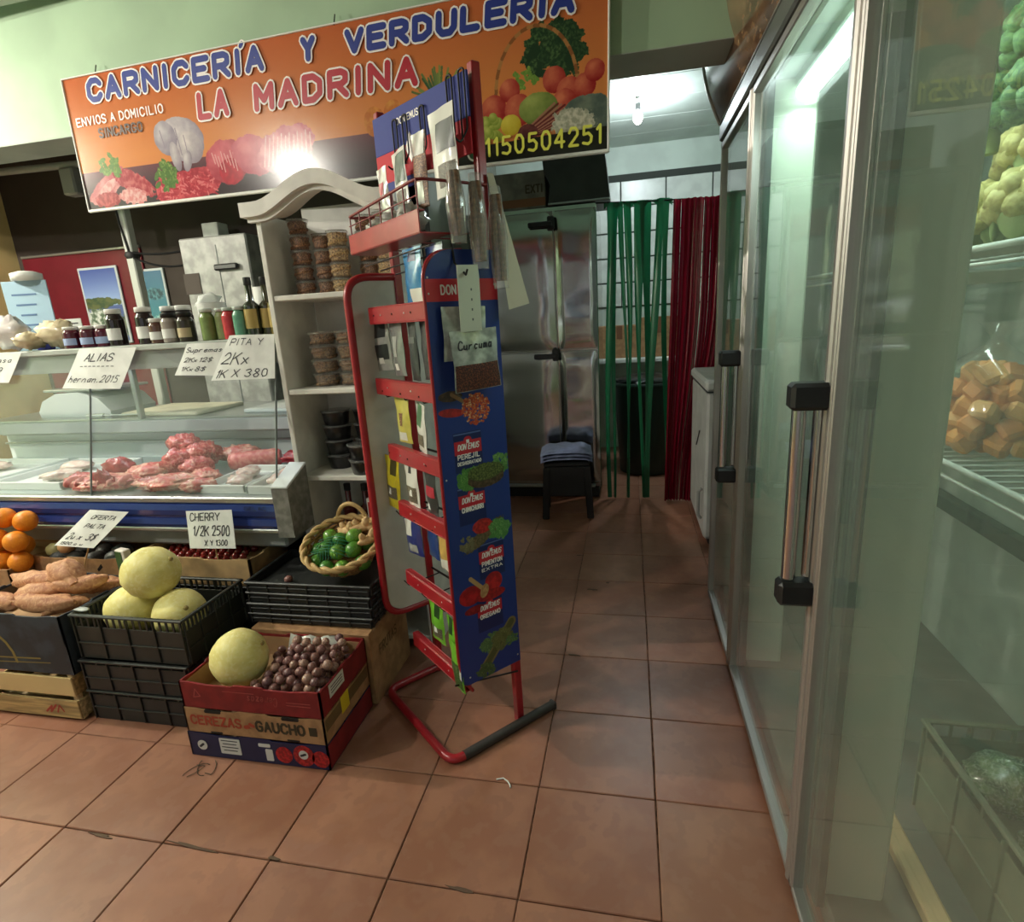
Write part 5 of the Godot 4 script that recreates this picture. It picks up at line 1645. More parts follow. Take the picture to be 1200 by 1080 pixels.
	for k in m.v.size():
		var u := m.v[k].x / 0.075
		var v := -m.v[k].y / 0.16
		m.v[k].z = 0.011 * (1 - pow(absf(u), 2.5)) * sin(PI * clampf(v * 0.92 + 0.02, 0, 1)) * (0.5 + v * 0.7) + 0.0012 * sin(u * 5.0 + v * 11.0) + 0.002
	part(zb, "marker_writing", m.done(), mat("marker_black", c8(42, 42, 50), 0.6))

func plastic_crate(t: Node3D, w: float, d: float, h: float, mt: Material, slots := true, nx := 4) -> void:
	# open crate: floor, walls with slot windows under a thick rim, ribs
	var y0 := 0.0
	var m := MB.new()
	m.box(Vector3(0, 0.006, 0), Vector3(w - 0.03, 0.008, d - 0.03), 0.002)
	part(t, "crate_floor", m.done(), mt)
	var band := h * (0.72 if slots else 0.84)
	for s in [-1, 1]:
		for ax in 2:
			m = MB.new()
			var L := (w if ax == 0 else d) - 0.012
			var lean := Basis() 
			var bs := Basis() if ax == 0 else ry(90)
			var off := bs * Vector3(0, 0, s * ((d if ax == 0 else w) / 2 - 0.009))
			m.box(off + Vector3(0, band / 2, 0), (Vector3(L - 0.02, band, 0.004) if ax == 0 else Vector3(0.004, band, L - 0.02)), 0.001)
			var n := nx * (4 if slots else 2)
			for k in n + 1:
				var u := lerpf(-L / 2 + 0.012, L / 2 - 0.012, float(k) / n)
				m.box(off + bs * Vector3(u, band + (h - band) / 2, 0), (Vector3(0.007, h - band, 0.004) if ax == 0 else Vector3(0.004, h - band, 0.007)))
			for k in nx + 1:
				var u := lerpf(-L / 2 + 0.006, L / 2 - 0.006, float(k) / nx)
				m.box(off + bs * Vector3(u, h * 0.48, s * 0.004), (Vector3(0.006, h * 0.9, 0.008) if ax == 0 else Vector3(0.008, h * 0.9, 0.006)), 0.001)
			m.box(off + bs * Vector3(0, band * 0.5, s * 0.003), (Vector3(L - 0.01, 0.006, 0.007) if ax == 0 else Vector3(0.007, 0.006, L - 0.01)), 0.001)
			part(t, "crate_wall", m.done(), mt)
	m = MB.new()
	for s in [-1, 1]:
		m.box(Vector3(0, h - 0.005, s * (d / 2 - 0.006)), Vector3(w, 0.01, 0.014), 0.003)
		m.box(Vector3(s * (w / 2 - 0.006), h - 0.005, 0), Vector3(0.014, 0.01, d), 0.003)
	part(t, "crate_rim", m.done(), mt)

func carton(t: Node3D, w: float, d: float, h: float, outm: Material, inm: Material, edge := 0.005, notch := true) -> Array:
	# open cardboard box: panels with notched tops; returns the panels front, back, left, right
	var out := []
	part(t, "bottom_sheet", bxm(Vector3(w - 0.012, 0.004, d - 0.012), 0.0, Vector3(0, 0.003, 0)), inm)
	for k in 4:
		var L := w if k < 2 else d
		var pl := PackedVector2Array([Vector2(-L / 2, 0.001), Vector2(L / 2, 0.001), Vector2(L / 2, h)])
		if notch:
			var steps := [[0.42, 0.0], [0.30, -0.006], [0.12, -0.006], [0.10, 0.0], [-0.10, 0.0], [-0.12, -0.006], [-0.30, -0.006], [-0.42, 0.0]]
			for s in steps:
				pl.append(Vector2(L * s[0], h + s[1]))
		pl.append(Vector2(-L / 2, h))
		var m := MB.new()
		m.prism(pl, -edge, 0.0)
		var at: Vector3 = [Vector3(0, 0, d / 2), Vector3(0, 0, -d / 2), Vector3(-w / 2, 0, 0), Vector3(w / 2, 0, 0)][k]
		var bs: Basis = [Basis(), ry(180), ry(-90), ry(90)][k]
		out.append(part(t, ["front_panel", "back_panel", "side_panel", "side_panel"][k], m.done(), outm, at, bs))
		# raw inner face
		m = MB.new()
		m.box(Vector3(0, h / 2 - 0.006, -edge - 0.0006), Vector3(L - edge * 2.2, h - 0.014, 0.001))
		part(out[k], "inner_liner", m.done(), inm)
	return out

func fruit(called: String, m: Mesh, mt: Material, label: String, cat: String, at: Vector3, bs: Basis, group: String) -> void:
	solo(called, m, mt, label, cat, at, bs, group)

func build_crates() -> void:
	rng.seed = 77
	var black := mat("crate_black", c8(40, 42, 42), 0.45, tex("mottle", 0.012, 0.93, 3), 3.0)
	var kraft := mat("kraft", Color.WHITE, 0.8, ramp("kraft", 0.03, c8(178, 136, 96), c8(160, 120, 84), 51), 2.0)
	var kraft2 := mat("kraft_inner", c8(186, 150, 112), 0.85, tex("mottle", 0.012, 0.93, 3), 2.0)
	var navy := mat("box_navy", Color.WHITE, 0.6, ramp("navy", 0.02, c8(36, 42, 52), c8(50, 62, 74), 52), 1.5)
	# wooden crate under the sweet potatoes
	var wood := []
	for k in 3:
		wood.append(mat("pine_%d" % k, [c8(214, 184, 132), c8(202, 168, 114), c8(222, 196, 150)][k], 0.7, tex("pinegrain", 0.02, 0.72, 61), 1.0, {"stretch": Vector3(0.8, 9.0, 9.0)}))
	var t := thing("wooden_crate", "pale pine slat crate on the floor under the blue box", "crate", Vector3(-0.62, 0, -0.545))
	var kk := 0
	for y in [0.045, 0.14]:
		for s in [-1, 1]:
			part(t, "slat", bxm(Vector3(0.5, 0.075, 0.008), 0.002, Vector3(0, y, s * 0.158)), wood[kk % 3])
			part(t, "end_slat", bxm(Vector3(0.008, 0.075, 0.31), 0.002, Vector3(s * 0.246, y, 0)), wood[(kk + 1) % 3])
			kk += 1
	for sx in [-1, 1]:
		for sz in [-1, 1]:
			part(t, "corner_post", bxm(Vector3(0.022, 0.19, 0.022), 0.003, Vector3(sx * 0.237, 0.095, sz * 0.143)), wood[2])
	for k in 4:
		part(t, "floor_slat", bxm(Vector3(0.47, 0.006, 0.07), 0.001, Vector3(0, 0.012, -0.115 + 0.077 * k)), wood[k % 3])
	for k in 2:
		part(t, "top_slat", bxm(Vector3(0.45, 0.008, 0.06), 0.002, Vector3(0, 0.182, -0.09 + 0.18 * k)), wood[1])
	var m := MB.new()
	m.stroke([Vector2(0.1, 0.03), Vector2(0.13, 0.055), Vector2(0.12, 0.03), Vector2(0.15, 0.06)], 0.004, 0.163)
	m.stroke([Vector2(0.15, 0.03), Vector2(0.165, 0.06), Vector2(0.18, 0.035)], 0.003, 0.163)
	part(t, "red_stamp", m.done(), mat("stamp_red", c8(168, 64, 52), 0.8))
	# blue cardboard box of sweet potatoes
	t = thing("blue_box", "dark blue cardboard box full of sweet potatoes on the pine crate", "box", Vector3(-0.6, 0.191, -0.55))
	var pn := carton(t, 0.5, 0.33, 0.23, navy, mat("navy_inner", c8(120, 100, 78), 0.8, tex("mottle", 0.012, 0.93, 3), 2.0), 0.006)
	m = MB.new()
	var arc := []
	for k in 12:
		var a := PI * k / 11.0
		arc.append(Vector2(-0.15 + cos(a) * 0.16, 0.04 + sin(a) * 0.14))
	m.stroke(arc, 0.006, 0.001)
	m.stroke([Vector2(-0.2, 0.05), Vector2(0.12, 0.06)], 0.003, 0.001)
	m.stroke([Vector2(-0.2, 0.03), Vector2(0.16, 0.045)], 0.002, 0.001)
	part(pn[0], "gold_print", m.done(), mat("print_gold", c8(134, 118, 62), 0.6))
	# sweet potatoes
	solo("card_pad", bxm(Vector3(0.46, 0.13, 0.29), 0.02), kraft2, "cardboard pad under the sweet potatoes", "cardboard pad", Vector3(-0.6, 0.265, -0.55))
	var sweet := mat("sweet_potato", Color.WHITE, 0.65, ramp("sweet", 0.02, c8(196, 142, 102), c8(166, 106, 78), 53, 0.3, 0.7, 5, 256, c8(212, 164, 124)), 4.0)
	var sp := [[-0.50, 0.475, -0.565, 0.085, 0.05, -20, "knobbly big sweet potato with a cut end on top of the pile"], [-0.425, 0.44, -0.545, 0.088, 0.032, 35, "long sweet potato leaning right of the knobbly one"], [-0.58, 0.425, -0.50, 0.1, 0.034, 12, "sweet potato at the left front of the pile"], [-0.48, 0.41, -0.45, 0.11, 0.034, 14, "sweet potato lying along the front edge of the blue box"], [-0.42, 0.405, -0.475, 0.075, 0.024, 48, "slim sweet potato at the front right corner of the box"], [-0.66, 0.43, -0.57, 0.1, 0.04, 5, "sweet potato at the far left of the pile"], [-0.41, 0.40, -0.63, 0.075, 0.03, 20, "sweet potato against the right wall of the blue box"], [-0.6, 0.44, -0.63, 0.09, 0.038, -10, "sweet potato at the back left of the pile"], [-0.68, 0.41, -0.45, 0.09, 0.033, -8, "sweet potato in the front left corner of the box"]]
	for k in sp.size():
		var q: Array = sp[k]
		m = MB.new()
		m.blob(Vector3.ZERO, Vector3(q[3], q[4], q[4] * 1.05), 0.28, 2.2, 100 + k, 18, Basis(), 0.15 * (1 if k % 2 else -1))
		if k == 0:
			m.tube([Vector3(0.05, -0.004, 0.01), Vector3(0.095, -0.02, 0.012)], [0.026, 0.019], 12)
		fruit("sweet_potato", m.done(), sweet, q[6], "sweet potato", Vector3(q[0], q[1] + (0.02 if k != 4 else 0.012), q[2]), ry(q[5]) * eul(0, 0, rng.randf_range(-8, 8)), "sweet potatoes in the blue box")
	# black crates with melons
	for k in 2:
		t = thing("plastic_crate", ["black plastic crate on the floor, lowest under the melons", "black plastic crate in the middle of the melon stack"][k], "crate", Vector3(-0.115, 0.124 * k, -0.555), deg_to_rad(0.6 * k), "crates under the melons")
		plastic_crate(t, 0.45, 0.31, 0.122, black, false)
	t = thing("plastic_crate", "black slotted plastic crate holding three yellow melons", "crate", Vector3(-0.105, 0.248, -0.565), 0.0)
	plastic_crate(t, 0.465, 0.315, 0.172, mat("crate_melon", c8(44, 48, 46), 0.45, tex("mottle", 0.012, 0.93, 3), 3.0))
	m = MB.new()
	m.blob(Vector3(-0.2, 0.178, 0.13), Vector3(0.03, 0.006, 0.012), 0.6, 3, 4, 12)
	part(t, "torn_film", m.done(), mat("film_grey", c8(170, 174, 172), 0.4))
	var melon := mat("melon_skin", Color.WHITE, 0.5, ramp("melon", 0.018, c8(242, 230, 152), c8(232, 218, 134), 54, 0.25, 0.75, 5, 256, c8(246, 236, 172)), 4.0, {"spec": 0.4})
	for q in [[-0.105, 0.518, -0.555, 0.098, 0.092, 0.092, 8, "yellow melon on top of the two others in the black crate"], [-0.205, 0.375, -0.545, 0.098, 0.088, 0.09, 30, "yellow melon at the left in the black crate"], [0.005, 0.375, -0.53, 0.096, 0.085, 0.088, -30, "yellow melon at the right in the black crate"], [-0.09, 0.35, -0.645, 0.09, 0.07, 0.07, 0, "yellow melon hidden at the back of the black crate"], [0.328, 0.303, -0.405, 0.09, 0.094, 0.086, 15, "yellow melon in the red cherry box at the front"]]:
		if q[7].begins_with("yellow melon hidden"):
			continue
		var c := thing("melon", q[7], "melon", Vector3(q[0], q[1], q[2]), deg_to_rad(q[6]), "yellow melons")
		m = MB.new()
		m.blob(Vector3.ZERO, Vector3(q[3], q[4], q[5]), 0.045, 1.6, int(q[0] * 777), 36)
		part(c, "rind", m.done(), melon)
		m = MB.new()
		m.lathe([Vector2(0.009, 0), Vector2(0.007, 0.006), Vector2(0.0, 0.007)], 10, Transform3D(eul(0, 0, -58), Vector3(0.082, 0.048, 0.0) * (q[3] / 0.096)))
		part(c, "stem_scar", m.done(), mat("stem_scar", c8(170, 150, 90), 0.8))
	# three stacked printed cartons at the front
	var redbox := mat("box_red", Color.WHITE, 0.55, ramp("redbox", 0.02, c8(140, 30, 34), c8(124, 24, 30), 55), 2.0)
	t = thing("tomato_box", "lowest box of the front stack, blue with printed red tomatoes", "box", Vector3(0.42, 0, -0.447))
	var nb := mat("box_tomato_blue", c8(30, 36, 78), 0.5, tex("mottle", 0.012, 0.93, 3), 2.0)
	pn = carton(t, 0.5, 0.3, 0.09, nb, kraft2)
	m = MB.new()
	for q in [[-0.135, 0.02, -0.06, 0.078], [0.03, 0.012, 0.055, 0.055], [0.008, 0.062, 0.05, 0.074]]:
		m = MB.new()
		m.prism(rounded(q[0], q[1], q[2], q[3], 0.003, [1, 1, 1, 1], 3), 0.0, 0.0012)
		part(pn[0], "white_label", m.done(), mat("label_white"))
	for q in [[-0.2, 0.045, 0.018], [0.165, 0.05, 0.016]]:
		var ci := []
		for k in 16:
			ci.append(Vector2(q[0] + cos(TAU * k / 16) * q[2], q[1] + sin(TAU * k / 16) * q[2]))
		m = MB.new()
		m.prism(PackedVector2Array(ci), 0.0016, 0.003)
		part(pn[0], "round_label", m.done(), mat("label_white"))
	m = MB.new()
	for k in 4:
		m.box(Vector3(-0.098, 0.07 - 0.012 * k, 0.0014), Vector3(0.06 - 0.01 * (k % 2), 0.003, 0.0006))
	m.stroke([Vector2(-0.208, 0.04), Vector2(-0.195, 0.05)], 0.004, 0.0034)
	m.stroke([Vector2(0.157, 0.047), Vector2(0.172, 0.053)], 0.004, 0.0034)
	part(pn[0], "small_print", m.done(), mat("marker_black", c8(42, 42, 50), 0.6))
	for q in [[0.095, 0.04, 0.03], [0.165, 0.045, 0.038], [0.222, 0.038, 0.03]]:
		var ci := []
		for k in 20:
			ci.append(Vector2(q[0] + cos(TAU * k / 20) * q[2] * 0.98, clampf(q[1] + sin(TAU * k / 20) * q[2], 0.004, 0.084)))
		var tp := MB.new()
		tp.prism(PackedVector2Array(ci), 0.0, 0.0012)
		part(pn[0], "printed_tomato", tp.done(), mat("print_tomato", Color.WHITE, 0.45, ramp("tomatop", 0.03, c8(196, 36, 38), c8(140, 18, 26), 57), 8.0))
	part(pn[3], "side_print", bxm(Vector3(0.29, 0.08, 0.001), 0.0, Vector3(0, 0.045, 0.0006)), redbox)
	t = thing("cherry_carton", "middle kraft box of the front stack reading CEREZAS GAUCHO", "box", Vector3(0.422, 0.0915, -0.448))
	pn = carton(t, 0.496, 0.3, 0.09, kraft, kraft2)
	m = MB.new()
	text_fit(m, "CEREZAS", Vector2(-0.225, 0.033), 0.03, 0.0036, 0.19, 0.0009)
	m.stroke([Vector2(-0.028, 0.038), Vector2(-0.018, 0.04)], 0.007, 0.0009)
	m.stroke([Vector2(-0.01, 0.05), Vector2(0.0, 0.044)], 0.006, 0.0009)
	part(pn[0], "red_lettering", m.done(), mat("ink_red", c8(168, 66, 44), 0.7))
	m = MB.new()
	text_fit(m, "GAUCHO", Vector2(0.012, 0.03), 0.033, 0.0042, 0.175, 0.0009)
	m.box(Vector3(0.208, 0.045, 0.0006), Vector3(0.026, 0.03, 0.001))
	part(pn[0], "black_lettering", m.done(), mat("ink_dark", c8(62, 52, 34), 0.7))
	for x in [-0.14, 0.135]:
		m = MB.new()
		m.prism(rounded(x - 0.03, 0.0765, x + 0.03, 0.088, 0.005, [1, 1, 1, 1], 4), -0.004, 0.0009)
		part(pn[0], "hand_hole", m.done(), mat("hole_dark", c8(30, 22, 18), 0.9))
		m = MB.new()
		m.prism(rounded(x - 0.022, 0.002, x + 0.022, 0.008, 0.003, [1, 1, 1, 1], 4), -0.004, 0.0009)
		part(pn[0], "hand_hole", m.done(), mat("hole_dark"))
	part(pn[3], "yellow_label", bxm(Vector3(0.05, 0.06, 0.001), 0.0, Vector3(-0.02, 0.06, 0.0008)), mat("label_yellow", c8(222, 194, 36), 0.5))
	part(pn[3], "side_print", bxm(Vector3(0.28, 0.04, 0.001), 0.0, Vector3(0.0, 0.06, 0.0004)), mat("print_olive", c8(112, 86, 52), 0.7))
	t = thing("red_carton", "top red box of the front stack with a melon and small dark fruit", "box", Vector3(0.424, 0.183, -0.450))
	pn = carton(t, 0.494, 0.3, 0.092, redbox, kraft2, 0.006)
	m = MB.new()
	# the box stands upside down: its print is turned over
	var im := MB.new()
	text_fit(im, "Cerezas", Vector2.ZERO, 0.03, 0.0018, 0.11, 0.0, 0.15)
	for k in im.v.size():
		im.v[k] = Vector3(0.1 - im.v[k].x, 0.062 - im.v[k].y, 0.0009)
	part(pn[0], "upturned_lettering", im.done(), mat("ink_pink", c8(178, 84, 80), 0.7))
	m.stroke([Vector2(-0.2, 0.04), Vector2(-0.19, 0.07), Vector2(-0.175, 0.045), Vector2(-0.2, 0.04)], 0.0016, 0.0009)
	m.stroke([Vector2(0.13, 0.05), Vector2(0.21, 0.05)], 0.0014, 0.0009)
	m.stroke([Vector2(0.13, 0.04), Vector2(0.21, 0.04)], 0.0014, 0.0009)
	m.stroke([Vector2(-0.09, 0.07), Vector2(0.02, 0.07)], 0.0014, 0.0009)
	part(pn[0], "small_print", m.done(), mat("ink_pink"))
	part(pn[3], "white_label", bxm(Vector3(0.09, 0.045, 0.001), 0.0, Vector3(-0.055, 0.06, 0.0008)), mat("label_white"))
	m = MB.new()
	for k in 3:
		m.box(Vector3(-0.055, 0.07 - 0.01 * k, 0.0015), Vector3(0.07, 0.003, 0.0005))
	part(pn[3], "label_lines", m.done(), mat("marker_black"))
	# plastic liner bulging at the back of the red box
	m = MB.new()
	var rows := []
	for i in 7:
		var row := []
		for j in 12:
			var u := j / 11.0
			row.append(Vector3(0.40 + u * 0.2, 0.262 + 0.022 * sin(i * 0.9) + 0.008 * sin(u * 17 + i), -0.592 + 0.05 * i / 6.0 + 0.006 * sin(u * 11 + i * 2)))
		rows.append(row)
	m.grid(rows)
	solo("plastic_liner", m.done(), mat("liner", c8(196, 200, 192), 0.25, null, 1.0, {"coat": 0.4}), "crumpled pale plastic liner at the back of the red box", "plastic sheet")
	# small dark fruit filling the red box
	var plum := []
	for k in 4:
		plum.append(mat("plum_%d" % k, [c8(160, 112, 106), c8(130, 90, 92), c8(188, 146, 128), c8(146, 100, 90)][k], 0.42, tex("plumskin", 0.04, 0.7, 71), 14.0, {"coat": 0.3}))
	var pm := []
	for k in 4:
		var b := MB.new()
		b.blob(Vector3.ZERO, Vector3(0.0155, 0.0142, 0.0155) * (0.9 + 0.07 * k), 0.14, 1.6, k, 12)
		pm.append(b.done())
	var spots := []
	for lay in 3:
		for k in 4000:
			var p := Vector3(rng.randf_range(0.40, 0.645), 0, rng.randf_range(-0.535, -0.325))
			var rise := 0.024 * smoothstep(0.43, 0.6, p.x) + 0.022 * smoothstep(-0.36, -0.54, p.z)
			p.y = 0.226 + rise * (0.4 + 0.3 * lay) + lay * 0.022 + rng.randf_range(-0.003, 0.003)
			if lay == 2 and (p.x < 0.45 or rng.randf() < 0.5):
				continue
			if p.distance_to(Vector3(0.328, 0.303, -0.405)) < 0.112:
				continue
			var free := true
			for q in spots:
				if q.distance_squared_to(p) < 0.0009:
					free = false
					break
			if free:
				spots.append(p)
	for p in spots.slice(maxi(0, spots.size() - 296)):
		fruit("small_plum", pm[rng.randi() % 4], plum[rng.randi() % 4], "small purple-brown fruit heaped in the red box beside the melon", "fruit", p, eul(rng.randf() * 90, rng.randf() * 360, 0), "small dark fruit in the red box")
	solo("card_pad", bxm(Vector3(0.262, 0.02, 0.24), 0.004), kraft2, "cardboard pad under the small fruit of the red box", "cardboard pad", Vector3(0.532, 0.2, -0.452))
	# plain brown box with nested black crates on it
	t = thing("brown_box", "plain brown cardboard box on the floor behind the front stack", "box", Vector3(0.453, 0, -0.765))
	m = MB.new()
	m.box(Vector3(0, 0.142, 0), Vector3(0.47, 0.284, 0.32), 0.004)
	part(t, "box_body", m.done(), kraft)
	m = MB.new()
	text_fit(m, "FRUTAS", Vector2(-0.1, 0.17), 0.035, 0.003, 0.16, 0.2361)
	part(t, "faded_print", m.done(), mat("print_olive"), Vector3.ZERO, ry(90))
	part(t, "flap_seam", bxm(Vector3(0.46, 0.002, 0.006), 0.0, Vector3(0, 0.285, 0)), mat("print_olive"))
	for k in 4:
		t = thing("plastic_crate", ["lowest of four nested black crates on the brown box", "second of four nested black crates on the brown box", "third of four nested black crates on the brown box", "topmost nested black crate, carrying the wicker basket"][k], "crate", Vector3(0.443 + 0.002 * k, 0.288 + 0.0415 * k, -0.785), deg_to_rad([0.0, 0.7, -0.5, 0.3][k]), "nested black crates")
		plastic_crate(t, 0.5, 0.3, 0.0405, black, false, 6)
	m = MB.new()
	m.blob(Vector3.ZERO, Vector3(0.016, 0.014, 0.016), 0.1, 2, 3, 12)
	solo("small_onion", m.done(), plum[0], "single small red onion in the topmost nested crate", "onion", Vector3(0.34, 0.437, -0.70))
	# crates under the rear boxes
	for q in [[-1.13, "left"], [-0.66, "middle"], [-0.12, "right"]]:
		t = thing("under_crate", "black crate carrying the %s box under the counter edge" % q[1], "crate", Vector3(q[0], 0, -0.895 if q[0] > -1.0 else -0.82), 0.0, "crates under the counter edge")
		plastic_crate(t, 0.44 if q[0] < -0.5 else 0.54, 0.3, 0.372, black, false)
	# avocado box
	t = thing("avocado_box", "kraft box of avocados under the blue counter bumper", "box", Vector3(-0.665, 0.374, -0.89))
	pn = carton(t, 0.46, 0.3, 0.1, kraft, kraft2)
	m = MB.new()
	m.prism(PackedVector2Array([Vector2(-0.09, 0.06), Vector2(-0.075, 0.07), Vector2(-0.065, 0.055), Vector2(-0.08, 0.045)]), -0.004, 0.0008)
	part(pn[0], "hand_hole", m.done(), mat("hole_dark", c8(30, 22, 18), 0.9))
	m = MB.new()
	m.prism(PackedVector2Array([Vector2(0.095, 0.05), Vector2(0.12, 0.075), Vector2(0.125, 0.06), Vector2(0.1, 0.04)]), -0.004, 0.0008)
	part(pn[0], "hand_hole", m.done(), mat("hole_dark"))
	var avo := mat("avocado", c8(58, 52, 46), 0.55, tex("avoskin", 0.05, 0.55, 72), 10.0)
	var ap := [[-0.80, -0.79], [-0.715, -0.78], [-0.62, -0.785], [-0.53, -0.79], [-0.76, -0.87], [-0.66, -0.865], [-0.57, -0.87]]
	var where := ["first from the left in the front row", "second in the front row", "third in the front row", "rightmost in the front row", "left in the second row", "middle of the second row", "right in the second row"]
	for k in ap.size():
		m = MB.new()
		m.blob(Vector3.ZERO, Vector3(0.046, 0.034, 0.034), 0.12, 1.5, k + 30, 16)
		fruit("avocado", m.done(), avo if k % 3 else mat("avocado_grey", c8(96, 98, 98), 0.5, tex("avoskin", 0.05, 0.55, 72), 10.0), "dark avocado, %s of the kraft box" % where[k], "avocado", Vector3(ap[k][0], 0.448, ap[k][1]), ry(rng.randf() * 180), "avocados")
	solo("card_pad", bxm(Vector3(0.43, 0.04, 0.27), 0.003), kraft2, "cardboard pad under the avocados", "cardboard pad", Vector3(-0.665, 0.4, -0.89))
	m = MB.new()
	m.blob(Vector3.ZERO, Vector3(0.03, 0.028, 0.03), 0.1, 2, 5, 14)
	solo("onion", m.done(), mat("onion_tan", c8(196, 150, 104), 0.45, tex("mottle", 0.012, 0.93, 3), 8.0), "tan onion beside the avocado price paper", "onion", Vector3(-0.745, 0.505, -0.775))
	m = MB.new()
	m.blob(Vector3.ZERO, Vector3(0.035, 0.03, 0.03), 0.1, 2, 6, 14)
	solo("pear", m.done(), mat("pear_green", c8(170, 160, 106), 0.5, tex("mottle", 0.012, 0.93, 3), 8.0), "pale green pear between the oranges and the avocado box", "pear", Vector3(-0.83, 0.482, -0.79))
	# oranges
	t = thing("orange_box", "kraft box of oranges at the left edge", "box", Vector3(-1.117, 0.374, -0.805))
	carton(t, 0.43, 0.32, 0.08, kraft, kraft2)
	solo("card_pad", bxm(Vector3(0.4, 0.04, 0.29), 0.003), kraft2, "cardboard pad under the oranges", "cardboard pad", Vector3(-1.117, 0.4, -0.805))
	var og := mat("orange_peel", Color.WHITE, 0.45, ramp("peel", 0.06, c8(236, 146, 30), c8(226, 128, 22), 73), 8.0)
	var om := MB.new()
	om.blob(Vector3.ZERO, Vector3(0.044, 0.042, 0.044), 0.03, 2, 3, 22)
	var omesh := om.done()
	var op := [[-0.905, 0.585, -0.78], [-0.985, 0.59, -0.775], [-1.06, 0.585, -0.79], [-0.95, 0.52, -0.755], [-1.03, 0.515, -0.75], [-0.895, 0.515, -0.745], [-0.94, 0.455, -0.735], [-1.02, 0.455, -0.74], [-1.1, 0.52, -0.77], [-0.96, 0.53, -0.84], [-1.05, 0.53, -0.85], [-1.1, 0.455, -0.745], [-1.14, 0.58, -0.8]]
	var on := ["top right of the pile under the counter", "top middle of the pile", "top left of the pile", "centre of the middle row", "second in the middle row", "right end of the middle row", "right end of the front row", "second in the front row", "left in the middle row", "back right of the pile", "back middle of the pile", "left in the front row", "far left on top"]
	var ov := []
	for q in op:
		ov.append(Vector3(q[0] + 0.01, q[1], q[2] + 0.04))
	ov = relax(ov, 0.0445, 0.422, -0.757, -0.7, -0.895)
	for k in op.size():
		fruit("orange", omesh, og, "orange, %s in the kraft box" % on[k], "orange", ov[k] + Vector3(0, 0, 0.0), eul(rng.randf() * 90, rng.randf() * 90, 0), "oranges")
	# cherry tomato box
	t = thing("cherry_tomato_box", "low kraft tray of cherry tomatoes under the CHERRY sign", "box", Vector3(-0.125, 0.374, -0.865))
	carton(t, 0.55, 0.24, 0.113, mat("kraft_pale", c8(190, 156, 112), 0.8, tex("pinegrain", 0.02, 0.72, 61), 1.0), kraft2, 0.009)
	var tom := mat("cherry_tomato", c8(122, 26, 24), 0.25, null, 1.0, {"coat": 0.5})
	var tmm := MB.new()
	tmm.blob(Vector3.ZERO, Vector3(0.014, 0.014, 0.014), 0.0, 2, 3, 12)
	var tmesh := tmm.done()
	for i in 12:
		for j in 4:
			fruit("cherry_tomato", tmesh, tom, "dark red cherry tomato in the low kraft tray", "tomato", Vector3(-0.35 + 0.036 * i + (0.014 if j % 2 else 0.0), 0.462 + rng.randf_range(-0.004, 0.006), -0.79 - 0.036 * j), eul(rng.randf() * 90, 0, 0), "cherry tomatoes in the kraft tray")
	solo("card_pad", bxm(Vector3(0.52, 0.07, 0.21), 0.003), kraft2, "cardboard pad under the cherry tomatoes", "cardboard pad", Vector3(-0.125, 0.415, -0.865))
	# green and white carton wedged between the boxes
	t = thing("green_carton", "small green and white carton wedged between the avocado and cherry boxes", "carton", Vector3(-0.405, 0.395, -0.725), deg_to_rad(-12))
	part(t, "carton_body", bxm(Vector3(0.055, 0.13, 0.03), 0.003, Vector3(0, 0.065, 0)), mat("carton_white"))
	part(t, "green_face", bxm(Vector3(0.04, 0.115, 0.002), 0.0, Vector3(-0.006, 0.066, 0.0155)), mat("carton_green", c8(58, 88, 48), 0.5))
	# signs
	paper_sign("price_sign", "tilted white card reading OFERTA PALTA above the avocados", Vector3(-0.72, 0.535, -0.72), Vector3(-0.53, 0.53, -0.715), Vector3(-0.57, 0.672, -0.775), Vector3(-0.385, 0.667, -0.77), [["OFERTA", 0.26, 0.76, 0.022, 0.6, 0.0018], ["PALTA", 0.3, 0.52, 0.022, 0.5, 0.0018], ["2u x 3$", 0.12, 0.2, 0.034, 0.72, 0.0022], ["1500 c u", 0.1, 0.05, 0.014, 0.6]], 0.005, true)
	paper_sign("price_sign", "white card reading CHERRY 2500 in the tomato tray", Vector3(-0.1, 0.53, -0.745), Vector3(0.105, 0.535, -0.742), Vector3(-0.115, 0.672, -0.775), Vector3(0.088, 0.68, -0.775), [["CHERRY", 0.08, 0.74, 0.028, 0.66, 0.002], ["1/2K 2500", 0.12, 0.34, 0.036, 0.8, 0.0022], ["X Y 1300", 0.35, 0.08, 0.02, 0.5]], 0.003, true)

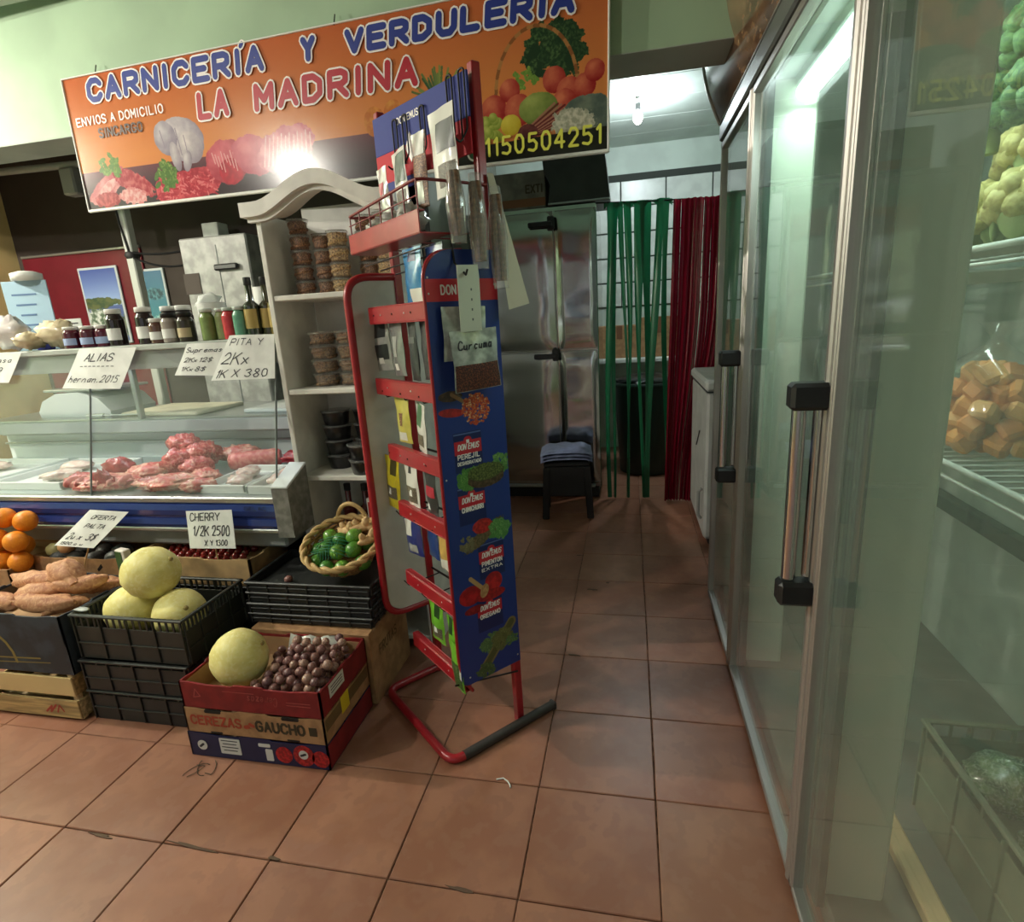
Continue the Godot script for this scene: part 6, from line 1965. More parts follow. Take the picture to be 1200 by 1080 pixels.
func build_basket() -> void:
	# wicker basket with limes and ginger, tipped toward the viewer
	var c := Vector3(0.545, 0.447, -0.785)
	var tilt := eul(16, 0, 0)
	var wick := mat("wicker", Color.WHITE, 0.7, ramp("wick", 0.05, c8(186, 142, 84), c8(118, 80, 46), 81), 9.0)
	var pale := mat("wicker_rim", c8(206, 172, 116), 0.65, tex("mottle", 0.012, 0.93, 3), 9.0)
	var t := thing("wicker_basket", "round wicker basket with a braided rim and hoop handle", "basket", c)
	# woven wall: strands going in and out around stakes
	var rr := func(v: float) -> float: return 0.088 + 0.052 * v
	for k in 9:
		var v := k / 8.0
		var pts := []
		for i in 48:
			var a := TAU * i / 48.0
			var r: float = rr.call(v) + 0.0035 * (1 if (i / 2 + k) % 2 else -1)
			pts.append(tilt * Vector3(cos(a) * r, 0.022 + v * 0.085 * (1.0 - 0.25 * sin(a)), sin(a) * r * 0.9) + Vector3(0, 0.012, 0))
		var m := MB.new()
		m.tube(pts, 0.0062, 6, true)
		part(t, "woven_strand", m.done(), wick)
	for k in 24:
		var a := TAU * k / 24.0
		var m := MB.new()
		var pts := []
		for i in 4:
			var v := i / 3.0
			var r: float = rr.call(v)
			pts.append(tilt * Vector3(cos(a) * r, 0.02 + v * 0.09 * (1.0 - 0.25 * sin(a)), sin(a) * r * 0.9) + Vector3(0, 0.012, 0))
		m.tube(pts, 0.0035, 5)
		part(t, "stake", m.done(), wick)
	var m := MB.new()
	var base := []
	for i in 24:
		var a := TAU * i / 24.0
		base.append(Vector2(cos(a) * 0.09, sin(a) * 0.081))
	m.xf = Transform3D(tilt * Basis(Vector3.RIGHT, -PI / 2), Vector3(0, 0.03, 0))
	m.prism(PackedVector2Array(base), -0.004, 0.004)
	part(t, "basket_floor", m.done(), wick)
	for h in 2:
		m = MB.new()
		var pts := []
		for i in 72:
			var a := TAU * i / 72.0
			var w := a * 9.0 + h * PI
			var r := 0.143 + 0.007 * cos(w)
			pts.append(tilt * Vector3(cos(a) * r, 0.022 + 0.09 * (1.0 - 0.25 * sin(a)) + 0.007 * sin(w), sin(a) * r * 0.9) + Vector3(0, 0.012, 0))
		m.tube(pts, 0.008, 7, true)
		part(t, "braided_rim", m.done(), pale)
	m = MB.new()
	var hp := []
	for i in 17:
		var a := PI * i / 16.0
		hp.append(tilt * Vector3(-0.005 + cos(a) * 0.062, 0.11 + sin(a) * 0.085, -0.118 - 0.01 * sin(a)) + Vector3(0, 0.012, 0))
	m.tube(hp, 0.0085, 8)
	part(t, "hoop_handle", m.done(), pale)
	# limes
	var lime := []
	for k in 3:
		lime.append(mat("lime_%d" % k, [c8(92, 156, 52), c8(76, 140, 52), c8(114, 170, 60)][k], 0.35, tex("limeskin", 0.05, 0.75, 82), 10.0, {"coat": 0.3}))
	var lp := [[-0.085, 0.075, 0.05], [-0.03, 0.075, 0.085], [0.03, 0.075, 0.08], [0.085, 0.078, 0.04], [-0.06, 0.1, 0.0], [0.0, 0.108, 0.03], [0.055, 0.105, 0.02], [-0.02, 0.112, -0.03], [0.03, 0.118, -0.03], [-0.095, 0.085, 0.0], [0.075, 0.105, -0.03], [-0.06, 0.108, -0.045]]
	var ln := ["at the left front", "at the front", "right of the front middle", "at the right front", "left of the middle", "in the middle on top", "right of the middle", "behind the middle one", "topmost, near the ginger", "at the left edge", "at the right edge", "at the back left"]
	var lv := []
	for q in lp:
		lv.append(Vector3(q[0], q[1], q[2]))
	lv = relax(lv, 0.0295, 0.03)
	for k in lp.size():
		m = MB.new()
		m.blob(Vector3.ZERO, Vector3(0.0305, 0.028, 0.028), 0.05, 1.5, k, 18)
		m.blob(Vector3(0.03, 0, 0), Vector3(0.006, 0.006, 0.006), 0, 1, 0, 8)
		fruit("lime", m.done(), lime[k % 3], "green lime %s of the wicker basket" % ln[k], "lime", c + tilt * lv[k], eul(rng.randf() * 60, rng.randf() * 360, rng.randf() * 60), "limes in the wicker basket")
	# remains of the net over the left limes
	m = MB.new()
	for k in 8:
		var pts := []
		for i in 6:
			var u := i / 5.0
			pts.append(c + tilt * (Vector3(-0.1 + 0.012 * k, 0.112 - 0.025 * absf(k / 7.0 - 1.0), -0.03 + 0.1 * u) + Vector3(0.03 * u, 0.026 * sin(PI * u * 0.9 + 0.3), 0)))
		m.tube(pts, 0.0011, 4)
	for k in 6:
		var pts := []
		for i in 8:
			var u := i / 7.0
			pts.append(c + tilt * Vector3(-0.1 + 0.16 * u, 0.113 + 0.024 * sin(PI * u), -0.02 + 0.017 * k))
		m.tube(pts, 0.0011, 4)
	solo("lime_net", m.done(), mat("net_green", c8(28, 128, 96), 0.4), "green mesh net lying over the limes", "net")
	# ginger
	var gin := mat("ginger", Color.WHITE, 0.7, ramp("ging", 0.03, c8(222, 190, 140), c8(196, 156, 108), 83), 6.0)
	for q in [[0.055, 0.14, -0.075, 20, "knobbly ginger root at the back of the basket, large one"], [0.1, 0.125, -0.02, 60, "ginger root at the right rim of the basket"], [-0.005, 0.125, -0.07, -10, "small ginger piece behind the limes"]]:
		m = MB.new()
		m.blob(Vector3.ZERO, Vector3(0.045, 0.016, 0.02), 0.3, 2.5, int(q[3]), 14)
		m.blob(Vector3(0.015, 0.018, 0.004), Vector3(0.014, 0.024, 0.013), 0.2, 2, 2, 10, eul(0, 0, -20))
		m.blob(Vector3(-0.02, 0.014, -0.004), Vector3(0.013, 0.02, 0.012), 0.2, 2, 3, 10, eul(10, 0, 25))
		m.blob(Vector3(0.036, -0.006, 0.008), Vector3(0.02, 0.013, 0.013), 0.2, 2, 4, 10, eul(0, 20, -30))
		fruit("ginger_root", m.done(), gin, q[4], "ginger", c + tilt * Vector3(q[0], q[1], q[2]), ry(q[3]), "ginger roots")

func build_fridge() -> void:
	var alu := mat("door_alu", c8(182, 178, 174), 0.42, null, 1.0, {"metal": 0.8})
	var gask := mat("gasket", c8(62, 70, 68), 0.6)
	var cab := mat("cabinet_inner", c8(186, 204, 190), 0.5, tex("mottle", 0.012, 0.93, 3), 1.5)
	var outer := mat("cabinet_outer", c8(150, 154, 150), 0.5)
	var xf0 := 1.935
	var z0 := -1.49
	var z1 := 0.82
	var zc := (z0 + z1) / 2
	var L := z1 - z0
	var t := thing("glass_door_fridge", "tall three-door glass display fridge along the right wall", "fridge", Vector3(2.35, 0, zc))
	t.position = Vector3.ZERO
	part(t, "cabinet_back", bxm(Vector3(0.05, 2.2, L), 0.004, Vector3(2.71, 1.12, zc)), cab)
	part(t, "cabinet_top", bxm(Vector3(0.72, 0.1, L), 0.006, Vector3(2.345, 1.97, zc)), cab)
	part(t, "cabinet_floor", bxm(Vector3(0.70, 0.06, L), 0.004, Vector3(2.335, 0.07, zc)), mat("fridge_floor", c8(120, 122, 112), 0.5, tex("mottle", 0.012, 0.93, 3), 2.0))
	part(t, "plinth", bxm(Vector3(0.66, 0.04, L - 0.02), 0.003, Vector3(2.36, 0.0205, zc)), mat("plinth_dark", c8(38, 36, 36), 0.7))
	for z in [z0 + 0.015, z1 - 0.015]:
		part(t, "end_wall", bxm(Vector3(0.74, 1.94, 0.03), 0.004, Vector3(2.33, 1.0, z)), outer)
	for z in [-0.9, -0.057]:
		var mu := part(t, "mullion", bxm(Vector3(0.13, 1.84, 0.035), 0.006, Vector3(2.035, 1.0, z)), mat("mullion_pale", c8(214, 226, 206), 0.5))
		part(mu, "gasket_strip", bxm(Vector3(0.02, 1.84, 0.075), 0.004, Vector3(1.972, 1.0, z)), gask)
	# lit tube under the cabinet top, along the doors
	var tb := MB.new()
	tb.tube([Vector3(2.06, 1.875, -0.86), Vector3(2.06, 1.875, -0.1)], 0.026, 14)
	part(t, "light_tube", tb.done(), mat("fridge_tube_glow", Color(0.9, 1.0, 0.97), 0.4, null, 1.0, {"glow": 6.0}))
	part(t, "tube_batten", bxm(Vector3(0.05, 0.03, 0.8), 0.004, Vector3(2.06, 1.908, -0.48)), cab)
	var al := AreaLight3D.new()
	al.name = "tube_light"
	al.area_size = Vector2(0.03, 0.76)
	al.light_energy = 0.36
	al.light_color = Color(0.88, 1.0, 0.95)
	al.shadow_enabled = true
	al.area_range = 6.0
	al.area_attenuation = 2.0
	al.position = Vector3(2.06, 1.842, -0.48)
	al.rotation = Vector3(-PI / 2, 0, 0)
	t.add_child(al)
	# top sign canopy: curved wood-look panel with a grey lower strip
	var m := MB.new()
	var pr := []
	for k in 11:
		var a := k / 10.0
		pr.append(Vector2(1.935 - 0.075 * sin(a * PI * 0.62 + 0.12), 1.985 + 0.32 * a))
	var rows := []
	for k in 2:
		var row := []
		for p in pr:
			row.append(Vector3(p.x, p.y, z1 if k == 0 else z0))
		rows.append(row)
	m.grid(rows)
	for z in [z0, z1]:
		var pts := [Vector3(2.0, 1.985, z)]
		for p in pr:
			pts.append(Vector3(p.x, p.y, z))
		pts.append(Vector3(2.0, 2.305, z))
		m.poly(pts, Vector3(0, 0, -1 if z == z0 else 1))
	part(t, "wood_canopy", m.done(), mat("canopy_wood", Color.WHITE, 0.14, ramp("walnut", 0.02, c8(132, 98, 66), c8(84, 58, 40), 91, 0.3, 0.7, 5, 256, c8(152, 118, 84)), 1.0, {"stretch": Vector3(3.0, 3.0, 0.8), "coat": 0.6}))
	part(t, "canopy_strip", bxm(Vector3(0.06, 0.06, L), 0.006, Vector3(1.955, 1.955, zc)), mat("strip_grey", c8(96, 100, 98), 0.4))
	m = MB.new()
	m.tube([Vector3(1.927, 1.987, z0), Vector3(1.927, 1.987, z1)], 0.004, 6)
	var arc := []
	for p in pr:
		arc.append(Vector3(p.x - 0.001, p.y, z0 - 0.001))
	m.tube(arc, 0.005, 6)
	part(t, "canopy_trim", m.done(), alu)
	# doors
	var pane := mat("door_glass", c8(178, 206, 190), 0.01, null, 1.0, {"alpha": 0.1})
	for q in [[-1.485, -0.913, 0.022, 0.034], [-0.905, -0.082, 0.012, 0.046], [-0.078, 0.78, 0.008, 0.04]]:
		var d := Node3D.new()
		d.name = "door"
		t.add_child(d, true)
		m = MB.new()
		var ya := 0.05
		var yb := 1.92
		m.box(Vector3(xf0 + 0.012, (ya + yb) / 2, q[0] + q[2] / 2), Vector3(0.03, yb - ya, q[2]), 0.004)
		m.box(Vector3(xf0 + 0.012, (ya + yb) / 2, q[1] - q[3] / 2), Vector3(0.03, yb - ya, q[3]), 0.004)
		m.box(Vector3(xf0 + 0.008, (ya + yb) / 2, q[1] - q[3] * 0.5), Vector3(0.03, yb - ya, q[3] * 0.35), 0.004)
		m.box(Vector3(xf0 + 0.012, ya + 0.009, (q[0] + q[1]) / 2), Vector3(0.03, 0.018, q[1] - q[0]), 0.003)
		m.box(Vector3(xf0 + 0.012, yb - 0.012, (q[0] + q[1]) / 2), Vector3(0.03, 0.024, q[1] - q[0]), 0.003)
		part(d, "frame", m.done(), alu)
		part(d, "pane", bxm(Vector3(0.006, yb - ya - 0.03, q[1] - q[0] - q[2] - q[3] + 0.004), 0.0, Vector3(xf0 + 0.012, (ya + yb) / 2, (q[0] + q[2] + q[1] - q[3]) / 2)), pane)
		m = MB.new()
		var hz: float = q[1] - 0.028
		m.tube([Vector3(xf0 - 0.045, 0.80, hz), Vector3(xf0 - 0.045, 1.14, hz)], 0.013, 14)
		m.box(Vector3(xf0 - 0.012, 0.97, hz - 0.004), Vector3(0.014, 0.34, 0.02), 0.005)
		part(d, "handle", m.done(), mat("chrome", c8(214, 214, 212), 0.16, null, 1.0, {"metal": 1.0}))
		for y in [0.77, 1.16]:
			part(d, "handle_bracket", bxm(Vector3(0.068, 0.05, 0.042), 0.007, Vector3(xf0 - 0.031, y, hz)), mat("cap_black", c8(28, 28, 30), 0.4))
	# wire shelves
	var wm := mat("wire_white", c8(206, 214, 204), 0.4)
	for y in [1.0, 1.4]:
		m = MB.new()
		for x in [2.2, 2.62]:
			m.tube([Vector3(x, y, -1.42), Vector3(x, y, 0.76)], 0.006, 8)
		m.tube([Vector3(2.2, y - 0.028, -1.42), Vector3(2.2, y - 0.028, 0.76)], 0.004, 6)
		for k in 60:
			var z := -1.41 + 0.0365 * k
			m.tube([Vector3(2.2, y, z), Vector3(2.66, y, z)], 0.0026, 5)
		m.tube([Vector3(2.4, y - 0.004, -1.42), Vector3(2.4, y - 0.004, 0.76)], 0.004, 6)
		var sh := part(t, "wire_shelf", m.done(), wm)
		for z in [-0.5, 0.2]:
			part(sh, "shelf_bracket", bxm(Vector3(0.4, 0.03, 0.02), 0.004, Vector3(2.48, y - 0.045, z)), wm)
	part(t, "lower_divider", bxm(Vector3(0.04, 0.05, L - 0.1), 0.004, Vector3(2.66, 0.62, zc)), gask)
	m = MB.new()
	m.xf = Transform3D(Basis(Vector3(0, 1, 0), Vector3(1, 0, 0), Vector3(0, 0, -1)).orthonormalized(), Vector3.ZERO)
	m = MB.new()
	m.lathe([Vector2(0, 0), Vector2(0.05, 0), Vector2(0.05, 0.006), Vector2(0, 0.006)], 24, Transform3D(Basis(Vector3.BACK, PI / 2), Vector3(2.685, 0.35, -0.56)))
	part(t, "drain_cover", m.done(), mat("gasket"))
	# ---- goods ----
	var broc := mat("broccoli", Color.WHITE, 0.7, ramp("broc", 0.05, c8(94, 132, 74), c8(48, 88, 50), 92, 0.3, 0.7, 3), 8.0)
	var caul := mat("cauliflower", Color.WHITE, 0.65, ramp("caul", 0.04, c8(206, 200, 128), c8(176, 168, 98), 93, 0.3, 0.7, 3), 8.0)
	var stalk := mat("stalk", c8(150, 172, 110), 0.6)
	rng.seed = 5
	var bl := ["left front", "right front", "left back", "right back", "top"]
	for k in 5:
		var p: Vector3 = [Vector3(2.29, 1.66, -0.43), Vector3(2.29, 1.65, -0.22), Vector3(2.45, 1.71, -0.56), Vector3(2.47, 1.70, -0.33), Vector3(2.33, 1.77, -0.33)][k]
		var b := thing("broccoli_head", "green broccoli head at the %s of the fridge's upper shelf pile" % bl[k], "broccoli", p, 0.0, "broccoli in the fridge")
		m = MB.new()
		for i in 34:
			var a := i * 2.399
			var h := 1.0 - 2.0 * (i + 0.5) / 46.0
			var r := sqrt(1.0 - h * h)
			m.blob(Vector3(cos(a) * r, h, sin(a) * r) * 0.06, Vector3(0.024, 0.022, 0.024), 0.4, 4, i, 10)
		part(b, "florets", m.done(), broc)
		m = MB.new()
		m.tube([Vector3(0, 0.03, 0), Vector3(0.005, -0.07, 0.0)], [0.03, 0.02], 10)
		part(b, "stalk", m.done(), stalk)
	for k in 6:
		var p: Vector3 = [Vector3(2.28, 1.474, -0.42), Vector3(2.285, 1.474, -0.235), Vector3(2.43, 1.474, -0.56), Vector3(2.46, 1.474, -0.35), Vector3(2.345, 1.58, -0.325), Vector3(2.41, 1.58, -0.47)][k]
		var b := thing("cauliflower_head", "pale cauliflower head, %s on the upper wire shelf" % ["front left", "front right", "rear left", "rear right", "upper front", "upper rear"][k], "cauliflower", p, 0.0, "cauliflowers in the fridge")
		m = MB.new()
		for i in 30:
			var a := i * 2.399
			var h := 1.0 - 2.0 * (i + 0.5) / 40.0
			var r := sqrt(1.0 - h * h)
			m.blob(Vector3(cos(a) * r, h * 0.8, sin(a) * r) * 0.055, Vector3(0.026, 0.023, 0.026), 0.35, 3, i + 40, 12)
		part(b, "curds", m.done(), caul)
		m = MB.new()
		for i in 5:
			var a := i * TAU / 5
			m.blob(Vector3(cos(a) * 0.052, -0.03, sin(a) * 0.052), Vector3(0.03, 0.034, 0.008), 0.2, 2, i, 10, ry(90 - rad_to_deg(a)))
		part(b, "outer_leaves", m.done(), stalk)
	# bag of pumpkin cubes
	var pb := thing("pumpkin_bag", "clear bag of orange pumpkin cubes on the lower wire shelf", "bag", Vector3(2.31, 1.004, -0.33))
	var pum := []
	for k in 3:
		pum.append(mat("pumpkin_%d" % k, [c8(232, 160, 82), c8(222, 144, 70), c8(236, 178, 104)][k], 0.5, tex("mottle", 0.012, 0.93, 3), 8.0))
	var cube := bxm(Vector3(0.042, 0.034, 0.046), 0.007)
	for k in 60:
		var a := k * 2.399
		var lv := k / 12
		var rad: float = sqrt((k % 12 + 0.5) / 12.0) * [0.085, 0.088, 0.078, 0.058, 0.036][lv]
		part(pb, "pumpkin_cube", cube, pum[k % 3], Vector3(cos(a) * rad * 0.85, 0.025 + lv * 0.033, sin(a) * rad * 1.25), eul(rng.randf() * 50, rng.randf() * 180, rng.randf() * 50))
	m = MB.new()
	m.lathe([Vector2(0.07, 0.002), Vector2(0.112, 0.02), Vector2(0.116, 0.07), Vector2(0.1, 0.13), Vector2(0.066, 0.18), Vector2(0.02, 0.215), Vector2(0.012, 0.23), Vector2(0.035, 0.26)], 24, Transform3D(Basis.from_scale(Vector3(0.9, 1, 1.3)), Vector3.ZERO))
	part(pb, "plastic_film", m.done(), mat("pumpkin_film", c8(226, 224, 216), 0.08, null, 1.0, {"alpha": 0.06}))
	# crate of bagged lettuce at the bottom
	t = thing("lettuce_crate", "grey-green plastic crate of bagged lettuce on the fridge floor", "crate", Vector3(2.45, 0.101, 0.0))
	plastic_crate(t, 0.38, 0.62, 0.25, mat("crate_olive", c8(124, 130, 104), 0.5, tex("mottle", 0.012, 0.93, 3), 3.0), false)
	for k in 5:
		m = MB.new()
		m.blob(Vector3.ZERO, Vector3(0.066, 0.055, 0.078), 0.35, 2.6, 60 + k, 20)
		solo("lettuce_bag", m.done(), mat("lettuce", Color.WHITE, 0.3, ramp("lett", 0.03, c8(120, 146, 96), c8(74, 98, 66), 94, 0.3, 0.7, 4, 256, c8(186, 200, 176)), 5.0, {"coat": 0.5}), "bag of lettuce, %s in the fridge crate" % ["nearest the door front", "nearest the door middle", "nearest the door rear", "at the back rear", "at the back front"][k], "lettuce", [Vector3(2.38, 0.29, 0.19), Vector3(2.38, 0.29, 0.0), Vector3(2.38, 0.29, -0.19), Vector3(2.53, 0.29, -0.12), Vector3(2.53, 0.29, 0.12)][k], ry(k * 40.0), "lettuce bags in the fridge")
	solo("wooden_lath", bxm(Vector3(0.04, 0.05, 0.4), 0.004), mat("pine_0", c8(214, 184, 132), 0.7), "pale wooden lath lying on the fridge floor before the crate", "lath", Vector3(2.17, 0.133, -0.02), eul(0, 0, 12))
	for k in 3:
		m = MB.new()
		m.blob(Vector3.ZERO, Vector3(0.11, 0.05, 0.13), 0.5, 2.4, 80 + k, 20)
		solo("greens_bag", m.done(), mat("greens", Color.WHITE, 0.35, ramp("grn", 0.03, c8(96, 124, 92), c8(58, 82, 66), 95, 0.3, 0.7, 4, 256, c8(150, 168, 150)), 4.0, {"coat": 0.4}), "dim bag of greens behind door glass, %s along the wire shelves" % ["first", "second", "third"][k], "vegetables", [Vector3(2.43, 1.075, -0.63), Vector3(2.42, 1.075, -1.0), Vector3(2.42, 1.475, -0.85)][k], ry(k * 33.0), "greens in the fridge")

func build_back() -> void:
	# polished steel cooler with four doors
	var z := -2.95
	var steel := mat("steel_polished", c8(198, 198, 194), 0.13, null, 1.0, {"metal": 1.0})
	var t := thing("steel_cooler", "tall polished steel cooler with black handles in the passage", "fridge", Vector3(0.885, 0, z - 0.33))
	part(t, "cooler_body", bxm(Vector3(0.99, 1.93, 0.62), 0.006, Vector3(0, 1.055, 0)), steel)
	part(t, "plinth", bxm(Vector3(0.95, 0.085, 0.56), 0.004, Vector3(0, 0.0435, 0)), mat("plinth_dark"))
	part(t, "kick_strip", bxm(Vector3(0.9, 0.02, 0.02), 0.003, Vector3(0, 0.1, 0.32)), mat("aluminium"))
	var nz := FastNoiseLite.new()
	nz.seed = 6
	nz.frequency = 1.6
	for c in 2:
		for r in 2:
			var x0 := -0.49 if c == 0 else 0.222
			var x1 := 0.212 if c == 0 else 0.49
			var y0 := 0.13 if r == 0 else 1.09
			var y1 := 1.08 if r == 0 else 1.99
			var d := Node3D.new()
			d.name = "door"
			t.add_child(d, true)
			var rows := []
			for i in 25:
				var row := []
				for j in 17:
					var x := lerpf(x0, x1, j / 16.0)
					var y := lerpf(y1, y0, i / 24.0)
					var e := minf(1.0, minf(minf(j, 16 - j), minf(i, 24 - i)) / 2.0)
					row.append(Vector3(x, y, 0.326 + 0.012 * e + e * 0.006 * nz.get_noise_3d(x * 0.7, y * 2.2, r + c * 3)))
				rows.append(row)
			var m := MB.new()
			m.grid(rows)
			part(d, "door_skin", m.done(), steel)
			part(d, "door_edge", bxm(Vector3(x1 - x0, y1 - y0, 0.016), 0.003, Vector3((x0 + x1) / 2, (y0 + y1) / 2, 0.319)), mat("steel_edge", c8(150, 150, 146), 0.3, null, 1.0, {"metal": 0.9}))
			if c == 0:
				m = MB.new()
				var hy := 1.05 if r == 0 else 1.905
				m.box(Vector3(0.13, hy, 0.365), Vector3(0.16, 0.036, 0.022), 0.008)
				m.box(Vector3(0.2, hy + 0.008, 0.352), Vector3(0.045, 0.085, 0.03), 0.008)
				part(d, "handle", m.done(), mat("cap_black", c8(28, 28, 30), 0.4))
	# carton and dark hood on top of it
	t = thing("roof_carton", "weathered printed carton on top of the steel cooler", "box", Vector3(0.82, 2.021, z - 0.2))
	part(t, "carton_body", bxm(Vector3(0.46, 0.23, 0.3), 0.004, Vector3(0, 0.115, 0)), mat("carton_grey", c8(128, 124, 112), 0.8, tex("cheekdirt", 0.03, 0.8, 8), 1.0))
	part(t, "print_band", bxm(Vector3(0.455, 0.05, 0.002), 0.0, Vector3(0, 0.04, 0.151)), mat("band_brown", c8(126, 84, 56), 0.8))
	var m := MB.new()
	text_fit(m, "EXTI", Vector2(0.1, 0.1), 0.045, 0.005, 0.12, 0.1515)
	part(t, "lettering", m.done(), mat("ink_dark", c8(62, 52, 34), 0.7))
	t = thing("dark_hood", "dark curved sheet-metal hood above the steel cooler", "hood", Vector3(1.24, 2.021, z - 0.2))
	m = MB.new()
	var pl := PackedVector2Array([Vector2(-0.17, 0.0), Vector2(0.23, 0.0), Vector2(0.22, 0.1), Vector2(0.2, 0.3), Vector2(-0.2, 0.3), Vector2(-0.19, 0.2), Vector2(-0.15, 0.12)])
	m.prism(pl, -0.2, 0.2)
	part(t, "hood_shell", m.done(), mat("hood_metal", c8(62, 64, 62), 0.4, tex("mottle", 0.012, 0.93, 3), 2.0, {"metal": 0.4}))
	part(t, "hood_edge", bxm(Vector3(0.4, 0.012, 0.012), 0.003, Vector3(0.03, 0.008, 0.202)), mat("aluminium"))
	# ribbon curtain
	var wy := 2.01
	t = thing("ribbon_curtain", "green plastic ribbon curtain hanging in the back doorway", "curtain", Vector3(1.43, 0, z - 0.01))
	m = MB.new()
	m.tube([Vector3(-0.05, wy, 0), Vector3(0.3, wy - 0.02, 0), Vector3(0.9, wy - 0.045, 0)], 0.005, 6)
	part(t, "wire", m.done(), mat("cord_black"))
	var gm := mat("ribbon_green", c8(14, 88, 56), 0.3, null, 1.0, {"back": c8(16, 90, 56), "coat": 0.3})
	rng.seed = 15
	for q in [[0.03, 0.075, -0.02], [0.075, 0.05, -0.04], [0.115, 0.04, 0.03], [0.15, 0.05, 0.0], [0.215, 0.07, 0.03], [0.275, 0.085, -0.01], [0.34, 0.07, -0.06], [0.385, 0.06, 0.02]]:
		var rows := []
		for i in 22:
			var v := i / 21.0
			var x: float = q[0] + q[2] * v + 0.012 * sin(v * 5.0 + q[0] * 40)
			var tw: float = q[0] * 60.0 + v * (2.4 if int(q[0] * 1000) % 2 else -1.8)
			var w: float = q[1] * (0.5 - 0.3 * smoothstep(0.15, 0.8, v)) * (0.5 + 0.5 * absf(cos(tw)))
			var dz := 0.012 * sin(tw)
			rows.append([Vector3(x + w, lerpf(wy - 0.01, 0.012, v), dz), Vector3(x, lerpf(wy - 0.01, 0.012, v), dz + 0.006), Vector3(x - w, lerpf(wy - 0.01, 0.012, v), -dz)])
		m = MB.new()
		m.grid(rows)
		part(t, "ribbon", m.done(), gm)
	m = MB.new()
	for k in 5:
		var rows := []
		for i in 4:
			var row := []
			for j in 7:
				var u := j / 6.0
				row.append(Vector3(0.0 + 0.085 * k + 0.085 * u, wy - 0.004 - (0.012 + 0.03 * (1 - sin(u * PI))) * i / 3.0 + (-0.03 * 0.085 * (k + u)), 0.004 * sin(u * 9)))
			rows.append(row)
		m.grid(rows)
	part(t, "gathered_top", m.done(), gm)
	t = thing("red_curtain", "dark red plastic strip curtain beside the green ribbons", "curtain", Vector3(1.86, 0, z + 0.045))
	var rm := mat("strip_red", c8(122, 14, 36), 0.22, null, 1.0, {"back": c8(96, 10, 26), "coat": 0.5})
	for k in 9:
		var rows := []
		for i in 22:
			var v := i / 21.0
			var row := []
			for j in 7:
				var u := j / 6.0
				var pinch := 1.0 - 0.45 * smoothstep(0.3, 1.0, v)
				row.append(Vector3((0.046 * (k + u)) * pinch - 0.04 * v, lerpf(wy - 0.035, 0.012, v), 0.018 * sin(u * TAU + k * 1.7) + 0.01 * sin(v * 8 + k)))
			row.reverse()
			rows.append(row)
		m = MB.new()
		m.grid(rows)
		part(t, "strip", m.done(), rm)
	# white chest freezer
	t = thing("chest_freezer", "white chest freezer standing before the doorway at the right", "freezer", Vector3(2.32, 0, -2.485))
	var wf := mat("freezer_white", c8(206, 208, 204), 0.4, tex("mottle", 0.012, 0.93, 3), 1.5)
	part(t, "freezer_body", bxm(Vector3(0.66, 0.84, 0.72), 0.015, Vector3(0, 0.46, 0)), wf)
	part(t, "lid", bxm(Vector3(0.68, 0.06, 0.74), 0.015, Vector3(0, 0.912, 0)), wf)
	part(t, "feet_plinth", bxm(Vector3(0.6, 0.04, 0.66), 0.004, Vector3(0, 0.0205, 0)), mat("plinth_dark"))
	m = MB.new()
	m.tube([Vector3(-0.335, 0.14, 0.28), Vector3(-0.352, 0.16, 0.28), Vector3(-0.352, 0.3, 0.28), Vector3(-0.335, 0.32, 0.28)], 0.009, 8)
	part(t, "pull_handle", m.done(), mat("pipe_grey"))
	m = MB.new()
	m.tube([Vector3(-0.333, 0.62, 0.1), Vector3(-0.333, 0.5, -0.05)], 0.003, 5)
	part(t, "scratch_trim", m.done(), mat("cord_black"))
	part(t, "lid_gap", bxm(Vector3(0.665, 0.008, 0.725), 0.001, Vector3(0, 0.8805, 0)), mat("gasket"))
	# black stool with a folded cloth
	t = thing("black_stool", "black plastic stool before the steel cooler", "stool", Vector3(1.165, 0, -2.66), deg_to_rad(6))
	var bp := mat("stool_black", c8(20, 20, 22), 0.45)
	part(t, "seat", bxm(Vector3(0.3, 0.03, 0.27), 0.01, Vector3(0, 0.375, 0)), bp)
	for sx in [-1, 1]:
		for sz in [-1, 1]:
			m = MB.new()
			m.box(Vector3(sx * 0.14, 0.18, sz * 0.12), Vector3(0.045, 0.36, 0.04), 0.006, Basis(Vector3.BACK, 0.05 * sx))
			part(t, "leg", m.done(), bp)
	for s in [-1, 1]:
		part(t, "apron", bxm(Vector3(0.25, 0.2, 0.014), 0.004, Vector3(0, 0.26, s * 0.125)), bp)
		part(t, "side_apron", bxm(Vector3(0.014, 0.2, 0.22), 0.004, Vector3(s * 0.135, 0.26, 0)), bp)
	m = MB.new()
	for k in 3:
		var rows := []
		for i in 17:
			var row := []
			for j in 21:
				var u := j / 20.0 * 2 - 1
				var w := i / 16.0 * 2 - 1
				var ed := (1 - pow(absf(u), 6)) * (1 - pow(absf(w), 6))
				row.append(Vector3(-u * 0.17, 0.412 + 0.022 * k + 0.02 * ed + 0.006 * sin(u * 9 + k * 2 + w * 4) * ed - 0.02 * pow(absf(u), 4), w * 0.145))
			rows.append(row)
		m.grid(rows)
	solo("folded_cloth", m.done(), mat("cloth_blue", c8(122, 130, 164), 0.85, tex("mottle", 0.012, 0.93, 3), 5.0, {"sheen": 0.3}), "folded blue-grey cloth lying on the black stool", "cloth", Vector3(1.165, 0.0, -2.66), ry(6))
	# back room: bin, table, cartons
	t = thing("dark_bin", "large dark green bin in the back room behind the ribbons", "bin", Vector3(1.72, 0, -3.75))
	m = MB.new()
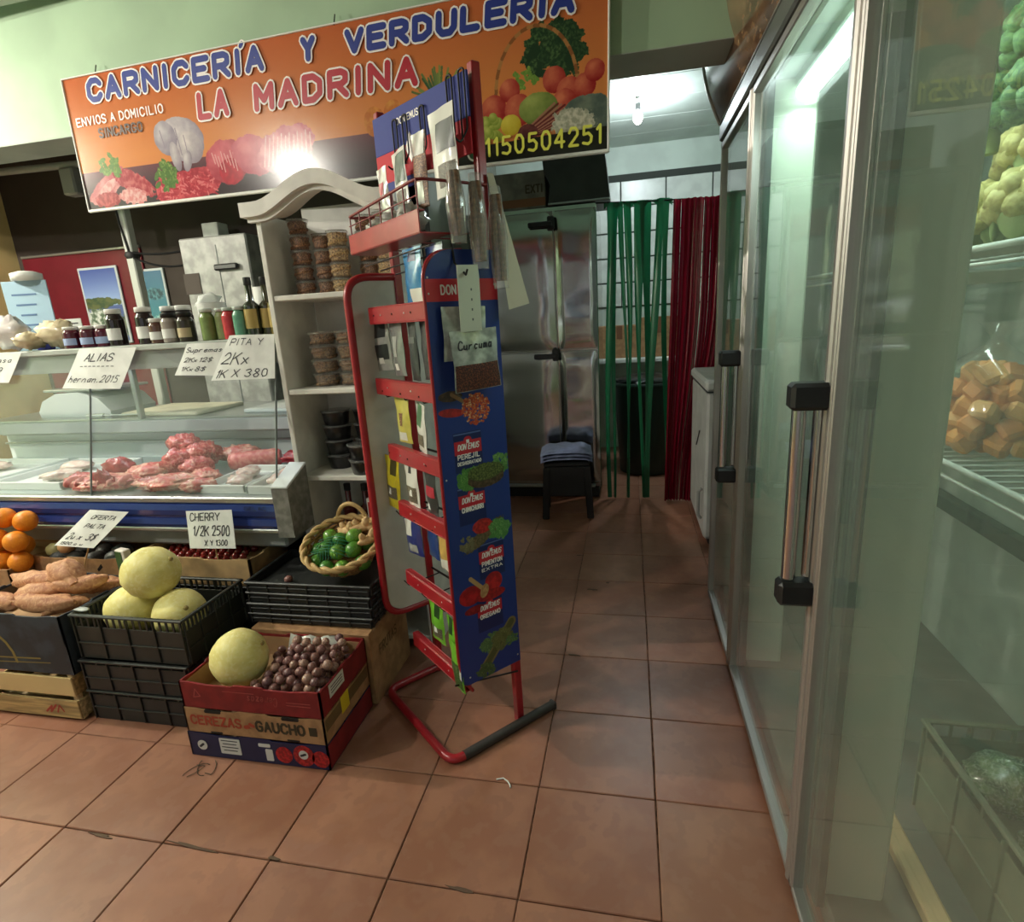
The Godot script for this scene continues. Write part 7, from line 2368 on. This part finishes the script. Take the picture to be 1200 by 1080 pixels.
	m.lathe([Vector2(0, 0.01), Vector2(0.22, 0.01), Vector2(0.26, 0.72), Vector2(0.275, 0.73), Vector2(0.275, 0.76), Vector2(0.25, 0.76), Vector2(0.22, 0.05), Vector2(0, 0.05)], 24)
	part(t, "bin_body", m.done(), mat("bin_green", c8(20, 40, 32), 0.4))
	m = MB.new()
	m.blob(Vector3(0, 0.76, 0), Vector3(0.24, 0.06, 0.24), 0.4, 3, 4, 20)
	part(t, "bin_liner", m.done(), mat("liner_black", c8(26, 28, 28), 0.3))
	t = thing("back_table", "white-edged table against the tiled back wall", "table", Vector3(1.7, 0, -4.3))
	part(t, "table_top", bxm(Vector3(0.9, 0.035, 0.5), 0.004, Vector3(0, 0.9, 0)), mat("cap_white", c8(232, 232, 228), 0.4))
	for sx in [-1, 1]:
		for sz in [-1, 1]:
			part(t, "leg", bxm(Vector3(0.05, 0.885, 0.05), 0.004, Vector3(sx * 0.4, 0.4425, sz * 0.2)), mat("plinth_dark"))
	for q in [[1.5, 0.28, "left brown carton on the back room table"], [1.84, 0.34, "right brown carton on the back room table"]]:
		t = thing("brown_carton", q[2], "box", Vector3(q[0], 0.918, -4.32), 0.0, "cartons in the back room")
		part(t, "carton_body", bxm(Vector3(0.32, q[1], 0.3), 0.004, Vector3(0, q[1] / 2, 0)), mat("kraft"))
		part(t, "tape", bxm(Vector3(0.05, q[1] * 0.4, 0.002), 0.0, Vector3(0, q[1] * 0.8, 0.151)), mat("band_brown"))
	# scraps on the floor
	m = MB.new()
	m.tube([Vector3(0, 0.002, 0), Vector3(0.02, 0.003, -0.006), Vector3(0.035, 0.002, 0.002), Vector3(0.045, 0.002, 0.016), Vector3(0.047, 0.002, 0.024)], 0.0022, 5)
	solo("white_string", m.done(), mat("cap_white"), "short white string on the floor before the stand", "string", Vector3(1.19, 0.0, -0.335))
	m = MB.new()
	for k in 4:
		var pts := []
		for i in 7:
			pts.append(Vector3(0.03 * sin(k * 2.1 + i * 0.5) + 0.016 * k, 0.002, 0.05 * i / 6.0 + 0.012 * cos(k + i)))
		m.tube(pts, 0.0012, 4)
	solo("thread_tangle", m.done(), mat("thread_dark", c8(70, 62, 48), 0.8), "tangle of dark thread on the floor before the tomato box", "thread", Vector3(0.22, 0.0, -0.27))

func _ready() -> void:
	camera_and_light()
	base_mats()
	setting_all()
	build_banner()
	build_counter()
	build_fridge()
	build_back()
	build_shelf_unit()
	build_stand()
	build_crates()
	build_butcher_room()
	build_basket()
	build_shelf_goods()
